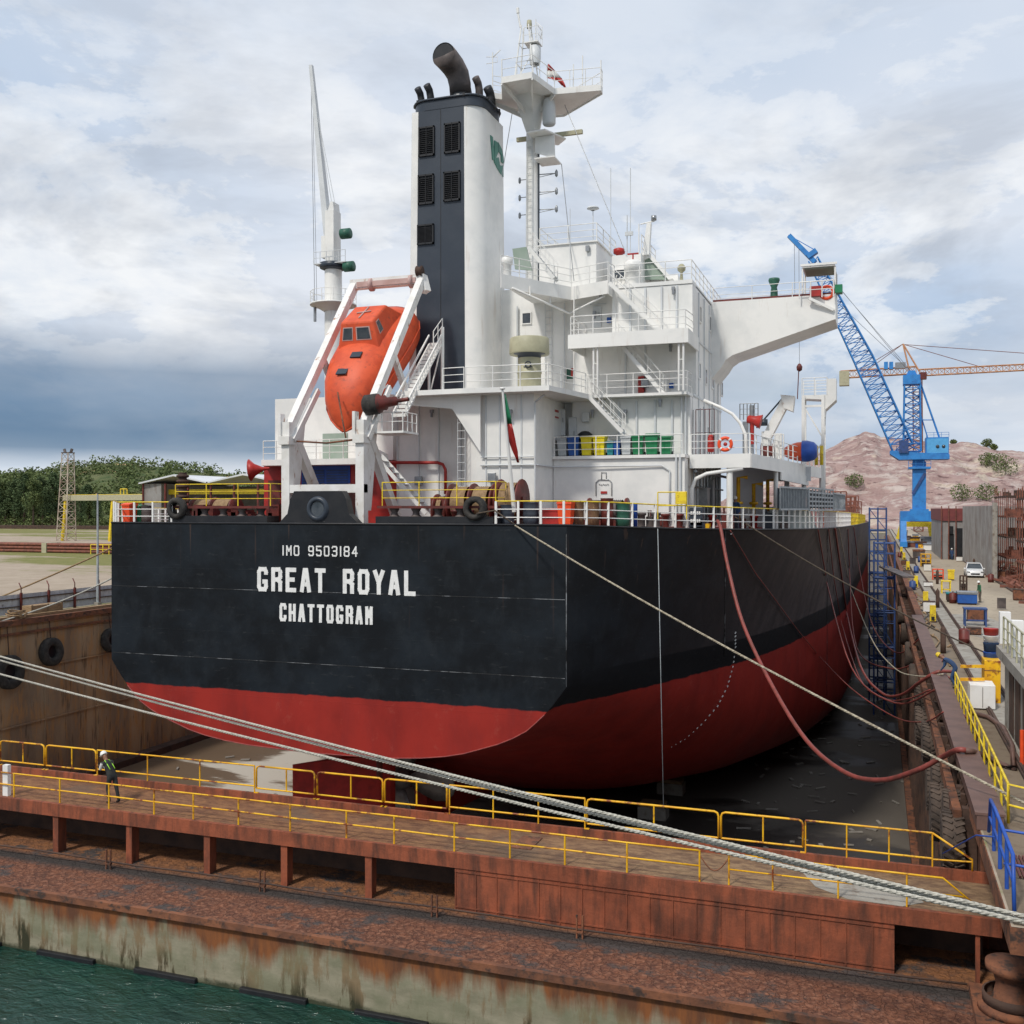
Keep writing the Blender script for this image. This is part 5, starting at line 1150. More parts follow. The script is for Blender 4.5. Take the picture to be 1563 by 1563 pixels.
# main edge railing: transom and both sides; white stanchions, yellow hand rail
def edge_rail(pts, hh=1.12, st=1.25):
    w_ = MB(); y_ = MB()
    for si, (a, b) in enumerate(zip(pts, pts[1:])):
        a, b = Vector(a), Vector(b); n_ = max(1, round((b - a).length / st))
        for i in range(1 if si else 0, n_ + 1): p = a.lerp(b, i / n_); w_.box(p.x - .05, p.x + .05, p.y - .035, p.y + .035, p.z, p.z + hh)
        for k in (.36, .68): w_.tube(a + Vector((0, 0, hh * k)), b + Vector((0, 0, hh * k)), .024, n=5)
        y_.tube(a + Vector((0, 0, hh)), b + Vector((0, 0, hh)), .032, n=5)
    r_ = part('stern_rail', w_, 'white'); part('hand_rail', y_, 'yellow', r_)
edge_rail([(XY(757, TY + .15), TY + .15, 12.5), (SX + 11.95, TY + .15, 12.5)] + [(sideX(y) - .12, y, deckz(y)) for y in (44.5, 47, 51.7, 57.5, 62, 68, 80, 93)])
edge_rail([(SX - 11.95, TY + .15, 12.5), (XY(262, TY + .15), TY + .15, 12.5)])
edge_rail([(2 * SX - sideX(y) + .12, y, deckz(y)) for y in (42.4, 44.5, 47, 51.7, 57.5)])
for p0, p1 in ((262, 412), (577, 756)):
    xa, xb = XY(p0, 43.2), XY(p1, 43.2); mb = MB(); mb.rail([(xa + .2, 43.25, 13.42), (xb, 43.25, 13.42), (xb, 44.6, 13.42)], 1.1, 3, 1.8, .026, .03); part('bed_rail', mb, 'yellow')
mb = MB(); xa, xb = XY(1004, 46.8), XY(1048, 46.8); mb.rail([(xa, 46.8, 12.8), (xb, 46.8, 12.8)], 1.25, 2, 1.3, .03, .03); mb.box(xb - .5, xb, 46.7, 46.9, 13.5, 14.05); part('access_rail', mb, 'yellow')
# ---- mooring winches with rope on the drums
def winch(x0, x1, y, zc, r_, ropes='ropebrown'):
    w_ = part('mooring_winch', MB().box(x0 - .2, x1 + .2, y - .8, y + .8, 12.3, 12.75).box(x0 - .15, x0 + .05, y - .3, y + .3, 12.7, zc + .2).box(x1 - .05, x1 + .15, y - .3, y + .3, 12.7, zc + .2), 'darkred')
    n_ = 2 if x1 - x0 > 2.2 else 1; L_x = (x1 - x0) / n_
    for k in range(n_):
        xa = x0 + k * L_x + .12; m_ = int((L_x - .24) / .1); prof = []
        for i in range(m_): prof += [(r_ * .80, xa + i * .1), (r_ * .86, xa + i * .1 + .05)]
        part('rope_drum', MB().lathe((0, y, zc), prof, 20, (1, 0, 0)), ropes, w_)
    for k in range(n_ + 1):
        xa = x0 + k * L_x; part('flange', MB().lathe((xa, y, zc), [(0, -.05), (r_, -.05), (r_ * 1.02, 0), (r_, .05), (0, .05)], 24, (1, 0, 0)), 'darkred', w_)
    return w_
winch(XY(692, 45.6), XY(757, 45.6), 45.6, 13.55, .95); winch(XY(765, 45.2), XY(797, 45.2), 45.2, 13.65, 1.02); winch(XY(668, 46), XY(686, 46), 46, 13.3, .7)
winch(XY(452, 45.6), XY(532, 45.6), 45.8, 13.6, .95); winch(XY(300, 46), XY(360, 46), 46, 13.2, .7); winch(-13.5, -11.6, 49.2, 13.2, .62, 'soot')
mb = MB(); x = XY(661, 46.2)
part('winch_motor', MB().box(XY(662, 46), XY(690, 46), 45.6, 46.6, 12.4, 13.8), 'darkred')
# red fire main on the port side, louvred container wall, horn
mb = MB(); ya = 49.6; mb.path([V(470, 716, Y=ya), V(560, 717, Y=ya), V(668, 717, Y=ya), V(676, 720, Y=ya), V(680, 728, Y=ya), V(680, 765, Y=ya)], .085, 8); part('fire_main', mb, 'red')
yp = 50.2; xa, xb = XY(403, yp), XY(606, yp)
part('port_house', MB().box(xa, xb, yp, 56, 12.3, 15.9), 'red')
a, b = V(461, 745, Y=yp), V(535, 719, Y=yp)
q = part('shutter_frame', MB().box(a.x, b.x, yp - .06, yp - .01, 12.8, b.z), 'blue')
mb = MB()
for i in range(18): z = 12.9 + i * .145; mb.box(a.x + .12, (a.x + b.x) / 2 - .08, yp - .10, yp - .065, z, z + .09); mb.box((a.x + b.x) / 2 + .08, b.x - .12, yp - .10, yp - .065, z, z + .09)
part('shutter', mb, 'scafblue', q)
part('grey_door', MB().box(XY(410, yp), XY(428, yp), yp - .05, yp, 12.5, 14.9), 'darkred')
# upper port house
yp2 = 51.5; xa, xb = XY(420, yp2), XY(600, yp2)
part('port_house', MB().box(xa, xb, yp2, 58, L1 + .01, V(430, 620, Y=yp2).z), 'white')
a, b = V(493, 698, Y=yp2), V(531, 672, Y=yp2); part('door', MB().box(a.x, b.x, yp2 - .04, yp2, L1, b.z), 'greenunder', None); 
mb = MB().slab([(XY(399, 48.8), 48.8), (XY(545, 48.8), 48.8), (XY(575, 51), 51.4), (XY(405, 51), 51.4)], L1, .32); part('port_platform', mb, 'white')
part('deck_railing', MB().rail([(XY(402, 50.9), 50.9, L1), (XY(402, 48.9), 48.9, L1), (XY(545, 48.9), 48.9, L1)], 1.05, 3, .9), 'white')
hp = V(398, 727, Y=48.5); part('loud_hailer', MB().lathe(hp, [(.05, -.5), (.12, -.1), (.35, .35), (.62, .6), (.5, .55), (.1, .2)], 18, (-.9, -.3, -.1)), 'red')
part('curved_duct', MB().path([V(565, 708, Y=48.5), V(575, 700, Y=48.5), V(588, 707, Y=48.5), V(590, 725, Y=48.5)], .16, 10), 'white')
# port quarter clutter: things standing on the deck
def drum(name, label, cat, px0, px1, py0, Y, mat, grp=None, ribs=2):
    x0, x1 = XY(px0, Y), XY(px1, Y); r_ = (x1 - x0) / 2; zb_ = deckz(Y); zt = V((px0 + px1) / 2, py0, Y=Y).z; h = zt - zb_
    t = thing(name, label, cat, ((x0 + x1) / 2, Y, zb_), grp)
    prof = [(0, 0), (r_, 0)]
    for k in range(ribs): z = h * (k + 1) / (ribs + 1); prof += [(r_, z - .05), (r_ * 1.04, z), (r_, z + .05)]
    prof += [(r_, h), (r_ * 1.03, h + .02), (r_ * .95, h + .02), (r_ * .93, h - .03), (0, h - .03)]
    obj('body', MB().lathe(((x0 + x1) / 2, Y, zb_), prof, 22), M[mat], t)
    obj('bung', MB().lathe(((x0 + x1) / 2 + r_ * .5, Y, zb_ + h - .03), [(.05, 0), (.05, .04), (0, .05)], 8), M['black'], t); return t
pm('barrel', (.18, .10, .05), (.12, .06, .035), 4, rough=.7, alt2=(.35, .22, .10), s2=7, lo2=.6, hi2=.66)
drum('barrel', 'brown rusty barrel right beside the tall orange bin on the stern deck', 'barrel', 872, 891, 777, 45.2, 'barrel', 'barrels on the stern deck')
drum('barrel', 'brown rusty barrel next to the dark red tank on the stern deck', 'barrel', 893, 914, 776, 45.6, 'barrel', 'barrels on the stern deck')
drum('tank', 'tall dark red steel tank between the brown and green barrels', 'tank', 917, 936, 772, 46.0, 'darkred', None, 1)
drum('barrel', 'green and brown drum right of the dark red tank', 'barrel', 940, 961, 780, 46.6, 'darkgreen', 'barrels on the stern deck')
drum('gas_bottle', 'slim blue gas bottle behind the white stanchions', 'gas bottle', 965, 973, 780, 47.2, 'blue', None, 0)
drum('barrel', 'dark navy drum standing behind the rope winch', 'barrel', 799, 822, 778, 44.6, 'navy', None, 3)
drum('barrel', 'grey ribbed drum left of the winch end, below the flagstaff', 'barrel', 764, 784, 782, 43.6, 'navy', None, 4)
drum('barrel', 'brown barrel on the port quarter by the left rail', 'barrel', 218, 232, 783, 43.6, 'soot', None)
def crate(name, label, cat, px0, px1, py0, Y, dy, mat, z0=None, slat=True, grp=None):
    x0, x1 = XY(px0, Y), XY(px1, Y); zb_ = deckz(Y) if z0 is None else z0; zt = V((px0 + px1) / 2, py0, Y=Y).z
    t = thing(name, label, cat, ((x0 + x1) / 2, Y, zb_), grp); obj('body', MB().box(x0, x1, Y, Y + dy, zb_, zt), M[mat], t, .02)
    mb = MB(); w_ = (x1 - x0)
    for k in range(3): z = zb_ + (zt - zb_) * (.12 + .36 * k); mb.box(x0 - .02, x1 + .02, Y - .03, Y - .002, z, z + .07)
    obj('battens', mb, M[mat], t); return t
crate('crate', 'dark red steel box on the deck behind the corner rail', 'box', 824, 856, 787, 44.4, .9, 'red')
crate('notice_box', 'grey steel locker with two white stencilled lines by the red ladder', 'locker', 1052, 1072, 785, 50.0, .5, 'navy')
x0, x1 = XY(1054, 49.95), XY(1071, 49.95); mb = MB()
for zz_ in (13.0, 12.62):
    for k in range(5): mb.box(x0 + k * .1, x0 + k * .1 + .07, 49.94, 49.965, zz_ - .0, zz_ + .16)
o = bpy.data.objects['notice_box']; obj('stencil', mb, M['white'], o)
def wheelie(px, Y, z0, mat, label, grp, h=1.06, w_=.58, d=.66, open_=False):
    t = thing('wheelie_bin', label, 'bin', (XY(px, Y), Y, z0), grp); x = XY(px, Y); a, b = w_ / 2 * .82, w_ / 2
    P = [(x - a, Y - d * .38, z0 + .05), (x + a, Y - d * .38, z0 + .05), (x + a, Y + d * .38, z0 + .05), (x - a, Y + d * .38, z0 + .05), (x - b, Y - d / 2, z0 + h * .9), (x + b, Y - d / 2, z0 + h * .9), (x + b, Y + d / 2, z0 + h * .9), (x - b, Y + d / 2, z0 + h * .9)]
    obj('body', MB().add(P, [(0, 3, 2, 1), (4, 5, 6, 7), (0, 1, 5, 4), (1, 2, 6, 5), (2, 3, 7, 6), (3, 0, 4, 7)]), M[mat], t, .015)
    obj('rim', MB().box(x - b - .02, x + b + .02, Y - d / 2 - .03, Y + d / 2 + .02, z0 + h * .86, z0 + h * .90), M[mat], t)
    obj('lid', MB().prism([(x - b - .02, Y - d / 2 - .02, z0 + h * .905), (x - b - .02, Y - d / 2 - .02, z0 + h * .93), (x - b - .02, Y, z0 + h), (x - b - .02, Y + d / 2, z0 + h * .98), (x - b - .02, Y + d / 2, z0 + h * .905)], (w_ + .04, 0, 0)), M[mat], t)
    for s_ in (-1, 1): obj('wheel', MB().lathe((x + s_ * (a + .02), Y + d * .36, z0 + .1), [(0, -.03), (.1, -.03), (.1, .03), (0, .03)], 12, (1, 0, 0)), M['rubber'], t)
    return t
G = 'waste bins in a row on the shelf deck'
for px, mat, lab, h, w_ in ((860, 'bingrey', 'pale grey bin at the left end of the bin row', 1.0, .5), (877, 'binblue', 'large blue bin left of the two yellow bins', 1.06, .62), (897, 'binyellow', 'yellow bin next to the large blue bin', 1.08, .58), (916, 'binyellow', 'yellow bin next to the small teal bin', 1.08, .62),
        (933, 'binteal', 'small teal bin between yellow and blue bins', .78, .36), (943, 'binblue', 'small blue bin right of the small teal bin', .78, .34), (957, 'bingrey', 'grey bin between the small blue and the green bins', 1.02, .52), (975, 'bingreen', 'green bin next to the grey bin', 1.06, .6), (996, 'bingreen', 'tallest green bin in the middle of the three green ones', 1.12, .66), (1017, 'bingreen', 'green bin at the right end of the bin row', .98, .58)):
    wheelie(px, 51.25, L1, mat, lab, G, h, w_)
tag(obj('refuse_bag', MB().lathe((XY(893, 51.9), 51.9, L1 + 1.0), [(.0, 0), (.35, .05), (.4, .2), (.2, .35), (.0, .38)], 12), M['black']), 'black refuse bag behind the first yellow bin', 'bag')
wheelie(864, 44.6, deckz(44.6), 'orange_bright', 'tall orange bin between the red box and the brown barrels', None, 1.2, .66)
wheelie(198, 43.6, 12.5, 'orange_bright', 'orange bin on the port corner of the stern deck', None, 1.1, .5); wheelie(212, 44.2, 12.5, 'green', 'green bin beside the orange bin on the port corner', None, 1.0, .55)
# rusty vent post at the port quarter and small black rubbish
mb = MB().tube((XY(279, 45), 45, 12.5), (XY(279, 45), 45, 15.2), .22, n=10)
for k in range(7): mb.lathe((XY(279, 45), 45, 13.3 + k * .27), [(.22, 0), (.34, .05), (.34, .13), (.22, .18)], 10)
part('vent_post', mb, 'rustdark')
mb = MB()
for i in range(16):
    x = rnd.uniform(XY(300, 44.5), XY(420, 44.5)); h = rnd.uniform(.2, .9); mb.box(x, x + rnd.uniform(.2, .6), 44, 44.7, 12.5, 12.6 + h)
part('deck_fittings', mb, 'darkred')
rnd = random.Random(5)
for i in range(26):
    mb = MB(); y = 48.5 + i * .75; x = sideX(y) - rnd.uniform(.8, 2.4); h = rnd.uniform(.25, 1.0); mb.box(x, x + rnd.uniform(.2, .7), y, y + .4, 12.0, 12.1 + h); mb.tube((x + .1, y + .1, 12.1 + h), (x + .1, y + .1, 12.4 + h), .05); part('deck_fitting', mb, ('soot', 'darkred', 'navy', 'white_worn', 'railyellow')[i % 5])
for i, (px, Y, mat) in enumerate(((706, 44.4, 'darkred'), (990, 48.3, 'soot'), (1026, 50.5, 'darkred'), (1097, 55, 'red'), (1161, 58, 'red'))):
    x = XY(px, Y); q = part('bollard', MB().box(x - .6, x + .6, Y - .3, Y + .3, deckz(Y) - .1, deckz(Y) + .12), mat)
    for s_ in (-.35, .35): part('bitt', MB().lathe((x + s_, Y, deckz(Y) + .12), [(.18, 0), (.18, .5), (.24, .55), (.24, .65), (0, .66)], 14), mat, q)
# tarpaulin covered gear
y0, y1 = 60.0, 66.0
mb = MB(); vs = []; nx, ny = 8, 14
for j in range(ny + 1):
    for i in range(nx + 1):
        u, v = i / nx, j / ny; y = y0 + (y1 - y0) * v; x = sideX(y) - 2.2 + 2.0 * u; e_ = min(u, 1 - u, v, 1 - v) * 5; z = deckz(y) + 1.15 * min(1, e_ * 1.5) ** .5 + .06 * math.sin(v * 20 + u * 5) * min(1, e_) - .05
        vs.append((x, y, z))
mb.add(vs, [(j*(nx+1)+i, j*(nx+1)+i+1, (j+1)*(nx+1)+i+1, (j+1)*(nx+1)+i) for j in range(ny) for i in range(nx)], True)
tag(obj('tarpaulin', mb, M['tarp']), 'grey tarpaulin draped over gear on the side deck below the gangway', 'tarpaulin')
# ---- gear on the starboard platform
y_ = a1.y + 1.0
t = part('rod_rack', MB().rail([(XY(1062, y_), y_, PZ), (XY(1090, y_), y_, PZ)], 2.4, 2, .25, .02, .022), 'darkred')
mb = MB()
for p in (1048, 1057, 1068, 1073, 1080, 1086): x = XY(p, y_ - .2); mb.tube((x, y_ - .2, PZ), (x + .03, y_ - .2, PZ + rnd.uniform(1.4, 2.7)), .03, n=5)
part('rods', mb, 'steel', t)
part('curved_arm', MB().path([V(1074, 622, Y=y_), V(1100, 633, Y=y_), V(1118, 643, Y=y_), V(1130, 657, Y=y_), V(1138, 675, Y=y_), (XY(1139, y_), y_, PZ)], .085, 10), 'white')
mb = MB(); x = XY(1085, a1.y + .3); tz = PZ
t = thing('fire_extinguisher', 'red fire extinguisher on the platform rail beside the lifebuoy', 'extinguisher', (x, a1.y + .3, tz))
obj('body', MB().lathe((x, a1.y + .3, tz + .15), [(0, 0), (.16, .02), (.17, .1), (.17, .75), (.1, .88), (0, .9)], 16), M['red'], t); obj('nozzle', MB().tube((x, a1.y + .3, tz + 1.05), (x, a1.y + .3, tz + 1.15), .05).path([(x, a1.y + .3, tz + 1.12), (x + .15, a1.y + .2, tz + 1.05), (x + .18, a1.y + .15, tz + .6)], .02), M['black'], t)
x = XY(1107, a1.y - .05); c_ = (x, a1.y - .1, V(1107, 689, Y=a1.y).z)
t = thing('lifebuoy', 'orange and white ring lifebuoy hanging on the platform rail', 'lifebuoy', c_)
obj('ring', MB().lathe(c_, [(.22 + .085 + .085 * math.cos(R(a)), .085 * math.sin(R(a))) for a in range(0, 361, 30)], 28, (0, 1, 0)), M['orange_bright'], t)
for k in range(4):
    a = R(45 + 90 * k); d_ = Vector((math.cos(a), 0, math.sin(a))); q = Vector(c_) + d_ * .305; s_ = Vector((-d_.z, 0, d_.x))
    obj('band', MB().lathe(q - s_ * .04, [(.092, 0), (.092, .08)], 14, s_), M['white'], t)
obj('badge', MB().lathe((c_[0], c_[1] + .05, c_[2]), [(0, 0), (.1, 0), (.1, .02), (0, .02)], 12, (0, 1, 0)), M['red'], t)
# fire monitor tower, red nozzle
Ym = 58.5; x = XY(1143, Ym)
part('monitor_tower', MB().box(x - .35, x - .05, Ym, Ym + .3, PZ, PZ + 2.2).tube((x + .15, Ym, PZ), (x + .15, Ym, PZ + 3.1), .12).rail([(x - .5, Ym, PZ + 2.3), (x + .5, Ym, PZ + 2.3)], .9, 3, .2, .02, .03), 'steel')
part('fire_monitor', MB().tube((XY(1148, Ym - .3), Ym - .3, PZ + .9), (XY(1148, Ym - .3), Ym - .3, PZ + 2.3), .11).lathe(V(1148, 652, Y=Ym - .3), [(.1, -.3), (.22, -.25), (.25, .1), (.38, .45), (.42, .5), (0, .45)], 14, (1, 0, -.25)), 'red')
# jib crane for the rescue boat
Yj = 62; A, B = V(1170, 680, Y=Yj), V(1200, 622, Y=Yj)
cr = part('boat_crane', MB().tube((A.x, Yj, PZ), (A.x, Yj, A.z + .4), .3, n=12), 'white')
mb = MB(); mb.beam(A, B, .5, .75, (0, 1, 0)); mb.prism([B + Vector((-.3, -.44, .3)), B + Vector((.5, -.44, .2)), B + Vector((.4, -.44, -.7)), B + Vector((-.1, -.44, -.5))], (0, .88, 0)); part('jib', mb, 'white_worn', cr)
mb = MB(); mb.tube(B + Vector((-.1, -.3, .2)), A + Vector((-.55, -.3, .6)), .05); mb.lathe(A + Vector((-.3, -.5, .9)), [(0, 0), (.2, 0), (.2, .4), (0, .4)], 12, (1, 0, 0)); part('hydraulics', mb, 'navy', cr)
part('winch_drum', MB().lathe((XY(1170, 59), 59, PZ + .55), [(0, -.3), (.42, -.3), (.42, -.22), (.3, -.2), (.3, .3), (.42, .32), (.42, .4), (0, .4)], 18, (1, 0, 0)), 'darkred', cr)
part('winch_panel', MB().box(XY(1182, 60), XY(1193, 60), 60, 60.4, PZ, PZ + 1.6).rail([(XY(1176, 59.5), 59.5, PZ), (XY(1196, 59.5), 59.5, PZ)], 1.5, 2, .25, .03, .035), 'white', cr)
# rescue boat with a blue cover
xa, xb = XY(1196, 64), XY(1246, 64); zb_ = PZ + .15; t = thing('rescue_boat', 'orange rescue boat with blue covered end on the starboard platform', 'boat', ((xa + xb) / 2, 64.5, PZ))
mb = MB(); vs = []; kk = [(0, .2, .35), (.15, .55, .6), (.4, .8, .8), (.7, .85, .85), (.92, .75, .7), (1, .4, .45)]
for u, hw, hh in kk:
    x = xa + (xb - xa) * u
    for k in range(14): a = 2 * math.pi * k / 14; vs.append((x, 64.5 + hw * math.cos(a), zb_ + .62 + hh * math.sin(a) * .72))
mb.add(vs, [(i*14+k, i*14+(k+1) % 14, (i+1)*14+(k+1) % 14, (i+1)*14+k) for i in range(5) for k in range(14)], True); mb.add(vs[:14], [tuple(range(14))]); mb.add(vs[-14:], [tuple(range(14))])
obj('hull', mb, M['orange'], t); xm = xa + (xb - xa) * .62
mb = MB(); vs = []; kc = [(.55, .87, .87), (.7, .89, .89), (.92, .79, .74), (1.01, .44, .49)]
for u, hw, hh in kc:
    x = xa + (xb - xa) * u
    for k in range(14): a = 2 * math.pi * k / 14; vs.append((x, 64.5 + hw * math.cos(a), zb_ + .64 + hh * math.sin(a) * .74))
mb.add(vs, [(i*14+k, i*14+(k+1) % 14, (i+1)*14+(k+1) % 14, (i+1)*14+k) for i in range(3) for k in range(14)], True); mb.add(vs[-14:], [tuple(range(14))])
obj('cover', mb, M['blue'], t)
for k, px in enumerate((1246, 1254)): tag(obj('float_drum', MB().lathe((XY(px, 66), 66, PZ), [(0, 0), (.10, 0), (.11, 1.2), (0, 1.2)], 12), M['yellow']), ('yellow upright tube next to the blue boat cover', 'yellow upright tube nearest the platform corner')[k], 'tube', 'yellow upright tubes on the platform')
# look-out tower
Yt = 68.0; xa, xb = XY(1224, Yt), XY(1256, Yt); z1 = V(1240, 614, Y=Yt).z; z2_ = V(1240, 590, Y=Yt).z
mb = MB()
for x in (xa + .08, xb):
    for y in (Yt, Yt + 1.4): mb.beam((x, y, PZ - 2), (x, y, z1), .2, .2)
mb.beam((xa, Yt, V(1, 671, Y=Yt).z), (xb, Yt, V(1, 671, Y=Yt).z), .12, .14); mb.beam((xa, Yt, z1 - .5), (xb, Yt, PZ + 1.8), .09, .09); mb.beam((xb, Yt, PZ + 1.5), (xa, Yt, PZ), .09, .09)
mb.prism([(xa, Yt, z1), (XY(1276, Yt), Yt, z1), (XY(1276, Yt), Yt, z1 - .35), (xb + .15, Yt, z1 - .95), (xb + .1, Yt, z1 - 1.4), (xb, Yt, z1 - .3), (xa, Yt, z1 - .2)], (0, 1.6, 0))
tw = part('lookout_tower', mb, 'white')
part('tower_rail', MB().rail([(xa, Yt, z1), (XY(1262, Yt), Yt, z1), (XY(1262, Yt), Yt + 1.5, z1), (xa, Yt + 1.5, z1)], 1.1, 3, .8), 'white', tw)
part('tower_screen', MB().box(XY(1262, Yt), XY(1276, Yt), Yt, Yt + 1.5, z1, z2_), 'white', tw)
# cargo hold side beyond: hatch coamings and pipes just above the deck line
mb = MB()
for i in range(8): mb.box(SX - 10, SX + 10, 84 + i * 19, 97 + i * 19, 10.5, 12.6 - i * .03)
part('hatch_coaming', mb, 'ruststeel')
Yb = 96
t = part('hold_stanchions', MB().rail([(sideX(y) - .1, y, deckz(y)) for y in (93, 105, 125, 150)], 1.1, 3, 2.2, .03, .06), 'yellow')
mb = MB()
for i in range(9): y = 90 + i * 6.5; mb.box(sideX(y) - 1.2, sideX(y) - .7, y, y + 2.2, 11.3, 12.5)
part('rail_screens', mb, 'white')
rs = random.Random(8)
for i in range(14):
    mb = MB(); y = 92 + i * 3.2; x = sideX(y) - rs.uniform(1.5, 3); mb.rail([(x, y, 11.6), (x + 1.4, y, 11.6)], rs.uniform(1.4, 3.2), 3, .5, .06, .06); part('cargo_gear', mb, 'scafrust')
# ---- flagstaff and flags
s0, s1 = V(785, 792, Y=42.7), V(767, 606, Y=41.6)
part('flagstaff', MB().tube(s0, s1, .10, .05, 12).lathe(s1, [(.0, 0), (.12, .02), (.12, .1), (0, .12)], 10), 'white')
def cloth(name, label, rows, mats, bands):
    """rows: list of (left, right) points down the flag; bands: parts by row index"""
    t = thing(name, label, 'flag', tuple(rows[0][0]))
    for (i0, i1), mat in zip(bands, mats):
        vs = []; m_ = 6
        for i in range(i0, i1 + 1):
            a, b = rows[i]
            for k in range(m_ + 1): p = a.lerp(b, k / m_); vs.append(p + Vector((0, .07 * math.sin(k * 2.2 + i * .7), 0)))
        mb = MB().add(vs, [(i*(m_+1)+k, i*(m_+1)+k+1, (i+1)*(m_+1)+k+1, (i+1)*(m_+1)+k) for i in range(i1 - i0) for k in range(m_)], True)
        o = obj('cloth', mb, M[mat], t); o.modifiers.new('s', 'SOLIDIFY').thickness = .012
    return t
rows = [(V(a, y, Y=41.75 + .7 * i / 9), V(b, y, Y=41.75 + .7 * i / 9)) for i, (a, b, y) in enumerate(((769, 771, 612), (771, 775, 630), (772, 779, 646), (773, 781, 658), (775, 784, 668), (776, 787, 680), (779, 789, 690), (783, 791, 700), (787, 791, 709), (789, 792, 717)))]
cloth('ensign', 'limp green and red ensign hanging from the stern flagstaff', rows, ('green', 'red'), ((0, 3), (3, 9)))
fr = [(V(835, 112, Y=55.9), V(838, 112, Y=55.9)), (V(834, 119, Y=55.9), V(847, 121, Y=55.9))]
rows2 = [(V(a, b, Y=55.8), V(c, d, Y=55.8)) for a, b, c, d in ((836, 110, 838, 110), (834, 120, 847, 120), (834, 130, 857, 131), (850, 134, 862, 140), (857, 142, 865, 148))]
cloth('courtesy_flag', 'red and white flag fluttering below the mast platform rail', rows2, ('red', 'cloth_white', 'red'), ((0, 1), (1, 2), (2, 4)))
# draft figures along the starboard quarter: small welded marks following the hull
def hull_point(Y, z):
    sc = half_section(Y)
    for (x0, z0_), (x1, z1_) in zip(sc, sc[1:]):
        if z1_ <= z <= z0_: t_ = (z0_ - z) / max(1e-6, z0_ - z1_); return Vector((SX + x0 + (x1 - x0) * t_, Y, z))
    return Vector((SX + sc[-1][0], Y, z))
def hull_hit(px, py):
    """where a line of sight meets the starboard plating"""
    u, v = (px - 781.5) / FPX, (787 - py) / FPX; r_ = Vector((_c * u - _s, _s * u + _c, v)); t_ = 43
    while t_ < 200:
        q = r_ * t_ + Vector((0, 0, CAM_Z))
        if q.y > 42.2 and hull_point(q.y, q.z).x >= q.x: return q
        t_ += .04
    return q
mb = MB(); cur = [(1122, 978), (1122, 1000), (1118, 1030), (1110, 1060), (1095, 1090), (1070, 1118), (1045, 1140), (1018, 1155)]
for (xa_, ya_), (xb_, yb_) in zip(cur, cur[1:]):
    for k in range(4):
        q = hull_hit(xa_ + (xb_ - xa_) * k / 4, ya_ + (yb_ - ya_) * k / 4); mb.beam(q + Vector((0, -.03, 0)), q + Vector((.06, -.03, .10)), .03, .06)
part('draft_marks', mb, 'lettering')
for (a_, b_) in (((1107, 822), (1106, 1010)), ((1263, 820), (1262, 1110)), ((1300, 840), (1302, 880)), ((1272, 905), (1271, 935)), ((869, 838), (869, 1056))):
    mb = MB(); n_ = 8; pts = [hull_hit(a_[0] + (b_[0] - a_[0]) * k / n_, a_[1] + (b_[1] - a_[1]) * k / n_) + Vector((.01, -.02, 0)) for k in range(n_ + 1)]
    part('paint_line', MB().path(pts, .022, 4), 'beadgrey')
# plumb line hanging over the side, seam rods
pA = Vector((sideX(46.6) + .1, 46.6, 12.4)); mb = MB().path([V(1004, 818, Y=46.6), V(1013, 1244, Y=46.3)], .018, 5)
tag(obj('plumb_line', mb, M['galv']), 'thin pale cord hanging straight down the ship side from deck to dock floor', 'cord')
# ================================================================== crane quay on the right
def gp(px, py, Z=QZ): return V(px, py, Z=Z)
sh = lambda z, *r: MB().slab(list(r), z, .004)
tag(obj('quay_pavement', MB().poly([(2.35, 20.6, QZ + .004), (2.95, 20.6, QZ + .004), (2.95, 14.5, QZ + .004), (5.0, 14.5, QZ + .004), (5.0, 420, QZ + .004), (WX1 + .3, 420, QZ + .004), (WX1 + .3, 29.4, QZ + .004), (2.35, 29.15, QZ + .004)]), M['yard'], flip=False), kind='structure')
tag(obj('quay_road', MB().poly([(5.0, 14.5, QZ + .008), (11.6, 14.5, QZ + .008), (11.6, 420, QZ + .008), (5.0, 420, QZ + .008)]), M['road'], flip=False), kind='structure')
tag(obj('yard_ground', MB().poly([(11.6, 14.5, QZ + .006), (60, 14.5, QZ + .006), (60, 420, QZ + .006), (11.6, 420, QZ + .006)]), M['yard'], flip=False), kind='structure')
tag(obj('rail_strip', MB().poly([(3.95, 29.5, QZ + .012), (4.85, 29.5, QZ + .012), (4.85, 400, QZ + .012), (3.95, 400, QZ + .012)]), M['concrete_light'], flip=False), kind='structure')
t = thing('crane_rail', 'steel crane rails running along the dock edge beside the quay road', 'rail', (4.4, 60, QZ))
for x in (3.95, 4.88): obj('rail', MB().box(x - .09, x + .09, 24, 400, QZ + .014, QZ + .10).box(x - .035, x + .035, 24, 400, QZ + .10, QZ + .16), M['rustdark'], t)
tag(obj('crane_rail', MB().box(11.5, 11.72, 24, 400, QZ + .014, QZ + .12), M['rustdark']), 'single dark crane rail along the far side of the quay road', 'rail')
tag(obj('edge_beam', MB().box(2.22, 2.80, 26.4, 74, QZ + .01, QZ + .40).box(2.18, 2.84, 26.38, 74, QZ + .36, QZ + .42), M['ruststeel']), 'long rusty square steel beam lying on the dock edge', 'beam')
tag(obj('edge_kerb', MB().box(2.5, 2.95, 74.5, 300, QZ + .01, QZ + .3), M['rust']), 'rusty steel kerb along the far part of the dock edge', 'kerb')
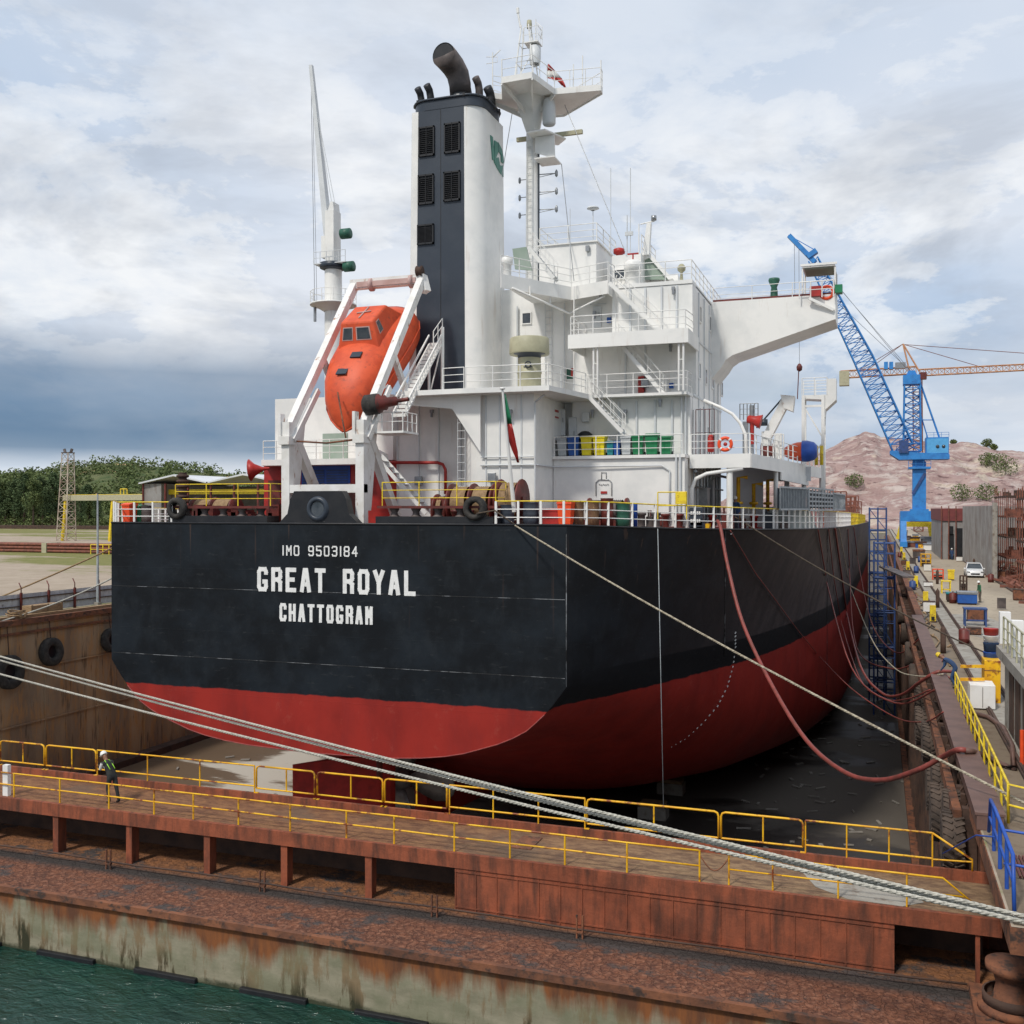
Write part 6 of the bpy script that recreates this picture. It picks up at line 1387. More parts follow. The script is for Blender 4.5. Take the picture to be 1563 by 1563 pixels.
# yellow bollard cabinets along the edge
proto = None
rl = ['nearest the camera in the row', 'second nearest in the row', 'third in the row', 'fourth in the row, beside the plank', 'fifth, far along the row', 'farthest in the row']
for i, (px, py) in enumerate(((1424, 961), (1413, 936), (1398, 908), (1386, 882), (1380, 866), (1376, 856))):
    p = gp(px, py)
    if proto is None:
        proto = thing('yellow_post', '', 'post', (0, 0, 0), 'yellow service posts along the dock edge')
        obj('column', MB().box(-.19, .19, -.14, .14, 0, 1.15), M['yellow'], proto, .02); obj('foot', MB().box(-.24, .24, -.2, .2, 0, .1), M['rustdark'], proto); obj('socket_panel', MB().box(-.10, .10, -.17, -.14, .15, .4), M['black'], proto); o = proto
        place(o, p)
    else: o = dup(proto, p)
    o['label'] = 'yellow steel service post on the dock edge, ' + rl[i]
# tyre fenders on the right wall (seen edge-on) and the left wall (seen face-on)
def tyre_mb(c, ax, Ro, w_, n=32, tread=True):
    prof = [(Ro * .48, -w_ * .42), (Ro * .62, -w_ * .5), (Ro * .9, -w_ * .48), (Ro, -w_ * .34), (Ro, w_ * .34), (Ro * .9, w_ * .48), (Ro * .62, w_ * .5), (Ro * .48, w_ * .42), (Ro * .45, 0), (Ro * .48, -w_ * .42)]
    mb = MB().lathe(c, prof, n, ax)
    return mb
def tread_mb(c, ax, Ro, w_):
    mb = MB(); c = Vector(c); ax = Vector(ax).normalized(); up = Vector((0, 0, 1)); sx = ax.cross(up).normalized()
    for k in range(26):
        for s_ in (-1, 1):
            a = 2 * math.pi * (k + .25 * s_) / 26; d_ = sx * math.cos(a) + up * math.sin(a); a2 = a + .16; d2 = sx * math.cos(a2) + up * math.sin(a2)
            mb.beam(c + d_ * (Ro + .01) + ax * (.03 * s_), c + d2 * Ro * .99 + ax * (w_ * .46 * s_), .07, .07, d_)
    return mb
for i, (Y, z, Ro, w_, dx) in enumerate(((30.3, 4.2, .80, .58, 0), (32.1, 4.5, .62, .5, .05), (34.2, 3.9, .85, .6, -.1), (36.6, 4.3, .70, .55, 0), (39.2, 3.4, .8, .6, 0), (43, 4.2, .75, .6, 0), (47.5, 3.9, .8, .6, -.1), (53, 4.2, .7, .55, 0), (60, 4.0, .8, .6, 0), (69, 4.1, .8, .6, 0), (80, 4.1, .8, .6, 0), (94, 4.1, .8, .6, 0))):
    c = (WX1 - .42 - w_ / 2 + dx + .1, Y, z)
    lab = 'worn tractor tyre on the right dock wall, ' + ['nearest the gate rail end', 'second from the gate', 'third from the gate', 'fourth from the gate', 'fifth from the gate', 'by the hose bend', 'beyond the hose', 'below the blue workman', 'beyond the blue workman', 'third from the far end', 'second from the far end', 'farthest along the wall'][i]
    t = thing('tyre_fender', lab, 'tyre', c, 'tyre fenders on the right dock wall'); obj('tyre', tyre_mb(c, (1, 0, 0), Ro, w_), M['rubber_dusty'], t)
    if i < 8: obj('tread', tread_mb(c, (1, 0, 0), Ro, w_), M['rubber_dusty'], t)
    obj('chain', MB().tube((c[0], Y, z + Ro * .5), (WX1 - .05, Y, QZ - .2), .03, n=5), M['rustdark'], t)
for i, (px, py) in enumerate(((78, 1006), (14, 1037), (169, 988))):
    p = V(px, py, X=WX0 + .3); Ro = (1.0, 1.15, .9)[i]
    t = thing('tyre_fender', 'black tyre on the ochre left dock wall, ' + ('the one between the other two', 'partly behind the white ropes', 'right beside the ship hull edge')[i], 'tyre', p, 'tyre fenders on the left dock wall')
    obj('tyre', tyre_mb(p, (1, 0, .08), Ro, .55), M['rubber'], t); obj('hub', MB().lathe(p, [(0, -.05), (Ro * .46, -.05)], 24, (1, 0, .08)), M['black'], t); obj('chain', MB().tube(p + Vector((0, 0, Ro * .6)), (WX0 + .1, p.y, QZ - .3), .035, n=5), M['rustdark'], t)
# lattice and solid helper for cranes
def lattice(mb, A, B, wa, wb, n_, r_, side=Vector((0, 1, 0))):
    A, B = Vector(A), Vector(B); d_ = (B - A).normalized(); s1 = d_.cross(side).normalized(); s2 = s1.cross(d_).normalized()
    cor = lambda q, k: A.lerp(B, q) + (s1 * (1 if k in (0, 1) else -1) + s2 * (1 if k in (0, 3) else -1)) * ((wa + (wb - wa) * q) / 2)
    for k in range(4):
        mb.tube(cor(0, k), cor(1, k), r_, n=5)
        for i in range(n_):
            a, b = (k, (k + 1) % 4) if i % 2 else ((k + 1) % 4, k); mb.tube(cor(i / n_, a), cor((i + 1) / n_, b), r_ * .6, n=4, caps=False)
            mb.tube(cor(i / n_, k), cor(i / n_, (k + 1) % 4), r_ * .5, n=4, caps=False)
    return mb
# ---- big blue level-luffing crane
BY = 214.0; P = lambda px, py, Y=BY: V(px, py, Y=Y)
t = thing('dock_crane', 'tall blue portal crane with lattice boom raised to the left', 'crane', tuple(P(1403, 838)))
zz = lambda py: P(1403, py).z; X_ = lambda px: XY(px, BY)
mb = MB().box(X_(1374), X_(1434), BY - 2, BY + 2, zz(807), zz(791)); mb.box(X_(1389), X_(1417), BY - 2.2, BY + 2.2, zz(806), zz(788)); obj('portal_beam', mb, M['craneblue'], t)
for x in (X_(1374), X_(1430)):
    mb = MB().prism([(x, BY - 2, zz(806)), (x + 1.1, BY - 2, zz(806)), (x + 1.1, BY - 3.5, 6.6), (x, BY - 3.5, 6.6)], (0, .9, 0)); leg = obj('leg', mb, M['craneblue'], t); obj('leg', MB().prism([(x, BY + 6, zz(806)), (x + 1.1, BY + 6, zz(806)), (x + 1.1, BY + 7.5, 6.6), (x, BY + 7.5, 6.6)], (0, .9, 0)), M['craneblue'], t)
    obj('bogie', MB().box(x - .1, x + 1.2, BY - 5, BY - 1, QZ + .2, 6.9), M['craneblue'], leg)
obj('side_girder', MB().box(X_(1374), X_(1374) + 1, BY + 1.9, BY + 7, zz(806), zz(793)).box(X_(1430), X_(1430) + 1, BY + 1.9, BY + 7, zz(806), zz(793)), M['craneblue'], t)
obj('column', MB().box(X_(1392.5), X_(1413), BY - 1.6, BY + 1.6, zz(789), zz(716)), M['craneblue'], t)
obj('collar', MB().box(X_(1386), X_(1420), BY - 2.3, BY + 2.3, zz(727), zz(724)).rail([(X_(1386), BY - 2.3, zz(724)), (X_(1420), BY - 2.3, zz(724))], 1.1, 2, 1.5, .05, .05).box(X_(1393), X_(1411), BY - 1.4, BY + 1.4, zz(717), zz(711)), M['craneblue'], t)
mb = MB().beam(P(1412, 733, BY - 1.8), P(1393, 765, BY - 1.8), .15, .5); obj('column_stair', mb, M['scafblue'], t)
mb = MB().prism([(X_(1358), BY - 2.6, zz(704)), (X_(1372), BY - 2.6, zz(713)), (X_(1448), BY - 2.6, zz(713)), (X_(1448), BY - 2.6, zz(706)), (X_(1358), BY - 2.6, zz(699))], (0, 5.2, 0)); obj('slew_table', mb, M['craneblue'], t)
ho = obj('machine_house', MB().box(X_(1412), X_(1447), BY - 2.4, BY + 2.4, zz(706), zz(680)), M['craneblue'], t); pm('cranelight', (.10, .38, .70), (.08, .32, .6), 1, rough=.5)
obj('house_side', MB().box(X_(1414), X_(1446), BY - 2.45, BY - 2.41, zz(704), zz(682)), M['cranelight'], ho)
for px in (1430, 1439): obj('porthole', MB().lathe((X_(px), BY - 2.5, zz(694)), [(0, -.02), (.33, -.02), (.33, .05)], 12, (0, 1, 0)), M['glass'], ho)
obj('roof_rail', MB().rail([(X_(1413), BY - 2.4, zz(680)), (X_(1447), BY - 2.4, zz(680))], .9, 2, 1.2, .04, .04), M['craneblue'], ho)
obj('cab', MB().box(X_(1372), X_(1386), BY - 3.0, BY - .5, zz(703), zz(684)).rail([(X_(1360), BY - 2.5, zz(701)), (X_(1376), BY - 2.5, zz(701))], 1.1, 2, .8, .04, .05), M['scafblue'], t)
mb = MB(); lattice(mb, P(1392, 700), P(1392, 592), 3.2, 2.8, 9, .17); mb.tube(P(1404, 594), P(1434, 680), .2, n=6); mb.tube(P(1404, 640), P(1416, 680), .12, n=5); mb.tube(P(1405, 652), P(1424, 652), .1, n=5)
mb.box(X_(1378), X_(1404), BY - 1.7, BY + 1.7, zz(598), zz(584)); mb.prism([(X_(1382), BY - 1, zz(585)), (X_(1400), BY - 1, zz(585)), (X_(1396), BY - 1, zz(577)), (X_(1386), BY - 1, zz(577))], (0, 2, 0)); obj('gantry_tower', mb, M['craneblue'], t)
mb = MB(); lattice(mb, P(1378, 695), P(1318, 560), 3.9, 3.6, 13, .15); lattice(mb, P(1318, 560), P(1241, 408), 3.6, 1.9, 16, .14); obj('boom', mb, M['craneblue'], t)
mb = MB(); A, B = P(1244, 412), P(1204, 371); mb.beam(A, B, .9, 1.0, (0, 1, 0)); mb.beam(P(1232, 404), P(1246, 394), 1.0, 1.6, (0, 1, 0)); mb.tube(P(1203, 370), P(1242, 392), .08); obj('fly_jib', mb, M['craneblue'], t)
mb = MB()
for a, b in (((1252, 418), (1396, 584)), ((1256, 420), (1390, 582)), ((1280, 475), (1392, 580)), ((1212, 380), (1213, 470)), ((1219, 385), (1220, 566))): mb.tube(P(*a), P(*b), .045, n=4)
obj('luffing_ropes', mb, M['steel'], t)
tag(obj('hook_block', MB().lathe(P(1220, 572, 150), [(.0, -.6), (.35, -.4), (.42, .1), (.2, .5), (0, .6)], 12).tube(P(1219, 575, 150), P(1217, 620, 150), .07, n=5), M['darkred'], t), None)
# ---- tower crane behind it
TY_ = 262; P2 = lambda px, py: V(px, py, Y=TY_)
t = thing('tower_crane', 'orange and yellow tower crane with long horizontal jib behind the blue crane', 'crane', tuple(V(1384, 830, Y=TY_)))
obj('tower', lattice(MB(), P2(1402, 822), P2(1400, 588), 2.0, 2.0, 22, .12), M['scafrust'], t)
pm('towerorange', (.56, .30, .16), (.46, .22, .12), 1, rough=.6)
j = lattice(MB(), P2(1403, 580), P2(1750, 562), 1.5, 1.3, 34, .10); obj('jib', j, M['towerorange'], t)
j = lattice(MB(), P2(1398, 576), P2(1283, 583), 1.7, 1.7, 12, .11); obj('counter_jib', j, M['towerorange'], t)
obj('counterweight', MB().box(P2(1281, 0).x, P2(1296, 0).x, TY_ - 1.2, TY_ + 1.2, P2(1288, 600).z, P2(1288, 578).z), M['beige'], t)
mb = MB()
for a, b in (((1378, 536), (1403, 578)), ((1378, 536), (1388, 578))): mb.tube(P2(*a), P2(*b), .2, n=5)
obj('apex_frame', mb, M['towerorange'], t)
mb = MB()
for a, b in (((1378, 536), (1325, 575)), ((1378, 536), (1310, 577)), ((1380, 537), (1500, 572)), ((1380, 537), (1700, 560))): mb.tube(P2(*a), P2(*b), .075, n=4)
obj('tie_bars', mb, M['scafrust'], t)
for px in (1353, 1361): obj('winch_box', MB().box(P2(px - 4, 0).x, P2(px + 2, 0).x, TY_ - 1, TY_ + 1, P2(px, 575).z, P2(px, 564).z), M['craneblue'], t)
obj('hoist_unit', MB().box(P2(1366, 0).x, P2(1382, 0).x, TY_ - 1, TY_ + 1, P2(1370, 574).z, P2(1370, 565).z), M['steel'], t); obj('slew_cab', MB().box(P2(1403, 0).x, P2(1414, 0).x, TY_ - 1.2, TY_ + 1.2, P2(1408, 590).z, P2(1408, 580).z), M['darkred'], t)
# ---- yellow gantry behind the portal
YG = 228
t = thing('yellow_gantry', 'yellow portal frame seen under the blue crane', 'gantry', tuple(V(1400, 833, Y=YG)))
mb = MB().box(XY(1378, YG), XY(1424, YG), YG, YG + 1.5, V(1400, 815, Y=YG).z, V(1400, 807, Y=YG).z); obj('beam', mb, M['yellow'], t)
for a, b in ((1378, 1372), (1420, 1424)): obj('leg', MB().beam(V(a, 810, Y=YG), V(b, 834, Y=YG), 1.2, 1.2), M['yellow'], t)
# ---- sheds and walls right of the road
def shed(name, label, px0, px1, pyt, Y, dy, mat, roofmat=None, z1=None):
    x0, x1 = XY(px0, Y), XY(px1, Y); zt = V((px0 + px1) / 2, pyt, Y=Y).z; t = thing(name, label, 'shed', (x0, Y, QZ)); obj('wall', MB().box(x0, x1, Y, Y + dy, QZ, zt), M[mat], t); return t, x0, x1, zt
t, x0, x1, zt = shed('workshop', 'grey workshop with dark doorway and red upper cladding at the road side', 1437, 1481, 806, 165, 30, 'shedwall')
obj('cladding', MB().box(x0 - .1, x1 + .1, 164.8, 195.2, zt, V(1455, 787, Y=165).z), M['shingle'], t)
for a, b, c in ((1460, 1473, 817), (1447, 1456, 826), (1448, 1455, 814)): obj('doorway', MB().box(XY(a, 165), XY(b, 165), 164.9, 165.0, QZ if c != 814 else 9.3, V(a, c, Y=165).z), M['black'], t)
mb = MB()
for i in range(5): x = x0 + (x1 - x0) * i / 4; mb.tube((x, 164.6, QZ), (x, 164.6, zt + 2.2), .08, n=5)
obj('posts', mb, M['scafrust'], t)
x0 = XY(1479, 150)
t = thing('shed_wall', 'long grey sheet wall streaked with rust beyond the scaffold racks', 'wall', (x0, 130, QZ))
zt = V(1500, 783, Y=132).z
obj('wall', MB().box(x0, x0 + .3, 118, 160, QZ, zt).box(x0, x0 + 14, 160, 160.3, QZ, zt), M['shedwall'], t)
mb = MB()
for i in range(28): y = 118 + i * 1.55; mb.box(x0 - .06, x0, y, y + .12, QZ, zt)
obj('ribs', mb, M['shedwall'], t); obj('end_post', MB().box(x0 - .25, x0 + .2, 117.5, 118, QZ, zt + .3), M['concrete_light'], t)
# rusty scaffold racks
rs = random.Random(21)
for k, (xa, Yq, w_, dy, hgt) in enumerate(((13.2, 122, 6, 12, 9.6), (13.6, 107, 6, 10, 9.2), (20.5, 118, 8, 14, 10.5))):
    t = thing('scaffold_rack', 'rusty multi-level steel scaffold rack, ' + ('the farther one next to the grey wall', 'nearest one at the right picture edge', 'the tall one standing behind the other racks')[k], 'scaffold', (xa, Yq, QZ), 'rusty scaffold racks beside the road')
    mb = MB(); nx, ny = int(w_ / 1.25), int(dy / 2)
    for i in range(nx + 1):
        for j in range(ny + 1): mb.box(xa + i * 1.25 - .05, xa + i * 1.25 + .05, Yq + j * 2 - .05, Yq + j * 2 + .05, QZ, QZ + hgt * rs.uniform(.94, 1.06))
    obj('uprights', mb, M['scafrust'], t)
    for l in range(1, 5):
        z = QZ + hgt * l / 4.3; mb = MB()
        for j in range(ny + 1): mb.box(xa - .1, xa + w_, Yq + j * 2 - .06, Yq + j * 2 + .06, z - .08, z + .08)
        for i in range(nx + 1): mb.box(xa + i * 1.25 - .05, xa + i * 1.25 + .05, Yq, Yq + dy, z - .1, z + .06)
        for q in range(14): xx, yy = xa + rs.uniform(0, w_ - 1), Yq + rs.uniform(0, dy - .5); mb.box(xx, xx + rs.uniform(.3, 1.3), yy, yy + .3, z + .06, z + rs.uniform(.2, 1.0))
        obj('level', mb, M['scafrust' if l % 2 else 'rustdark'], t)
# scrap and timber along the yard edge (countless small pieces)
mb = MB()
for i in range(420):
    y = rs.uniform(60, 200); x = 11.9 + abs(rs.gauss(0, 1)) * 2.4; l = rs.uniform(.3, 2.2); a = rs.uniform(0, 3.14); z = QZ + .02 + rs.uniform(0, .35)
    mb.beam((x, y, z), (x + l * math.cos(a), y + l * math.sin(a), z + rs.uniform(-.0, .3)), rs.uniform(.06, .4), rs.uniform(.05, .3))
o = obj('scrap_metal', mb, M['scafrust']); tag(o, 'heaps of rusty scrap and offcuts strewn along the yard edge', 'scrap', kind='stuff')
mb = MB()
for i in range(260):
    y = rs.uniform(60, 190); x = rs.uniform(2.95, 3.7) if rs.random() < .35 else rs.uniform(12, 16); l = rs.uniform(.1, .45); a = rs.uniform(0, 3.14); z = QZ + .03
    mb.beam((x, y, z), (x + l * math.cos(a), y + l * math.sin(a), z + .1), rs.uniform(.06, .2), rs.uniform(.05, .15))
tag(obj('wood_offcuts', mb, M['wood']), 'pale timber offcuts scattered on the quay', 'timber', kind='stuff')
# items on the far quay, each a thing
def qbox(name, label, cat, px0, px1, pyb, pyt, mat, dy=.8, legs=False, lidmat=None, bars=False):
    p, q = gp(px0, pyb), gp(px1, pyb); Y = p.y; x0, x1 = XY(px0, Y), XY(px1, Y); zt = V(px0, pyt, Y=Y).z
    t = thing(name, label, cat, ((x0 + x1) / 2, Y, QZ)); w_ = x1 - x0
    if legs:
        for x in (x0 + .06, x1 - .06):
            for y in (Y + .06, Y + dy - .06): obj('leg', MB().box(x - .05, x + .05, y - .05, y + .05, QZ, zt - .1), M[mat], t)
        obj('top', MB().box(x0 - .03, x1 + .03, Y - .02, Y + dy + .02, zt - .1, zt), M[mat], t); obj('stretcher', MB().box(x0, x1, Y + dy / 2 - .04, Y + dy / 2 + .04, QZ + .3, QZ + .4), M[mat], t)
    elif bars:
        obj('frame', MB().rail([(x0, Y, QZ), (x1, Y, QZ), (x1, Y + dy, QZ), (x0, Y + dy, QZ)], zt - QZ, 3, w_ / 2, .05, .06, True), M[mat], t); obj('tray', MB().box(x0 + .1, x1 - .1, Y + .1, Y + dy - .1, QZ + .1, QZ + (zt - QZ) * .5), M[lidmat or 'rustdark'], t)
    else:
        obj('body', MB().box(x0, x1, Y, Y + dy, QZ + .12, QZ + (zt - QZ) * .8), M[mat], t, .03); obj('lid', MB().box(x0 - .04, x1 + .04, Y - .04, Y + dy + .04, QZ + (zt - QZ) * .8, zt), M[lidmat or mat], t, .02); obj('skid', MB().box(x0 + .05, x1 - .05, Y + .1, Y + dy - .1, QZ, QZ + .12), M['rustdark'], t)
    return t
qbox('workbench', 'blue steel trestle bench standing on the pale concrete patch', 'bench', 1472, 1507, 967, 939, 'scafblue', 1.0, True)
qbox('generator', 'blue and grey welding generator by the man in green', 'generator', 1462, 1492, 934, 914, 'binblue', 1.2, lidmat='steel')
qbox('cable_reel', 'dark coil box left of the blue generator', 'reel', 1445, 1461, 930, 915, 'rustdark', .8, lidmat='binteal')
qbox('tool_cage', 'yellow framed tool cage on the road beside the crane rail', 'cage', 1406, 1421, 876, 857, 'railyellow', 1.5, bars=True)
qbox('yellow_trestle', 'small yellow trestle left of the yellow board', 'trestle', 1437, 1452, 917, 897, 'yellow', 1.0, True)
qbox('orange_barrier', 'orange round-topped barrier on the road left of the yellow board', 'barrier', 1424, 1440, 896, 880, 'orange_bright', .5, bars=True)
qbox('yellow_board', 'leaning yellow board in front of the white car', 'board', 1447, 1457, 897, 880, 'yellow', .1)
qbox('skip', 'grey site skip with machine parts up the road', 'skip', 1394, 1412, 863, 850, 'soot', 2.5, lidmat='rust')
qbox('compressor', 'white compressor unit near the crane legs', 'compressor', 1410, 1422, 852, 841, 'white', 2.5, lidmat='steel')
qbox('orange_skip', 'orange open box on the yard edge beyond the car', 'skip', 1473, 1486, 852, 843, 'railyellow', 2, bars=True)
qbox('vertical_rods', 'bundle of upright dark rods behind the generator', 'rods', 1466, 1476, 914, 890, 'rustdark', .5, bars=True)
tag(obj('sheet_stack', MB().box(gp(1478, 960).x, gp(1478, 960).x + 1.2, gp(1478, 960).y + .3, gp(1478, 960).y + 1.3, QZ + .02, QZ + .8), M['rust']), 'rust brown plate stack under the blue bench', 'plates')
tag(obj('sign_board', MB().box(gp(1528, 942).x - .25, gp(1528, 942).x + .35, gp(1528, 942).y, gp(1528, 942).y + .08, QZ + .1, QZ + .9), M['soot']), 'small dark board leaning on the road right of the bench', 'board')
for k in range(2):
    p = gp(1525 + k * 9, 884 + k * 3); tag(obj('plank', MB().beam(p, p + Vector((.8, 2.4, .9)), .25, .12), M['concrete_light']), ('pale plank leaning on the rack, the left one', 'pale plank leaning on the rack, the right one')[k], 'plank', 'pale planks by the racks')
tag(obj('concrete_patch', MB().slab([gp(1436, 948)[:2], gp(1500, 950)[:2], gp(1560, 975)[:2], gp(1500, 985)[:2], gp(1455, 975)[:2]], QZ + .016, .006), M['concrete_light']), kind='structure')
# small jobs far up the quay, in the shade of the crane
ordn = ['first', 'second', 'third', 'fourth', 'fifth', 'sixth', 'seventh', 'eighth', 'ninth', 'tenth', 'eleventh', 'twelfth', 'thirteenth', 'fourteenth', 'fifteenth', 'sixteenth']
for i in range(16):
    px = 1373 + i * 4.1; py = rs.uniform(832, 848); p = gp(px, py); h = rs.uniform(.8, 2.2)
    mat = rs.choice(['rustdark', 'railyellow', 'binblue', 'steel', 'scafrust', 'white_worn', 'soot'])
    nm = {'rustdark': 'dark', 'railyellow': 'orange yellow', 'binblue': 'blue', 'steel': 'grey', 'scafrust': 'rust red', 'white_worn': 'white', 'soot': 'sooty'}[mat]
    t = thing('equipment_box', f'{nm} equipment box by the blue crane legs, {ordn[i]} from the left in that row', 'box', p, 'equipment boxes around the blue crane legs'); w_ = rs.uniform(.8, 2.2)
    obj('body', MB().box(p.x, p.x + w_, p.y, p.y + 2, QZ, QZ + h * .75), M[mat], t); obj('lid', MB().box(p.x - .1, p.x + w_ + .1, p.y - .1, p.y + 2.1, QZ + h * .75, QZ + h), M[rs.choice(['steel', 'rustdark'])], t)
# ---- white car
p = gp(1475, 893); cyr = p.y; x0, x1 = XY(1474, cyr), XY(1504, cyr)
t = thing('parked_car', 'white hatchback parked on the quay road facing the camera', 'car', ((x0 + x1) / 2, cyr, QZ))
c0 = (x0 + x1) / 2; W2 = .88; Lc = 4.1
def carsec(y, w_, z0, z1): return [(c0 - w_, y, z0), (c0 + w_, y, z0), (c0 + w_, y, z1), (c0 - w_, y, z1)]
mb = MB(); body = [(0, .80, .25, .62), (.12, .86, .22, .78), (1.0, .88, .2, .98), (1.9, .88, .2, 1.02), (3.4, .88, .2, 1.05), (4.0, .85, .25, 1.0), (4.12, .8, .4, .85)]
vs = []
for y, w_, z0_, z1_ in body:
    for x_, z_ in ((-w_ * .94, z0_), (w_ * .94, z0_), (w_, z0_ + .25), (w_, z1_ - .12), (w_ * .9, z1_), (-w_ * .9, z1_), (-w_, z1_ - .12), (-w_, z0_ + .25)): vs.append((c0 + x_, cyr + y, QZ + z_))
mb.add(vs, [(i*8+k, i*8+(k+1) % 8, (i+1)*8+(k+1) % 8, (i+1)*8+k) for i in range(6) for k in range(8)] + [tuple(range(8)), tuple(range(48, 56))], True)
pm('carpaint', (.78, .79, .80), (.76, .77, .78), 2, rough=.25, coat=.5)
o = obj('body', mb, M['carpaint'], t); o.modifiers.new('es', 'EDGE_SPLIT').split_angle = R(40)
mb = MB(); gs = [(.95, .80, .98), (1.7, .66, 1.50), (3.2, .66, 1.52), (3.95, .74, 1.02)]; vs = []
for y, w_, z_ in gs: vs += [(c0 - w_, cyr + y, QZ + z_), (c0 + w_, cyr + y, QZ + z_)]
vs2 = [(c0 - .84, cyr + .98, QZ + .96), (c0 + .84, cyr + .98, QZ + .96), (c0 + .84, cyr + 3.95, QZ + .98), (c0 - .84, cyr + 3.95, QZ + .98), (c0 - .64, cyr + 1.72, QZ + 1.5), (c0 + .64, cyr + 1.72, QZ + 1.5), (c0 + .64, cyr + 3.3, QZ + 1.52), (c0 - .64, cyr + 3.3, QZ + 1.52)]
obj('windows', MB().add(vs2, [(0, 3, 2, 1), (4, 5, 6, 7), (0, 1, 5, 4), (1, 2, 6, 5), (2, 3, 7, 6), (3, 0, 4, 7)]), M['glass'], t)
obj('roof', MB().box(c0 - .66, c0 + .66, cyr + 1.65, cyr + 3.35, QZ + 1.49, QZ + 1.56), M['carpaint'], t, .03)
mb = MB()
for s_ in (-1, 1): mb.beam((c0 + s_ * .83, cyr + .98, QZ + .97), (c0 + s_ * .65, cyr + 1.7, QZ + 1.5), .07, .07); 
obj('pillars', mb, M['carpaint'], t)
for s_ in (-1, 1):
    for y in (.75, 3.35):
        w_ = obj('wheel', MB().lathe((c0 + s_ * .80, cyr + y, QZ + .31), [(0, -.1), (.31, -.1), (.31, .1), (0, .1)], 18, (1, 0, 0)), M['rubber'], t); obj('rim', MB().lathe((c0 + s_ * .86, cyr + y, QZ + .31), [(0, -.05), (.19, -.05), (.19, .05), (0, .05)], 14, (1, 0, 0)), M['steel'], w_)
    obj('headlight', MB().box(c0 + s_ * .68 - .15, c0 + s_ * .68 + .15, cyr - .02, cyr + .12, QZ + .58, QZ + .72), M['steel'], t); obj('wing_mirror', MB().box(c0 + s_ * .98 - .09, c0 + s_ * .98 + .09, cyr + 1.15, cyr + 1.25, QZ + .92, QZ + 1.05), M['carpaint'], t)
obj('grille', MB().box(c0 - .45, c0 + .45, cyr - .02, cyr + .02, QZ + .36, QZ + .52), M['black'], t)
mb = MB()
for i in range(260):
    y = rs.uniform(34, 130); x = rs.uniform(-9, 1.8) if i % 3 else rs.uniform(-50, -26); l = rs.uniform(.1, .9); a = rs.uniform(0, 3.14)
    mb.beam((x, y, FZ + .06), (x + l * math.cos(a), y + l * math.sin(a), FZ + .08), rs.uniform(.04, .25), .08)
tag(obj('dock_litter', mb, M['concrete']), 'pale scraps and litter scattered over the dark dock floor', 'litter', kind='stuff')
for r_, (xx, yy0, lab) in enumerate(((-13.5, 58, 'starboard'), (-36, 56, 'port'))):
    for i in range(9):
        t = thing('keel_block', f'grey block under the {lab} bilge of the ship, {ordn[i]} from the stern', 'block', (xx, yy0 + i * 6, FZ), 'blocks under the ship bilge'); obj('block', MB().box(xx - .9, xx + .9, yy0 + i * 6, yy0 + i * 6 + 1.2, FZ, FZ + .75), M['concrete_light'], t); obj('cap', MB().box(xx - .8, xx + .8, yy0 + i * 6 + .1, yy0 + i * 6 + 1.1, FZ + .75, FZ + 1.0), M['wood'], t)
# ---- blue scaffold tower standing in the dock, and the plank to it
def tube_tower(name, label, x0, x1, y0, y1, z0, z1, lev, mat, grp=None):
    t = thing(name, label, 'scaffold', ((x0 + x1) / 2, y0, z0), grp)
    mb = MB()
    for x in (x0, x1, (x0 + x1) / 2):
        for y in (y0, y1): mb.tube((x, y, z0), (x, y, z1), .09, n=6)
    obj('standards', mb, M[mat], t)
    for l in range(lev):
        z = z0 + (z1 - z0) * (l + 1) / lev - .15; mb = MB()
        for y in (y0, y1): mb.tube((x0, y, z), (x1, y, z), .08, n=5); mb.tube((x0, y, z - 1), (x1, y, z - 1), .05, n=5)
        for x in (x0, x1): mb.tube((x, y0, z), (x, y1, z), .08, n=5)
        mb.tube((x0, y0, z), (x1, y0, z - (z1 - z0) / lev), .04, n=5)
        if l % 2: mb.box(x0, x1, y0, y1, z - .12, z - .06)
        obj('level', mb, M[mat], t)
    return t
tube_tower('scaffold_tower', 'tall blue scaffold tower standing between the ship bow side and the quay', XY(1327, 112), XY(1353, 112), 112, 114, FZ, 13.4, 9, 'scafblue')
tube_tower('scaffold_tower', 'grey green lower scaffold tower just behind the plank end', XY(1334, 104), XY(1366, 104), 104, 106, FZ, V(1340, 838, Y=104).z, 5, 'scafblue')
tag(obj('gangplank', MB().beam(V(1350, 876, Y=106), V(1387, 892, Y=96), 1.0, .15), M['soot']), 'dark sloping plank from the blue scaffold to the quay edge', 'plank')
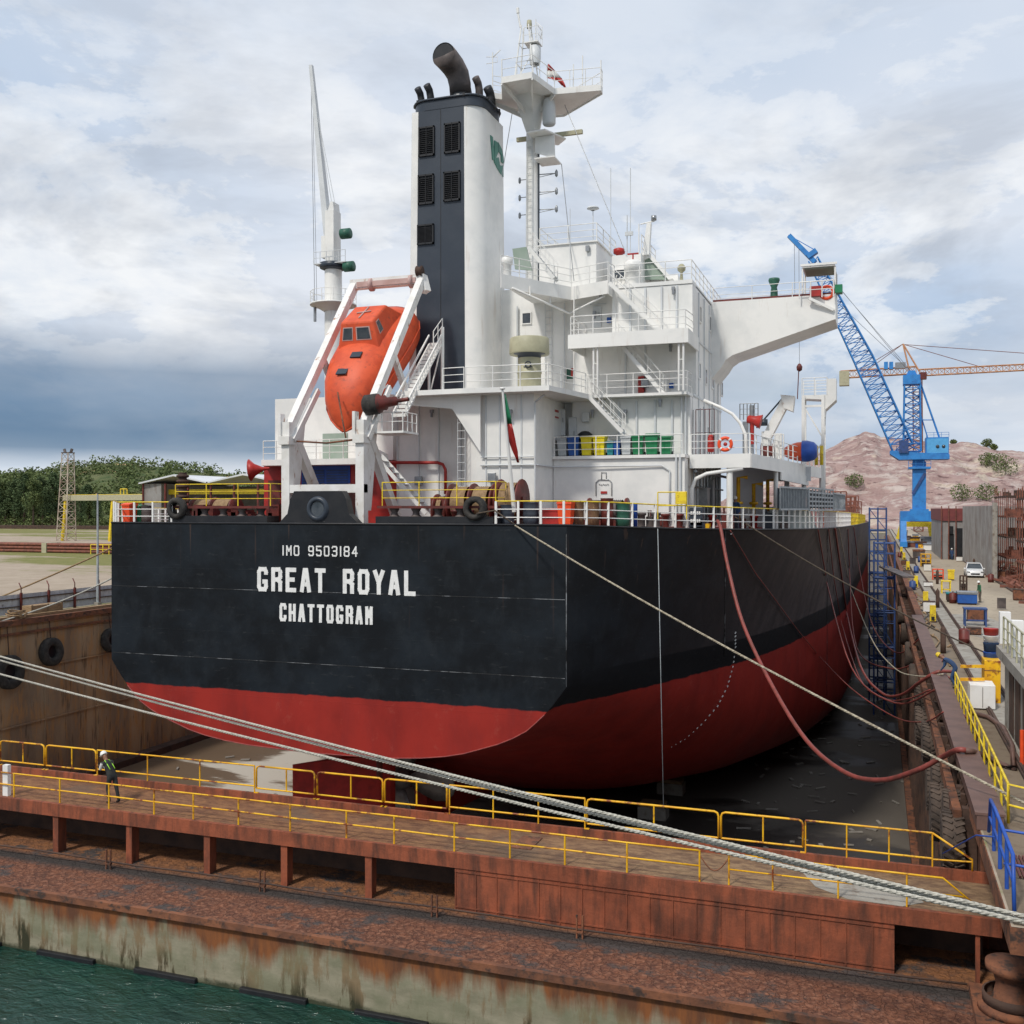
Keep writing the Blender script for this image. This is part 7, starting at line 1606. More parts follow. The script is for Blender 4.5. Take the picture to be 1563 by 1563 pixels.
# more gear strewn along the dock edge, each piece its own thing
rq = random.Random(44); gear = (('gas_cylinder', 'cylinder', 'rustdark', 'slim rusty gas cylinder'), ('oil_drum', 'drum', 'darkred', 'dark red oil drum'), ('steel_box', 'box', 'rust', 'rusty steel box'), ('pump', 'pump', 'soot', 'sooty pump unit'), ('oil_drum', 'drum', 'scafblue', 'blue oil drum'), ('steel_box', 'box', 'white_worn', 'worn white box'))
where = ('near the third service post', 'level with the leaning plank', 'beside the farthest service post', 'in front of the workman in blue', 'between the crane rails', 'by the yellow trestle', 'close to the white car', 'left of the racks', 'by the workshop door', 'under the grey wall')
for i in range(26):
    y = 58 + i * 4.4; x = (3.3, 4.4, 5.6, 11.2, 12.4)[i % 5] + rq.uniform(-.25, .25); nm, ct, mat, lb = gear[i % 6]; h = rq.uniform(.5, 1.2)
    t = thing(nm, f'{lb} on the crane quay, the {ordn[i // 6]} of its kind from the camera', ct, (x, y, QZ), 'loose gear along the crane quay')
    if nm in ('gas_cylinder', 'oil_drum'):
        r_ = .14 if nm == 'gas_cylinder' else .29; h = 1.4 if nm == 'gas_cylinder' else .88
        obj('body', MB().lathe((x, y, QZ), [(0, 0), (r_, 0), (r_, h * .33), (r_ * 1.04, h * .35), (r_, h * .37), (r_, h * .9), (r_ * .6, h), (0, h)], 14), M[mat], t); obj('valve', MB().lathe((x, y, QZ + h), [(.04, 0), (.04, .1), (0, .1)], 8), M['rustdark'], t)
    else:
        obj('body', MB().box(x - .4, x + .4, y, y + .7, QZ + .08, QZ + h * .8), M[mat], t, .03); obj('lid', MB().box(x - .42, x + .42, y - .02, y + .72, QZ + h * .8, QZ + h * .86), M['rustdark'], t); obj('skid', MB().box(x - .38, x + .38, y + .1, y + .2, QZ, QZ + .08).box(x - .38, x + .38, y + .5, y + .6, QZ, QZ + .08), M['rust'], t)
for k in range(6):
    y0_ = 36 + k * 17; pts = [(2.95 + .25 * math.sin(i * 1.1 + k) + .12 * (k % 3), y0_ + i * 1.6, QZ + .07 + .02 * (i % 2)) for i in range(14)]
    tag(obj('air_hose', MB().path(pts, .035 + .012 * (k % 2), 6), M[('hose', 'ropebrown', 'black')[k % 3]]), ('red', 'brown', 'black')[k % 3] + ' hose lying along the dock edge, ' + ('beside the yellow rail', 'by the bent workman', 'past the workman', 'near the service posts', 'up to the leaning plank', 'at its far end')[k], 'hose', 'hoses lying along the dock edge')
for k in range(5):
    y = 31 + k * 3.1; mb = MB(); mb.beam((WX1 - .3, y, QZ - .35), (WX1 - .36, y + rq.uniform(.2, .8), 1.0), .12, .12); mb.beam((WX1 - .25, y, 4.4 + .2 * k), (WX1 - .35, y + 2.2, 3.8), .08, .10)
    tag(obj('wall_strut', mb, M['rustdark']), 'rusty bent strut on the right dock wall between the tyres', 'strut', 'bent struts on the right dock wall')
# ---- concrete access building at the right edge
bx = 4.22
t = thing('access_building', 'grey concrete substation with dark louvre openings at the right picture edge', 'building', (bx, 34, QZ))
y1_ = 39.6; zt = 8.45
obj('wall', MB().box(bx, 9, 29.5, y1_, QZ, zt - .35), M['concrete_light'], t); obj('roof_slab', MB().box(bx - .25, 9.2, 29.5, y1_ + .3, zt - .35, zt), M['concrete'], t)
for y in (38.2, 36.6, 34.8): obj('louvre_door', MB().box(bx - .03, bx + .02, y - 1.2, y - .1, QZ + .1, zt - .6), M['rustdark'], t)
for k, (px, p0, p1) in enumerate(((1534, 945, 988), (1553, 958, 1010))):
    q = V(px, p1, X=bx + .1 + k * .0); tag(obj('gate_post', MB().box(q.x - .18, q.x + .18, q.y - .2, q.y + .2, zt, V(px, p0, X=q.x).z), M['white_worn']), ('cream post at the far end of the concrete roof', 'cream post nearer the picture edge on the concrete roof')[k], 'post', 'cream posts on the concrete roof')
mb = MB().rail([(bx - .1, 39, zt), (bx - .1, 29.6, zt)], 1.1, 3, 1.2, .03, .035); tag(obj('roof_rail', mb, M['beige']), 'pale handrail on the edge of the concrete roof', 'railing')
p = gp(1482, 1094); x0 = XY(1481, p.y); x1 = XY(1520, p.y)
t = thing('electric_cabinet', 'white square cabinet on the quay below the yellow box', 'cabinet', (x0, p.y, QZ)); zc = V(1500, 1057, Y=p.y).z
obj('body', MB().box(x0, x1, p.y, p.y + 1.2, QZ + .05, zc), M['white_worn'], t, .02); obj('door_seam', MB().box((x0 + x1) / 2 - .01, (x0 + x1) / 2 + .01, p.y - .01, p.y, QZ + .1, zc - .08), M['soot'], t)
Yk = p.y + 1.6; a, b = V(1503, 1050, Y=Yk), V(1528, 1020, Y=Yk)
t = thing('yellow_cabinet', 'yellow painted steel box behind the white cabinet', 'cabinet', (a.x, Yk, QZ)); obj('body', MB().box(a.x, b.x, Yk, Yk + 1.2, QZ, b.z), M['railyellow'], t, .02); obj('groove', MB().box(a.x, b.x, Yk - .01, Yk, (a.z + b.z) / 2 - .01, (a.z + b.z) / 2 + .02), M['rust'], t)
Yk = p.y + 2.6
for k, (y0_, y1_2, mat, lb) in enumerate(((1020, 1006, 'blue', 'blue pail at the bottom of the pail stack'), (1005, 992, 'cloth_blue', 'dark printed pail in the middle of the pail stack'), (991, 981, 'white', 'white pail with pale band near the top of the stack'), (980, 970, 'red', 'red and white topmost pail of the stack'))):
    z0_, z1_ = V(1513, y0_, Y=Yk).z, V(1513, y1_2, Y=Yk).z; x = XY(1513, Yk); q = tag(obj('paint_pail', MB().lathe((x, Yk, z0_), [(0, 0), (.26, 0), (.29, z1_ - z0_ - .02), (.31, z1_ - z0_), (0, z1_ - z0_)], 18), M[mat]), lb, 'pail', 'stacked paint pails')
tag(obj('pail_table', MB().box(XY(1502, Yk), XY(1526, Yk), Yk - .3, Yk + .4, QZ, V(1513, 1020.5, Y=Yk).z), M['scafblue']), 'blue stand carrying the stack of pails', 'stand')
mb = MB(); q0, q1 = V(1466, 1040, Y=p.y + .8), V(1503, 1040, Y=p.y + .8)
tag(obj('lift_barrier', MB().beam(q0 + Vector((0, 0, .3)), q1 + Vector((0, 0, .3)), .08, .12).beam(q0 - Vector((0, 0, .2)), q1 - Vector((0, 0, .2)), .08, .12), M['railyellow']), 'yellow horizontal bars left of the yellow cabinet', 'barrier')
# yellow rail along the dock edge close by
t = thing('edge_rail', 'bright yellow ladder-like guard rail along the right dock edge', 'railing', (3.2, 30, QZ))
pts = [V(1463, 1076, Z=QZ + .3), V(1500, 1165, Z=QZ + .3), V(1522, 1222, Z=QZ + .2)]
xr_ = 2.98; ya_, yb_ = 45.0, 27.2
mb = MB(); mb.tube((xr_, ya_, QZ + .95), (xr_, yb_, QZ + .95), .035); mb.tube((xr_, ya_, QZ + .5), (xr_, yb_, QZ + .5), .028); obj('bars', mb, M['yellow'], t)
for i in range(13): y = ya_ + (yb_ - ya_) * i / 12; obj('post', MB().tube((xr_, y, QZ), (xr_, y, QZ + .95), .035, n=6), M['yellow'], t)
obj('end_frame', MB().path([(xr_, yb_, QZ), (xr_, yb_, QZ + .95), (xr_ + .5, yb_ - .4, QZ + .95), (xr_ + .5, yb_ - .4, QZ)], .04, 6).tube((xr_, yb_, QZ + .45), (xr_ + .5, yb_ - .4, QZ + .45), .03), M['yellow'], t)
t = thing('blue_rail', 'blue tubular handrail at the corner of the gate and quay', 'railing', (3.0, 22.5, QZ))
mb = MB(); xq = 2.44; mb.path([(xq, 26.0, QZ + .1), (xq, 25.6, QZ + .95), (xq, 24.6, QZ + 1.0), (xq, 21.5, QZ + 1.0), (xq, 21.3, QZ)], .04, 7); mb.tube((xq, 25.8, QZ + .5), (xq, 21.4, QZ + .5), .03); mb.tube((xq, 24.0, QZ + .75), (4.0, 23.6, QZ + .75), .03); mb.tube((xq, 23.0, QZ + .35), (4.0, 22.6, QZ + .35), .03)
obj('bars', mb, M['blue'], t)
for y in (24.9, 23.7, 22.5): obj('post', MB().tube((xq, y, QZ), (xq, y, QZ + 1.0), .04), M['blue'], t)
tag(obj('blue_line', MB().path([(2.42, 24.6, QZ + .4), (2.2, 26.3, QZ - .1), (1.6, 28.5, GZ + .9)], .02, 5), M['blue']), 'thin blue rope from the blue rail to the gate rail', 'rope')
mb = MB()
for i in range(9): mb.box(2.75 + i * .07, 2.79 + i * .07, 23.2, 24.6, QZ + .02, QZ + .06)
tag(obj('floor_grate', mb, M['darkred']), 'dark red bar grating on the quay floor at the right edge', 'grating')
# hose lying on the quay
mb = MB().path([V(1480, 1098, Z=QZ + .1), V(1510, 1106, Z=QZ + .1), V(1532, 1122, Z=QZ + .1), V(1546, 1150, Z=QZ + .1), V(1548, 1183, Z=QZ + .1), V(1530, 1178, Z=QZ + .1), V(1500, 1163, Z=QZ + .12), V(1484, 1158, Z=QZ + .5), V(1474, 1157, Z=QZ + .52)], .085, 8)
tag(obj('rubber_hose', mb, M['ruststeel']), 'thick brown hose curving over the quay beside the yellow rail', 'hose')
mb = MB().tube((4.0, 33.2, QZ), (4.0, 33.2, QZ + 1.1), .06).tube((4.15, 32.4, QZ), (4.15, 32.4, QZ + 1.3), .06)
tag(obj('orange_stakes', mb, M['orange_bright']), 'pair of orange stakes against the concrete wall', 'stakes')
# ================================================================== left side: fence, field, trees, hill
FX = -58.0; fz = 7.15
t = thing('corrugated_fence', 'grey corrugated fence with red posts along the left quay', 'fence', (FX, 60, QZ))
mb = MB(); n_ = 340; vs = []
for i in range(n_ + 1):
    y = 30 + i * .25; x = FX + .05 * (i % 2); vs += [(x, y, QZ + .05), (x, y, fz)]
mb.add(vs, [(2*i, 2*i+2, 2*i+3, 2*i+1) for i in range(n_)]); obj('sheeting', mb, M['fencegrey'], t)
obj('rails', MB().box(FX + .06, FX + .12, 30, 115, fz - .35, fz - .28).box(FX + .06, FX + .12, 30, 115, fz - .9, fz - .84), M['rustdark'], t)
for i in range(30): y = 31 + i * 2.6; obj('post', MB().box(FX + .08, FX + .22, y, y + .14, QZ, fz + .1).path([(FX + .15, y + .07, fz + .1), (FX + .15, y + .07, fz + .45), (FX - .05, y + .07, fz + .8)], .04, 5), M['darkred'], t)
p = V(149, 942, X=-57.2); tz = V(149, 765, X=-57.2).z
t = thing('light_pole', 'slim grey pole rising behind the fence left of the ship', 'pole', (p.x, p.y, QZ)); obj('pole', MB().tube((p.x, p.y, QZ), (p.x, p.y, tz), .11, .06, 8), M['galv'], t); obj('base', MB().box(p.x - .2, p.x + .2, p.y - .2, p.y + .2, QZ, QZ + .3), M['concrete'], t)
a = V(42, 950, X=-56.2); 
t = thing('wooden_crate', 'long pale wooden crate on the left quay edge in front of the fence', 'crate', (-56.5, a.y, QZ)); b = V(90, 945, X=-56.2)
obj('body', MB().box(-56.7, -55.9, a.y, b.y, QZ + .02, QZ + .75), M['wood'], t); obj('battens', MB().box(-55.88, -55.85, a.y, a.y + .15, QZ + .02, QZ + .8).box(-55.88, -55.85, (a.y + b.y) / 2, (a.y + b.y) / 2 + .15, QZ + .02, QZ + .8).box(-55.88, -55.85, b.y - .15, b.y, QZ + .02, QZ + .8), M['ropebrown'], t)
tag(obj('timber_edge', MB().box(-56.0, -55.5, 50, 70, QZ + .02, QZ + .22), M['wood']), 'pale timber baulk along the top of the left dock wall', 'timber')
c = V(25, 955, X=-55.7); mb = MB(); rq = random.Random(3)
for k in range(7):
    ph = rq.uniform(0, 6); rr_ = rq.uniform(.35, .7); mb.path([(c.x + rr_ * math.cos(i * .5 + ph), c.y + 1.1 * rr_ * math.sin(i * .5 + ph), QZ + .12 + .07 * k + .06 * math.sin(i + ph)) for i in range(13)], .045, 6)
tag(obj('rope_coil', mb, M['ropebrown']), 'tangled brown rope coil on the left quay edge', 'rope coil')
# long stacks of rusty pipes across the field
for k, (Y, x0, x1, h) in enumerate(((138, -175, -104, 1.7), (142, -190, -150, 1.0))):
    t = thing('pipe_stack', ('long low stack of rusty red pipes across the field', 'shorter rusty pipe stack behind the long one')[k], 'pipes', (x0, Y, QZ), 'pipe stacks on the field'); mb = MB()
    for j in range(4):
        for l in range(2 if k else 3): mb.tube((x0 + j * .3, Y + j * .7, QZ + .3 + l * .55), (x1 - j * 1.5, Y + j * .7, QZ + .3 + l * .55), .26, n=8)
    obj('pipes', mb, M['scafrust'], t); obj('chocks', MB().box(x0 + 10, x0 + 11, Y - .4, Y + 3, QZ, QZ + h).box(x0 + 40, x0 + 41, Y - .4, Y + 3, QZ, QZ + h) if not k else MB().box(x0 + 10, x0 + 11, Y - .4, Y + 3, QZ, QZ + 1.2), M['beige'], t)
t = thing('pipe_rack_frame', 'yellow steel frame standing among the pipe stacks', 'frame', (-121, 136, QZ)); obj('frame', MB().rail([(-123, 136, QZ), (-118, 136, QZ)], 1.6, 2, 1.2, .08, .09), M['yellow'], t)
# lattice tower and gantry beam
YL = 190; P3 = lambda px, py: V(px, py, Y=YL)
t = thing('lattice_tower', 'weathered lattice light tower on the field at the left', 'tower', tuple(V(101, 825, Y=YL)))
b = P3(101, 828); tp_ = P3(104, 702)
pm('towerpale', (.50, .44, .36), (.36, .26, .2), .4, rough=.7)
obj('legs', lattice(MB(), (b.x, YL, QZ), tp_, 3.0, 1.8, 12, .12), M['towerpale'], t); obj('lamp_head', MB().box(tp_.x - 1.1, tp_.x + 1.1, YL - 1, YL + 1, tp_.z - .1, tp_.z + .1).beam(tp_ + Vector((-.8, 0, 0)), tp_ + Vector((-1.1, 0, .9)), .4, .5).beam(tp_ + Vector((.8, 0, 0)), tp_ + Vector((1.2, 0, .9)), .4, .5), M['soot'], t)
t = thing('gantry_beam', 'cream and yellow beam on legs between the lattice tower and the ship', 'gantry', tuple(P3(150, 825)))
obj('beam', MB().beam(P3(98, 771), P3(225, 770), 1.0, 1.3), M['beige'], t); obj('top_rail', MB().beam(P3(98, 767), P3(225, 766), .2, .3), M['yellow'], t)
for px in (172, 100): obj('leg', MB().beam(P3(px, 774), (P3(px - 5, 0).x, YL, QZ), .5, .5), M['yellow'], t)
obj('frame', MB().rail([P3(184, 768), P3(194, 768)], 1.6, 1, 1.2, .12, .12), M['yellow'], t)
# white-roofed shed
YS = 150; x0, x1 = XY(218, YS), XY(430, YS); ze, zr = V(300, 747, Y=YS).z, V(300, 740, Y=YS).z
t = thing('white_roofed_shed', 'long open shed with pale double-ridged roof beyond the port quarter', 'shed', (x0, YS, QZ))
xm = (x0 + x1) / 2
for q0, q1 in ((x0, xm), (xm, x1)):
    m_ = (q0 + q1) / 2; obj('roof', MB().prism([(q0 - .3, YS - .8, ze), (m_, YS - .8, zr + .6), (q1 + .0, YS - .8, ze), (q1, YS - .8, ze - .25), (m_, YS - .8, zr + .3), (q0 - .3, YS - .8, ze - .25)], (0, 26, 0)), M['roofwhite'], t)
obj('wall', MB().box(x0, x0 + 4, YS, YS + 24, QZ, ze - .2).box(x0 + 4, x1, YS + 20, YS + 24, QZ, ze - .3), M['shedwall'], t)
for i in range(7): x = x0 + (x1 - x0) * i / 6; obj('column', MB().box(x, x + .3, YS - .2, YS + .1, QZ, ze - .2), M['darkred'], t)
obj('crane_beam', MB().box(x0 + 2, x1, YS + 2, YS + 2.6, ze - 2.1, ze - 1.2), M['yellow'], t)
t = thing('field_bank', 'long dark earth bank and low wall in front of the trees', 'bank', (-250, 300, QZ)); obj('bank', MB().box(-420, -60, 296, 300, QZ - .2, QZ + 1.3), M['rustdark'], t)
# ---- hills
def hill(name, prof, Yf, Yr, Yb, mat, amp, seed, extra=0):
    px0, px1 = prof[0][0], prof[-1][0]; nx, ny = 260, 90; vs = []
    def top(px):
        for (a, za), (b, zb_) in zip(prof, prof[1:]):
            if a <= px <= b: return za + (zb_ - za) * (px - a) / (b - a)
        return prof[-1][1]
    for j in range(ny + 1):
        v = j / ny; Y = Yf + (Yr - Yf) * v / .7 if v < .7 else Yr + (Yb - Yr) * (v - .7) / .3
        for i in range(nx + 1):
            px = px0 + (px1 - px0) * i / nx; X = XY(px, Yr) * (1 if True else 1); zr_ = V(px, top(px), Y=Yr).z - QZ
            s_ = min(1, v / .7); prof_ = (s_ ** .9) if v < .7 else 1 - ((v - .7) / .3) ** 2
            st_ = .5 * math.sin(s_ * 17 + mnoise.noise(Vector((X * .01, Y * .01, seed))) * 5) * (1 - s_) * .12
            nz_ = (mnoise.fractal(Vector((X * .018, Y * .018, seed)), 1.0, 2.1, 6) + (.55 - abs(mnoise.fractal(Vector((X * .03, Y * .012, seed + 4)), .9, 2.1, 6)) * 2) * extra) * amp * min(1, s_ * 2.5) * (1.25 - s_ if v < .7 else .3)
            vs.append((X * (1 + 0 * v), Y, QZ - .5 + max(0, zr_) * max(0, prof_ + st_) + nz_ * min(1, max(zr_, 0) / 10)))
    mb = MB().add(vs, [(j*(nx+1)+i, j*(nx+1)+i+1, (j+1)*(nx+1)+i+1, (j+1)*(nx+1)+i) for j in range(ny) for i in range(nx)], True)
    o = obj(name, mb, M[mat], None, flip=False); tag(o, kind='structure'); return vs, nx, ny
qv = hill('quarry_hill', [(1100, 786), (1180, 745), (1240, 712), (1262, 700), (1290, 686), (1312, 678), (1322, 672), (1334, 673), (1345, 680), (1375, 683), (1410, 687), (1450, 690), (1490, 693), (1530, 698), (1600, 705), (1700, 735), (1800, 787)], 400, 560, 760, 'quarry', 7.0, 3.3, .8)
lv = hill('wooded_hill', [(-260, 770), (-150, 755), (-60, 748), (0, 742), (60, 736), (110, 728), (150, 717), (185, 718), (210, 721), (240, 721), (265, 727), (300, 731), (345, 735), (400, 738), (470, 745), (560, 760), (640, 786)], 420, 600, 800, 'greenhill', 6.0, 9.1)
# ---- vegetation
def leaf_cloud(mb, rnd, c, rx, ry, rz, n_, sz, shell=.45, droop=0):
    for _ in range(n_):
        while True:
            d_ = Vector((rnd.uniform(-1, 1), rnd.uniform(-1, 1), rnd.uniform(-1, 1)))
            if shell < d_.length < 1: break
        p = Vector((c[0] + d_.x * rx, c[1] + d_.y * ry, c[2] + d_.z * rz)); s_ = sz * rnd.uniform(.5, 1.3)
        a = Vector((rnd.gauss(0, 1), rnd.gauss(0, 1), rnd.gauss(0, .7))).normalized(); b = a.cross(Vector((rnd.gauss(0, 1), rnd.gauss(0, 1), rnd.gauss(0, 1)))).normalized()
        mb.add([p - a * s_ - b * s_ * .4, p + a * s_ * .2 - b * s_ * .6, p + a * s_ + b * s_ * .2, p + b * s_ * .7], [(0, 1, 2, 3)])
def tree_proto(seed, h, w_, n_, mat):
    rnd = random.Random(seed); t = thing('tree', '', 'tree', (0, 0, 0), 'tall feathery trees along the field edge')
    mb = MB().path([(0, 0, 0), (.15, 0, h * .35), (-.1, .1, h * .7), (0, 0, h * .95)], [h * .022, h * .017, h * .010, .04], 7)
    blobs = []
    for i in range(15):
        z = h * rnd.uniform(.28, .95); rr_ = w_ * (1.12 - abs(z / h - .45) * 1.1); a = rnd.uniform(0, 6.28); q = rnd.uniform(.15, .75) * rr_
        c = (q * math.cos(a), q * math.sin(a), z); blobs.append((c, rr_ * rnd.uniform(.35, .6))); mb.tube((0, 0, z - h * .1), c, h * .006, .03, 5)
    obj('trunk', mb, M['bark'], t); cb = MB()
    for c, r_ in blobs: leaf_cloud(cb, rnd, c, r_, r_, r_ * 1.35, n_ * 3, .32, .2)
    leaf_cloud(cb, rnd, (0, 0, h * .93), w_ * .25, w_ * .25, h * .09, n_ * 2, .28, .1)
    obj('crown', cb, M[mat], t, flip=False); return t
protos = [tree_proto(1, 20, 4.6, 105, 'leaf_a'), tree_proto(2, 17, 4.2, 105, 'leaf_b'), tree_proto(3, 21, 4.0, 100, 'leaf_a')]
rt = random.Random(17); words = ['leftmost at the picture edge', 'second from the left', 'third from the left', 'fourth from the left', 'fifth from the left', 'sixth from the left', 'seventh from the left', 'eighth from the left', 'ninth, by the lattice tower', 'tenth, just right of the lattice tower', 'eleventh in the row', 'rightmost of the front row']
tops = [738, 746, 741, 735, 744, 738, 733, 739, 752, 764, 770, 768]
for i, (tpy, wd) in enumerate(zip(tops, words)):
    px = -6 + i * 14.2; Y = 318 + rt.uniform(-8, 10); x = XY(px, Y); h_ = V(px, tpy, Y=Y).z - QZ; k = i % 3; base_h = (20, 17, 21)[k]
    if i < 3: o = protos[k]; place(o, (x, Y, QZ), rt.uniform(0, 6), h_ / base_h); o['label'] = 'tall dark green tree, ' + wd
    else: dup(protos[k], (x, Y, QZ), 'tall dark green tree, ' + wd, rt.uniform(0, 6), h_ / base_h)
    if i > 7: bpy.context.view_layer.update()
back = [(i * 13 - 20, 332 + (i % 3) * 6, 760 - (i * 7 % 15)) for i in range(13)]
for i, (px, Y, tpy) in enumerate(back):
    k = i % 3; h_ = V(px, tpy, Y=Y).z - QZ; dup(protos[k], (XY(px, Y), Y, QZ), 'dense green tree in the back row behind the front trees, ' + ordn[i] + ' from the left', rt.uniform(0, 6), (h_ / (20, 17, 21)[k] * 1.2, h_ / (20, 17, 21)[k] * 1.2, h_ / (20, 17, 21)[k]), 'second row of trees along the field edge')
# woodland on the hill and low scrub: countless, one object each
vs, nx, ny = lv; rw = random.Random(5); mb = MB()
cand = [vs[j*(nx+1)+i] for j in range(2, int(ny * .78)) for i in range(nx + 1)]
for _ in range(1700):
    x, y, z = rw.choice(cand); x += rw.uniform(-3, 3); y += rw.uniform(-3, 3)
    if mnoise.noise(Vector((x * .018, y * .018, 2.2))) > .46: continue
    s_ = rw.uniform(2.6, 5.5); leaf_cloud(mb, rw, (x, y, z + s_ * .6), s_, s_, s_ * .95, 48, .85, .4)
tag(obj('woodland', mb, M['leaf_b'], flip=False), 'mixed green woodland covering the hill behind the yard', 'wood', kind='stuff')
mb = MB()
for _ in range(260):
    px = rw.uniform(-30, 420); Y = rw.uniform(306, 400); x = XY(px, Y); s_ = rw.uniform(1.5, 3.6); leaf_cloud(mb, rw, (x, Y, QZ + s_ * .7), s_ * 1.3, s_ * 1.3, s_, 70, .5, .4)
tag(obj('scrub', mb, M['leaf_c'], flip=False), 'low light green scrub at the foot of the trees', 'scrub', kind='stuff')
# bushes on the quarry
vs, nx, ny = qv
def near(px, py_):
    best = None
    for v in vs:
        d_ = -_s * v[0] + _c * v[1]; a = 781.5 + FPX * (_c * v[0] + _s * v[1]) / d_; b = 787 - FPX * (v[2] - CAM_Z) / d_; e_ = (a - px) ** 2 + (b - py_) ** 2
        if best is None or e_ < best[0]: best = (e_, v)
    return best[1]
for i, (px, py, s_, lb) in enumerate(((1506, 692, 2.6, 'small tree on the skyline of the quarry hill'), (1519, 694, 1.6, 'tiny bush right of the skyline tree'), (1455, 689, 1.5, 'low bush on the ridge above the crane house'), (1520, 728, 5, 'broad green bush on the right quarry slope'), (1535, 735, 5, 'green bush right of the broad one on the slope'), (1508, 722, 3.6, 'bush at the top left of the slope thicket'), (1470, 775, 4, 'bush behind the red workshop roof'), (1505, 775, 4, 'bush above the long grey wall'), (1304, 755, 3.6, 'thin green tree behind the rusty gear on the ship'))):
    v = near(px, py); t = thing('bush', lb, 'bush', v, 'bushes on the quarry hill'); mb = MB(); leaf_cloud(mb, rw, (v[0], v[1], v[2] + s_ * .8), s_ * 1.15, s_ * 1.15, s_ * .9, 420, .42, .2); obj('foliage', mb, M['leaf_c'], t, flip=False); obj('stem', MB().tube((v[0], v[1], v[2] - .5), (v[0], v[1], v[2] + s_), .15), M['bark'], t)
# ================================================================== ropes, lines and hoses
def twisted(name, label, cat, pts, r_, mat, grp=None, pitch=.42, strands=3, seg=7):
    """a laid rope: strands winding round a smooth run of points"""
    P = [Vector(p) for p in pts]; L = [0]
    for a, b in zip(P, P[1:]): L.append(L[-1] + (b - a).length)
    def at(s_):
        for i in range(len(P) - 1):
            if s_ <= L[i+1] or i == len(P) - 2: return P[i].lerp(P[i+1], (s_ - L[i]) / max(1e-6, L[i+1] - L[i])), (P[i+1] - P[i]).normalized()
    n_ = int(L[-1] / pitch * seg); mb = MB()
    for k in range(strands):
        q = []
        for i in range(n_ + 1):
            p, d_ = at(L[-1] * i / n_); a_ = d_.cross(Vector((0, 0, 1))).normalized(); b_ = a_.cross(d_); t_ = 2 * math.pi * (i / seg + k / strands)
            q.append(p + (a_ * math.cos(t_) + b_ * math.sin(t_)) * r_ * .52)
        mb.path(q, r_ * .56, 5)
    return tag(obj(name, mb, M[mat], flip=False), label, cat, grp)
def sag(a, b, s_, n_=14): return [Vector(a).lerp(Vector(b), i / n_) - Vector((0, 0, s_ * 4 * (i / n_) * (1 - i / n_))) for i in range(n_ + 1)]
def atd(px, py, d_): u, v = (px - 781.5) / FPX, (787 - py) / FPX; return Vector(((_c * u - _s) * d_, (_s * u + _c) * d_, CAM_Z + v * d_))
G = 'pale mooring ropes crossing the foreground'
def fore(pyl, pyr, dl, dr, s_, label):
    A, B = atd(-6, pyl, dl), atd(1568, pyr, dr); d_ = B - A; A2 = A - d_ * .55; B2 = Vector((5.2, B.y - 1.2, QZ + .7)); pts = sag(A2, B, s_, 18) + [B2]
    return twisted('mooring_rope', label, 'rope', pts, .044, 'ropewhite', G)
fore(1002, 1411, 45, 18.7, .30, 'uppermost of three pale mooring ropes crossing the foreground'); fore(1008, 1416, 45.2, 18.8, .30, 'middle one of three pale mooring ropes crossing the foreground'); fore(1029, 1420, 44.5, 18.5, .30, 'lowest of three pale mooring ropes crossing the foreground')
mb = MB().lathe((5.3, 14.9, QZ), [(.35, 0), (.28, .2), (.26, .6), (.42, .75), (.42, .85), (0, .9)], 16); tag(obj('quay_bollard', mb, M['rustdark']), 'rusty mooring bollard on the near quay', 'bollard')
# lines from the stern to the quay
def line(name, label, cat, pts, r_, mat, n_=6): return tag(obj(name, MB().path(pts, r_, n_), M[mat]), label, cat)
A = V(786, 813, Y=42.1); B = V(1566, 1238, Z=QZ + .5)
twisted('mooring_line', 'long pale mooring line from the stern corner to the near quay', 'rope', sag(A, B, .22, 14), .038, 'rope', pitch=.3, seg=5)
line('mooring_line', 'dark mooring line from the side deck rollers to the crane rail', 'rope', sag(V(1122, 800, Y=53.0), V(1515, 1012, Z=QZ + .3), .35), .045, 'ropedark')
def pxpath(pts):
    fine = []
    for a, b in zip(pts, pts[1:]):
        fine.append(a)
        if a[2] == 0 and b[2] == 0: fine += [(a[0] + (b[0] - a[0]) * k / 5, a[1] + (b[1] - a[1]) * k / 5, 0) for k in range(1, 5)]
    pts = fine + [pts[-1]]
    P = [hull_hit(a, b) + Vector((.12, -.16, 0)) if y == 0 else V(a, b, Z=-y) if y < 0 else V(a, b, Y=y) for a, b, y in pts]; out = []      # a negative third number is minus the height, 0 means touching the plating
    for i in range(len(P) - 1):      # smooth run through the measured points
        p0, p1, p2, p3 = P[max(i-1, 0)], P[i], P[i+1], P[min(i+2, len(P)-1)]
        for k in range(6): t = k / 6; out.append(.5 * ((2*p1) + (p2-p0)*t + (2*p0-5*p1+4*p2-p3)*t*t + (-p0+3*p1-3*p2+p3)*t**3))
    return out + [P[-1]]
line('fire_hose', 'thick red hose hanging from the ship side in a deep loop to the quay', 'hose', pxpath([(1095, 806, 50.5), (1100, 818, 49.9), (1112, 880, 49), (1135, 965, 47.5), (1180, 1060, 45), (1232, 1142, 42), (1290, 1190, 39), (1345, 1202, 37), (1400, 1187, 35), (1440, 1166, -5.6), (1462, 1156, -6.2), (1478, 1157, -6.2)]), .085, 'hose', 8)
line('air_hose', 'thin brown line drooping beside the thick red hose', 'hose', pxpath([(1112, 821, 0), (1150, 885, 0), (1215, 972, 0), (1250, 1014, 0), (1300, 1062, 60), (1365, 1105, 54), (1410, 1113, 44), (1440, 1098, -6.2)]), .03, 'hose')
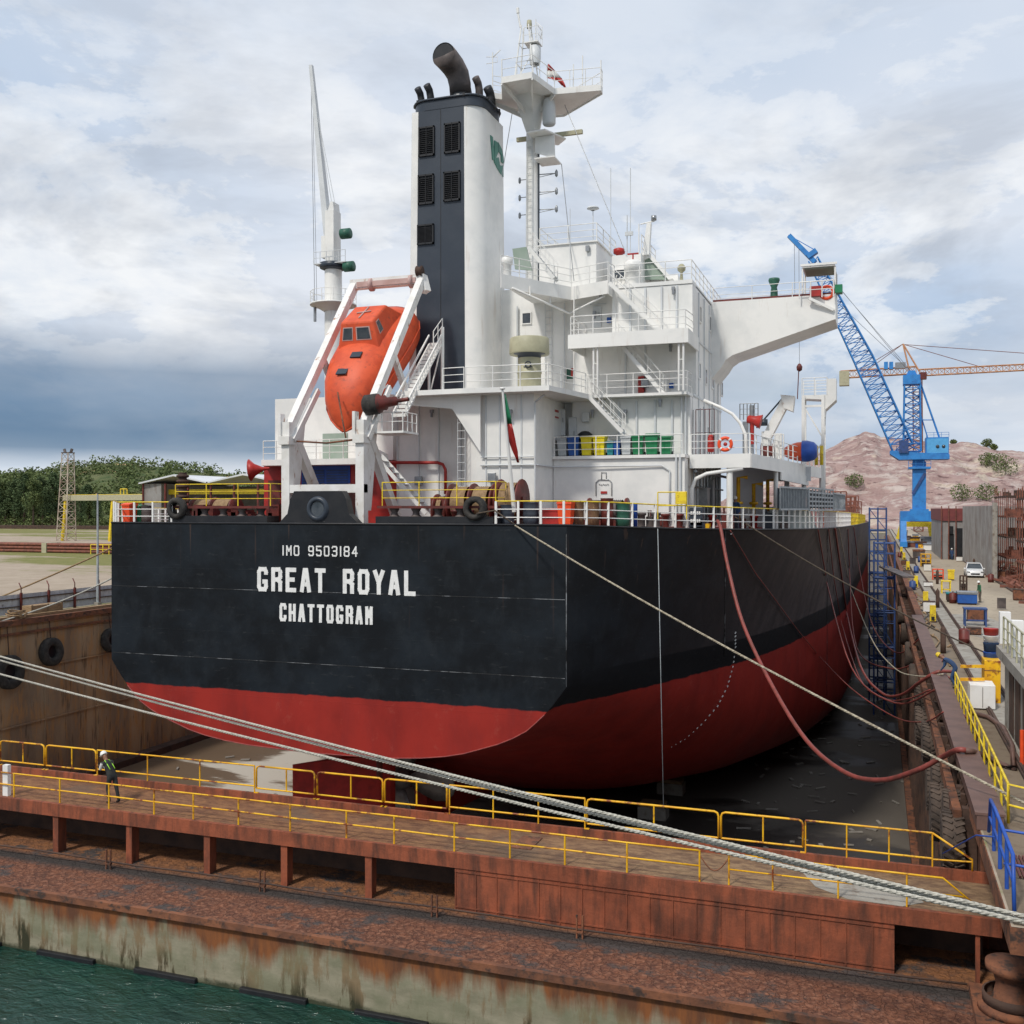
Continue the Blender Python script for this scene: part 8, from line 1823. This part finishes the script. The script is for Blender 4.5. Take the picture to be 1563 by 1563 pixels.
line('fire_hose', 'red hose hanging from the far ship side to the workman in blue', 'hose', pxpath([(1272, 818, 0), (1281, 880, 0), (1291, 950, 0), (1313, 1026, 68), (1345, 1068, 60), (1375, 1072, 55), (1405, 1052, 49), (1430, 1037, -6.2), (1452, 1036, -6.2)]), .075, 'hose')
line('air_hose', 'thin brown line looping just above the far red hose', 'hose', pxpath([(1278, 818, 0), (1295, 905, 0), (1330, 985, 72), (1365, 1030, 60), (1400, 1043, 50), (1440, 1040, -6.2)]), .035, 'rope')
line('air_hose', 'thin grey line looping just below the far red hose', 'hose', pxpath([(1262, 819, 0), (1270, 890, 0), (1282, 960, 0), (1312, 1045, 64), (1350, 1077, 58), (1385, 1078, 50), (1420, 1064, -6.0)]), .035, 'hose')
for k, (pa, pb, pc, ya) in enumerate((((1292, 815), (1308, 1000), (1420, 1010), 100), ((1246, 816), (1300, 1030), (1432, 1062), 76), ((1301, 812), (1330, 960), (1405, 985), 112))):
    line('air_hose', ('thin red hose on the far hull side, the middle of three', 'thin red hose on the hull side, the nearest of three', 'thin red hose on the hull side, the farthest of three')[k], 'hose', pxpath([(pa[0], pa[1] + 4, 0), (pa[0] + (pb[0] - pa[0]) * .3 - 2, (pa[1] + pb[1]) / 2 - 20, 0), (pb[0], pb[1], ya * .82), ((pb[0] + pc[0]) / 2, max(pb[1], pc[1]) + 22, ya * .70), (pc[0], pc[1], -6.0)]), .045, 'hose')
line('mooring_line', 'brown line from the port quarter up to the left edge of the picture', 'rope', sag(V(172, 847, Y=56), V(-60, 946, Y=60), .12), .06, 'ropebrown')
line('mooring_line', 'white line from the port side down to the left quay edge', 'rope', sag(V(172, 893, Y=62), V(-8, 962, X=-55.6), .25), .06, 'ropewhite')
line('mooring_line', 'dark line from the winch rollers over the starboard corner', 'rope', [V(727, 795, Y=42.1), V(755, 790, Y=42.2), V(786, 812, Y=42.2)], .04, 'ropedark')

# ================================================================== people
def person(name, label, loc, rz, J, cols, helmet, scale=1.0, vest=None, group=None):
    """J: joint name -> local point; the body is grown over the joints as one skin"""
    B = [('pelvis', 'waist'), ('waist', 'chest'), ('chest', 'neck'), ('neck', 'head0'), ('head0', 'head1')]
    for s_ in 'LR': B += [('pelvis', 'hip' + s_), ('hip' + s_, 'knee' + s_), ('knee' + s_, 'ank' + s_), ('ank' + s_, 'toe' + s_), ('chest', 'sho' + s_), ('sho' + s_, 'elb' + s_), ('elb' + s_, 'wri' + s_), ('wri' + s_, 'palm' + s_)]
    rad = dict(pelvis=(.150, .115), waist=(.145, .105), chest=(.165, .12), neck=(.055, .058), head0=(.078, .088), head1=(.075, .09), hip=(.098, .1), knee=(.062, .066), ank=(.048, .05), toe=(.045, .032), sho=(.068, .068), elb=(.046, .046), wri=(.030, .034), palm=(.038, .022))
    names = list(J); me = bpy.data.meshes.new('tmp'); me.from_pydata([J[k] for k in names], [(names.index(a), names.index(b)) for a, b in B], []); o = bpy.data.objects.new('tmp', me); C.objects.link(o)
    o.modifiers.new('skin', 'SKIN'); sv = me.skin_vertices[0].data
    for i, k in enumerate(names): sv[i].radius = rad[k.rstrip('LR') if k not in rad else k]; sv[i].use_root = (k == 'pelvis')
    o.modifiers.new('sub', 'SUBSURF').levels = 2
    dg = bpy.context.evaluated_depsgraph_get(); em = bpy.data.meshes.new_from_object(o.evaluated_get(dg)); bpy.data.objects.remove(o)
    # fingers and face joined to the same mesh
    mb = MB()
    for s_ in 'LR':
        w_, p = Vector(J['wri' + s_]), Vector(J['palm' + s_]); d_ = (p - w_).normalized(); sd_ = d_.cross(Vector((0, 0, 1))).normalized(); dn = sd_.cross(d_)
        for k, ln in enumerate((.07, .078, .072, .056)):
            b0 = p + sd_ * (-.03 + k * .02) + d_ * .02; mb.path([b0, b0 + d_ * ln * .5 + dn * .004, b0 + d_ * ln * .8 - Vector((0, 0, .02))], [.0095, .0085, .007], 6)
        mb.path([p - d_ * .02 - sd_ * .03, p + d_ * .015 - sd_ * .058, p + d_ * .05 - sd_ * .062], [.011, .010, .008], 6)
    h0, h1 = Vector(J['head0']), Vector(J['head1']); f = Vector(J.get('_face', (1, 0, 0))) if '_face' in J else Vector((1, 0, 0)); mid = (h0 + h1) / 2
    up_ = (h1 - h0).normalized(); f = (f - up_ * f.dot(up_)).normalized(); sd_ = up_.cross(f)
    mb.lathe(mid + f * .085 - up_ * .005, [(.018, -.01), (.014, .012), (.004, .022)], 8, f + up_ * -.2)
    for k in (-1, 1): mb.lathe(mid + sd_ * .082 * k, [(.0, -.004), (.024, 0), (.02, .012), (0, .014)], 8, sd_ * k); mb.lathe(mid + f * .078 + sd_ * .032 * k + up_ * .018, [(.012, -.002), (.009, .006), (0, .007)], 8, f)
    mb.beam(mid + f * .083 - up_ * .045 - sd_ * .022, mid + f * .083 - up_ * .045 + sd_ * .022, .008, .01)
    bm = bmesh.new(); bm.from_mesh(em); nb = len(bm.faces)
    vv = [bm.verts.new(v) for v in mb.v]
    for fc in mb.f:
        try: bm.faces.new([vv[i] for i in fc]).smooth = True
        except ValueError: pass
    bm.faces.ensure_lookup_table(); seg = {}
    cls = lambda a, b: 0 if 'wri' in b or 'palm' in b and False else 0
    for i, fc in enumerate(bm.faces):
        c = fc.calc_center_median(); best = (9, None)
        if i >= nb: fc.material_index = 0; continue
        for a, b in B:
            A_, B_ = Vector(J[a]), Vector(J[b]); t_ = max(0, min(1, (c - A_).dot(B_ - A_) / (B_ - A_).length_squared)); d_ = (c - A_.lerp(B_, t_)).length
            if d_ < best[0]: best = (d_, (a, b, t_))
        a, b, t_ = best[1]; m_ = 1
        if 'head' in b or 'palm' in b or (b == 'neck' and t_ > .85): m_ = 0
        elif 'hip' in b or 'knee' in b or (a == 'pelvis' and t_ < .5) or ('ank' in b): m_ = 2
        elif 'toe' in b: m_ = 3
        if 'elb' in a and 'wri' in b and cols[3]: m_ = 4
        if 'sho' in a and 'elb' in b and cols[3]: m_ = 4
        fc.material_index = m_; fc.smooth = True
    bm.to_mesh(em); bm.free()
    for mm in (M['skin'], M[cols[0]], M[cols[1]], M['black'], M[cols[3] or cols[0]]): em.materials.append(mm)
    t = thing(name, label, 'person', (0, 0, 0), group); em.name = 'body'
    b = bpy.data.objects.new('body', em); C.objects.link(b); child(b, t)
    hm = MB().lathe(mid + up_ * .045, [(.112, 0), (.112, .03), (.104, .07), (.075, .115), (.03, .135), (0, .138)], 18, up_); hm.lathe(mid + up_ * .04 + f * .025, [(.0, .004), (.125, 0), (.128, .008), (.1, .016)], 18, up_)
    obj('hard_hat', hm, M[helmet], t)
    if vest:
        c0_, w0, nk = Vector(J['chest']), Vector(J['waist']), Vector(J['neck']); mb = MB()
        for k in (-1, 1): sx = Vector((0, .09 * k, 0)); mb.path([w0 + sx + Vector((-.13, 0, .05)), c0_ + sx + Vector((-.16, 0, 0)), nk + sx * .8 + Vector((-.05, 0, .0)), c0_ + sx + Vector((.14, 0, 0)), w0 + sx + Vector((.13, 0, 0))], .014, 5)
        obj('harness', mb, M[vest], t)
    t.location = loc; t.rotation_euler = (0, 0, rz); t.scale = (scale,) * 3; return t
def joints(lean=.1, headf=.1, arm=None, legs=None, stoop=0):
    J = dict(pelvis=(0, 0, .93), waist=(lean * .35, 0, 1.10), chest=(lean * .8, 0, 1.30 - stoop), neck=(lean * 1.15, 0, 1.47 - stoop * 1.3), head0=(lean * 1.2 + headf * .3, 0, 1.54 - stoop * 1.5), head1=(lean * 1.25 + headf, 0, 1.66 - stoop * 1.7))
    for k, s_ in ((1, 'L'), (-1, 'R')):
        J['hip' + s_] = (0, .09 * k, .88); lg = (legs or {}).get(s_, ((.02, .47), (-.03, .09)))
        J['knee' + s_] = (lg[0][0], .10 * k, lg[0][1]); J['ank' + s_] = (lg[1][0], .11 * k, lg[1][1]); J['toe' + s_] = (lg[1][0] + .15, .12 * k, lg[1][1] - .04)
        J['sho' + s_] = (lean * .95, .185 * k, 1.40 - stoop * 1.2); am = (arm or {}).get(s_, ((lean, .24, 1.12 - stoop), (lean + .08, .25, .88 - stoop), (lean + .11, .25, .79 - stoop)))
        J['elb' + s_] = (am[0][0], am[0][1] * k, am[0][2]); J['wri' + s_] = (am[1][0], am[1][1] * k, am[1][2]); J['palm' + s_] = (am[2][0], am[2][1] * k, am[2][2])
    return J
# man on the gate walkway, leaning forward with a phone in both hands
fw = ((.36, .20, 1.10), (.52, .10, 1.17), (.58, .07, 1.20))
J = joints(.30, .10, {'L': fw, 'R': fw}, {'L': ((.10, .49), (-.02, .09)), 'R': ((-.10, .48), (-.22, .09))}, .05)
p = V(165, 1237, Z=GZ)
man = person('person', 'man in white hard hat and dark clothes leaning forward on the gate walkway', (p.x + .15, p.y, GZ + .0), R(165), J, ('cloth_dark', 'cloth_dark', None, 'cloth_white'), 'white', 1.0, 'hivis')
tag(obj('phone', MB().box(p.x - .48, p.x - .46, p.y + .06, p.y + .22, GZ + 1.17, GZ + 1.27), M['black']), 'small dark phone held up in both hands by the man on the gate', 'phone')
# workmen on the quay
q = gp(1496, 931); J = joints(.06, .04)
person('person', 'man in green top and white hard hat standing by the blue generator', (q.x, q.y, QZ), R(200), J, ('cloth_green', 'cloth_khaki', None, None), 'white', 1.0)
q = gp(1453, 866); person('person', 'distant man in dark blue overalls walking on the road beyond the car', (q.x, q.y, QZ), R(250), joints(.03, .03, None, {'L': ((.15, .48), (.12, .09)), 'R': ((-.02, .47), (-.2, .12))}), ('cloth_blue', 'cloth_blue', None, None), 'white', 1.0)
fw = ((.42, .2, .95), (.56, .14, .75), (.62, .12, .68))
J = joints(.42, .16, {'L': fw, 'R': fw}, {'L': ((.16, .46), (-.02, .09)), 'R': ((.1, .46), (-.15, .09))}, .16)
q = V(1455, 1062, Z=QZ); person('person', 'workman in blue overalls and yellow hard hat bending over hoses on the dock edge', (q.x + .1, q.y, QZ), R(170), J, ('cloth_blue', 'cloth_blue', None, None), 'yellow', 1.0)
q = Vector((-7.0, 55.2, 12.15)); q = V(1124, 790, Y=54.5); person('person', 'crewman in purple grey overalls in the side passage under the platform', (q.x, 54.5, deckz(54.5)), R(250), joints(.08, .05), ('cloth_blue', 'cloth_blue', None, None), 'cloth_white', 1.0)
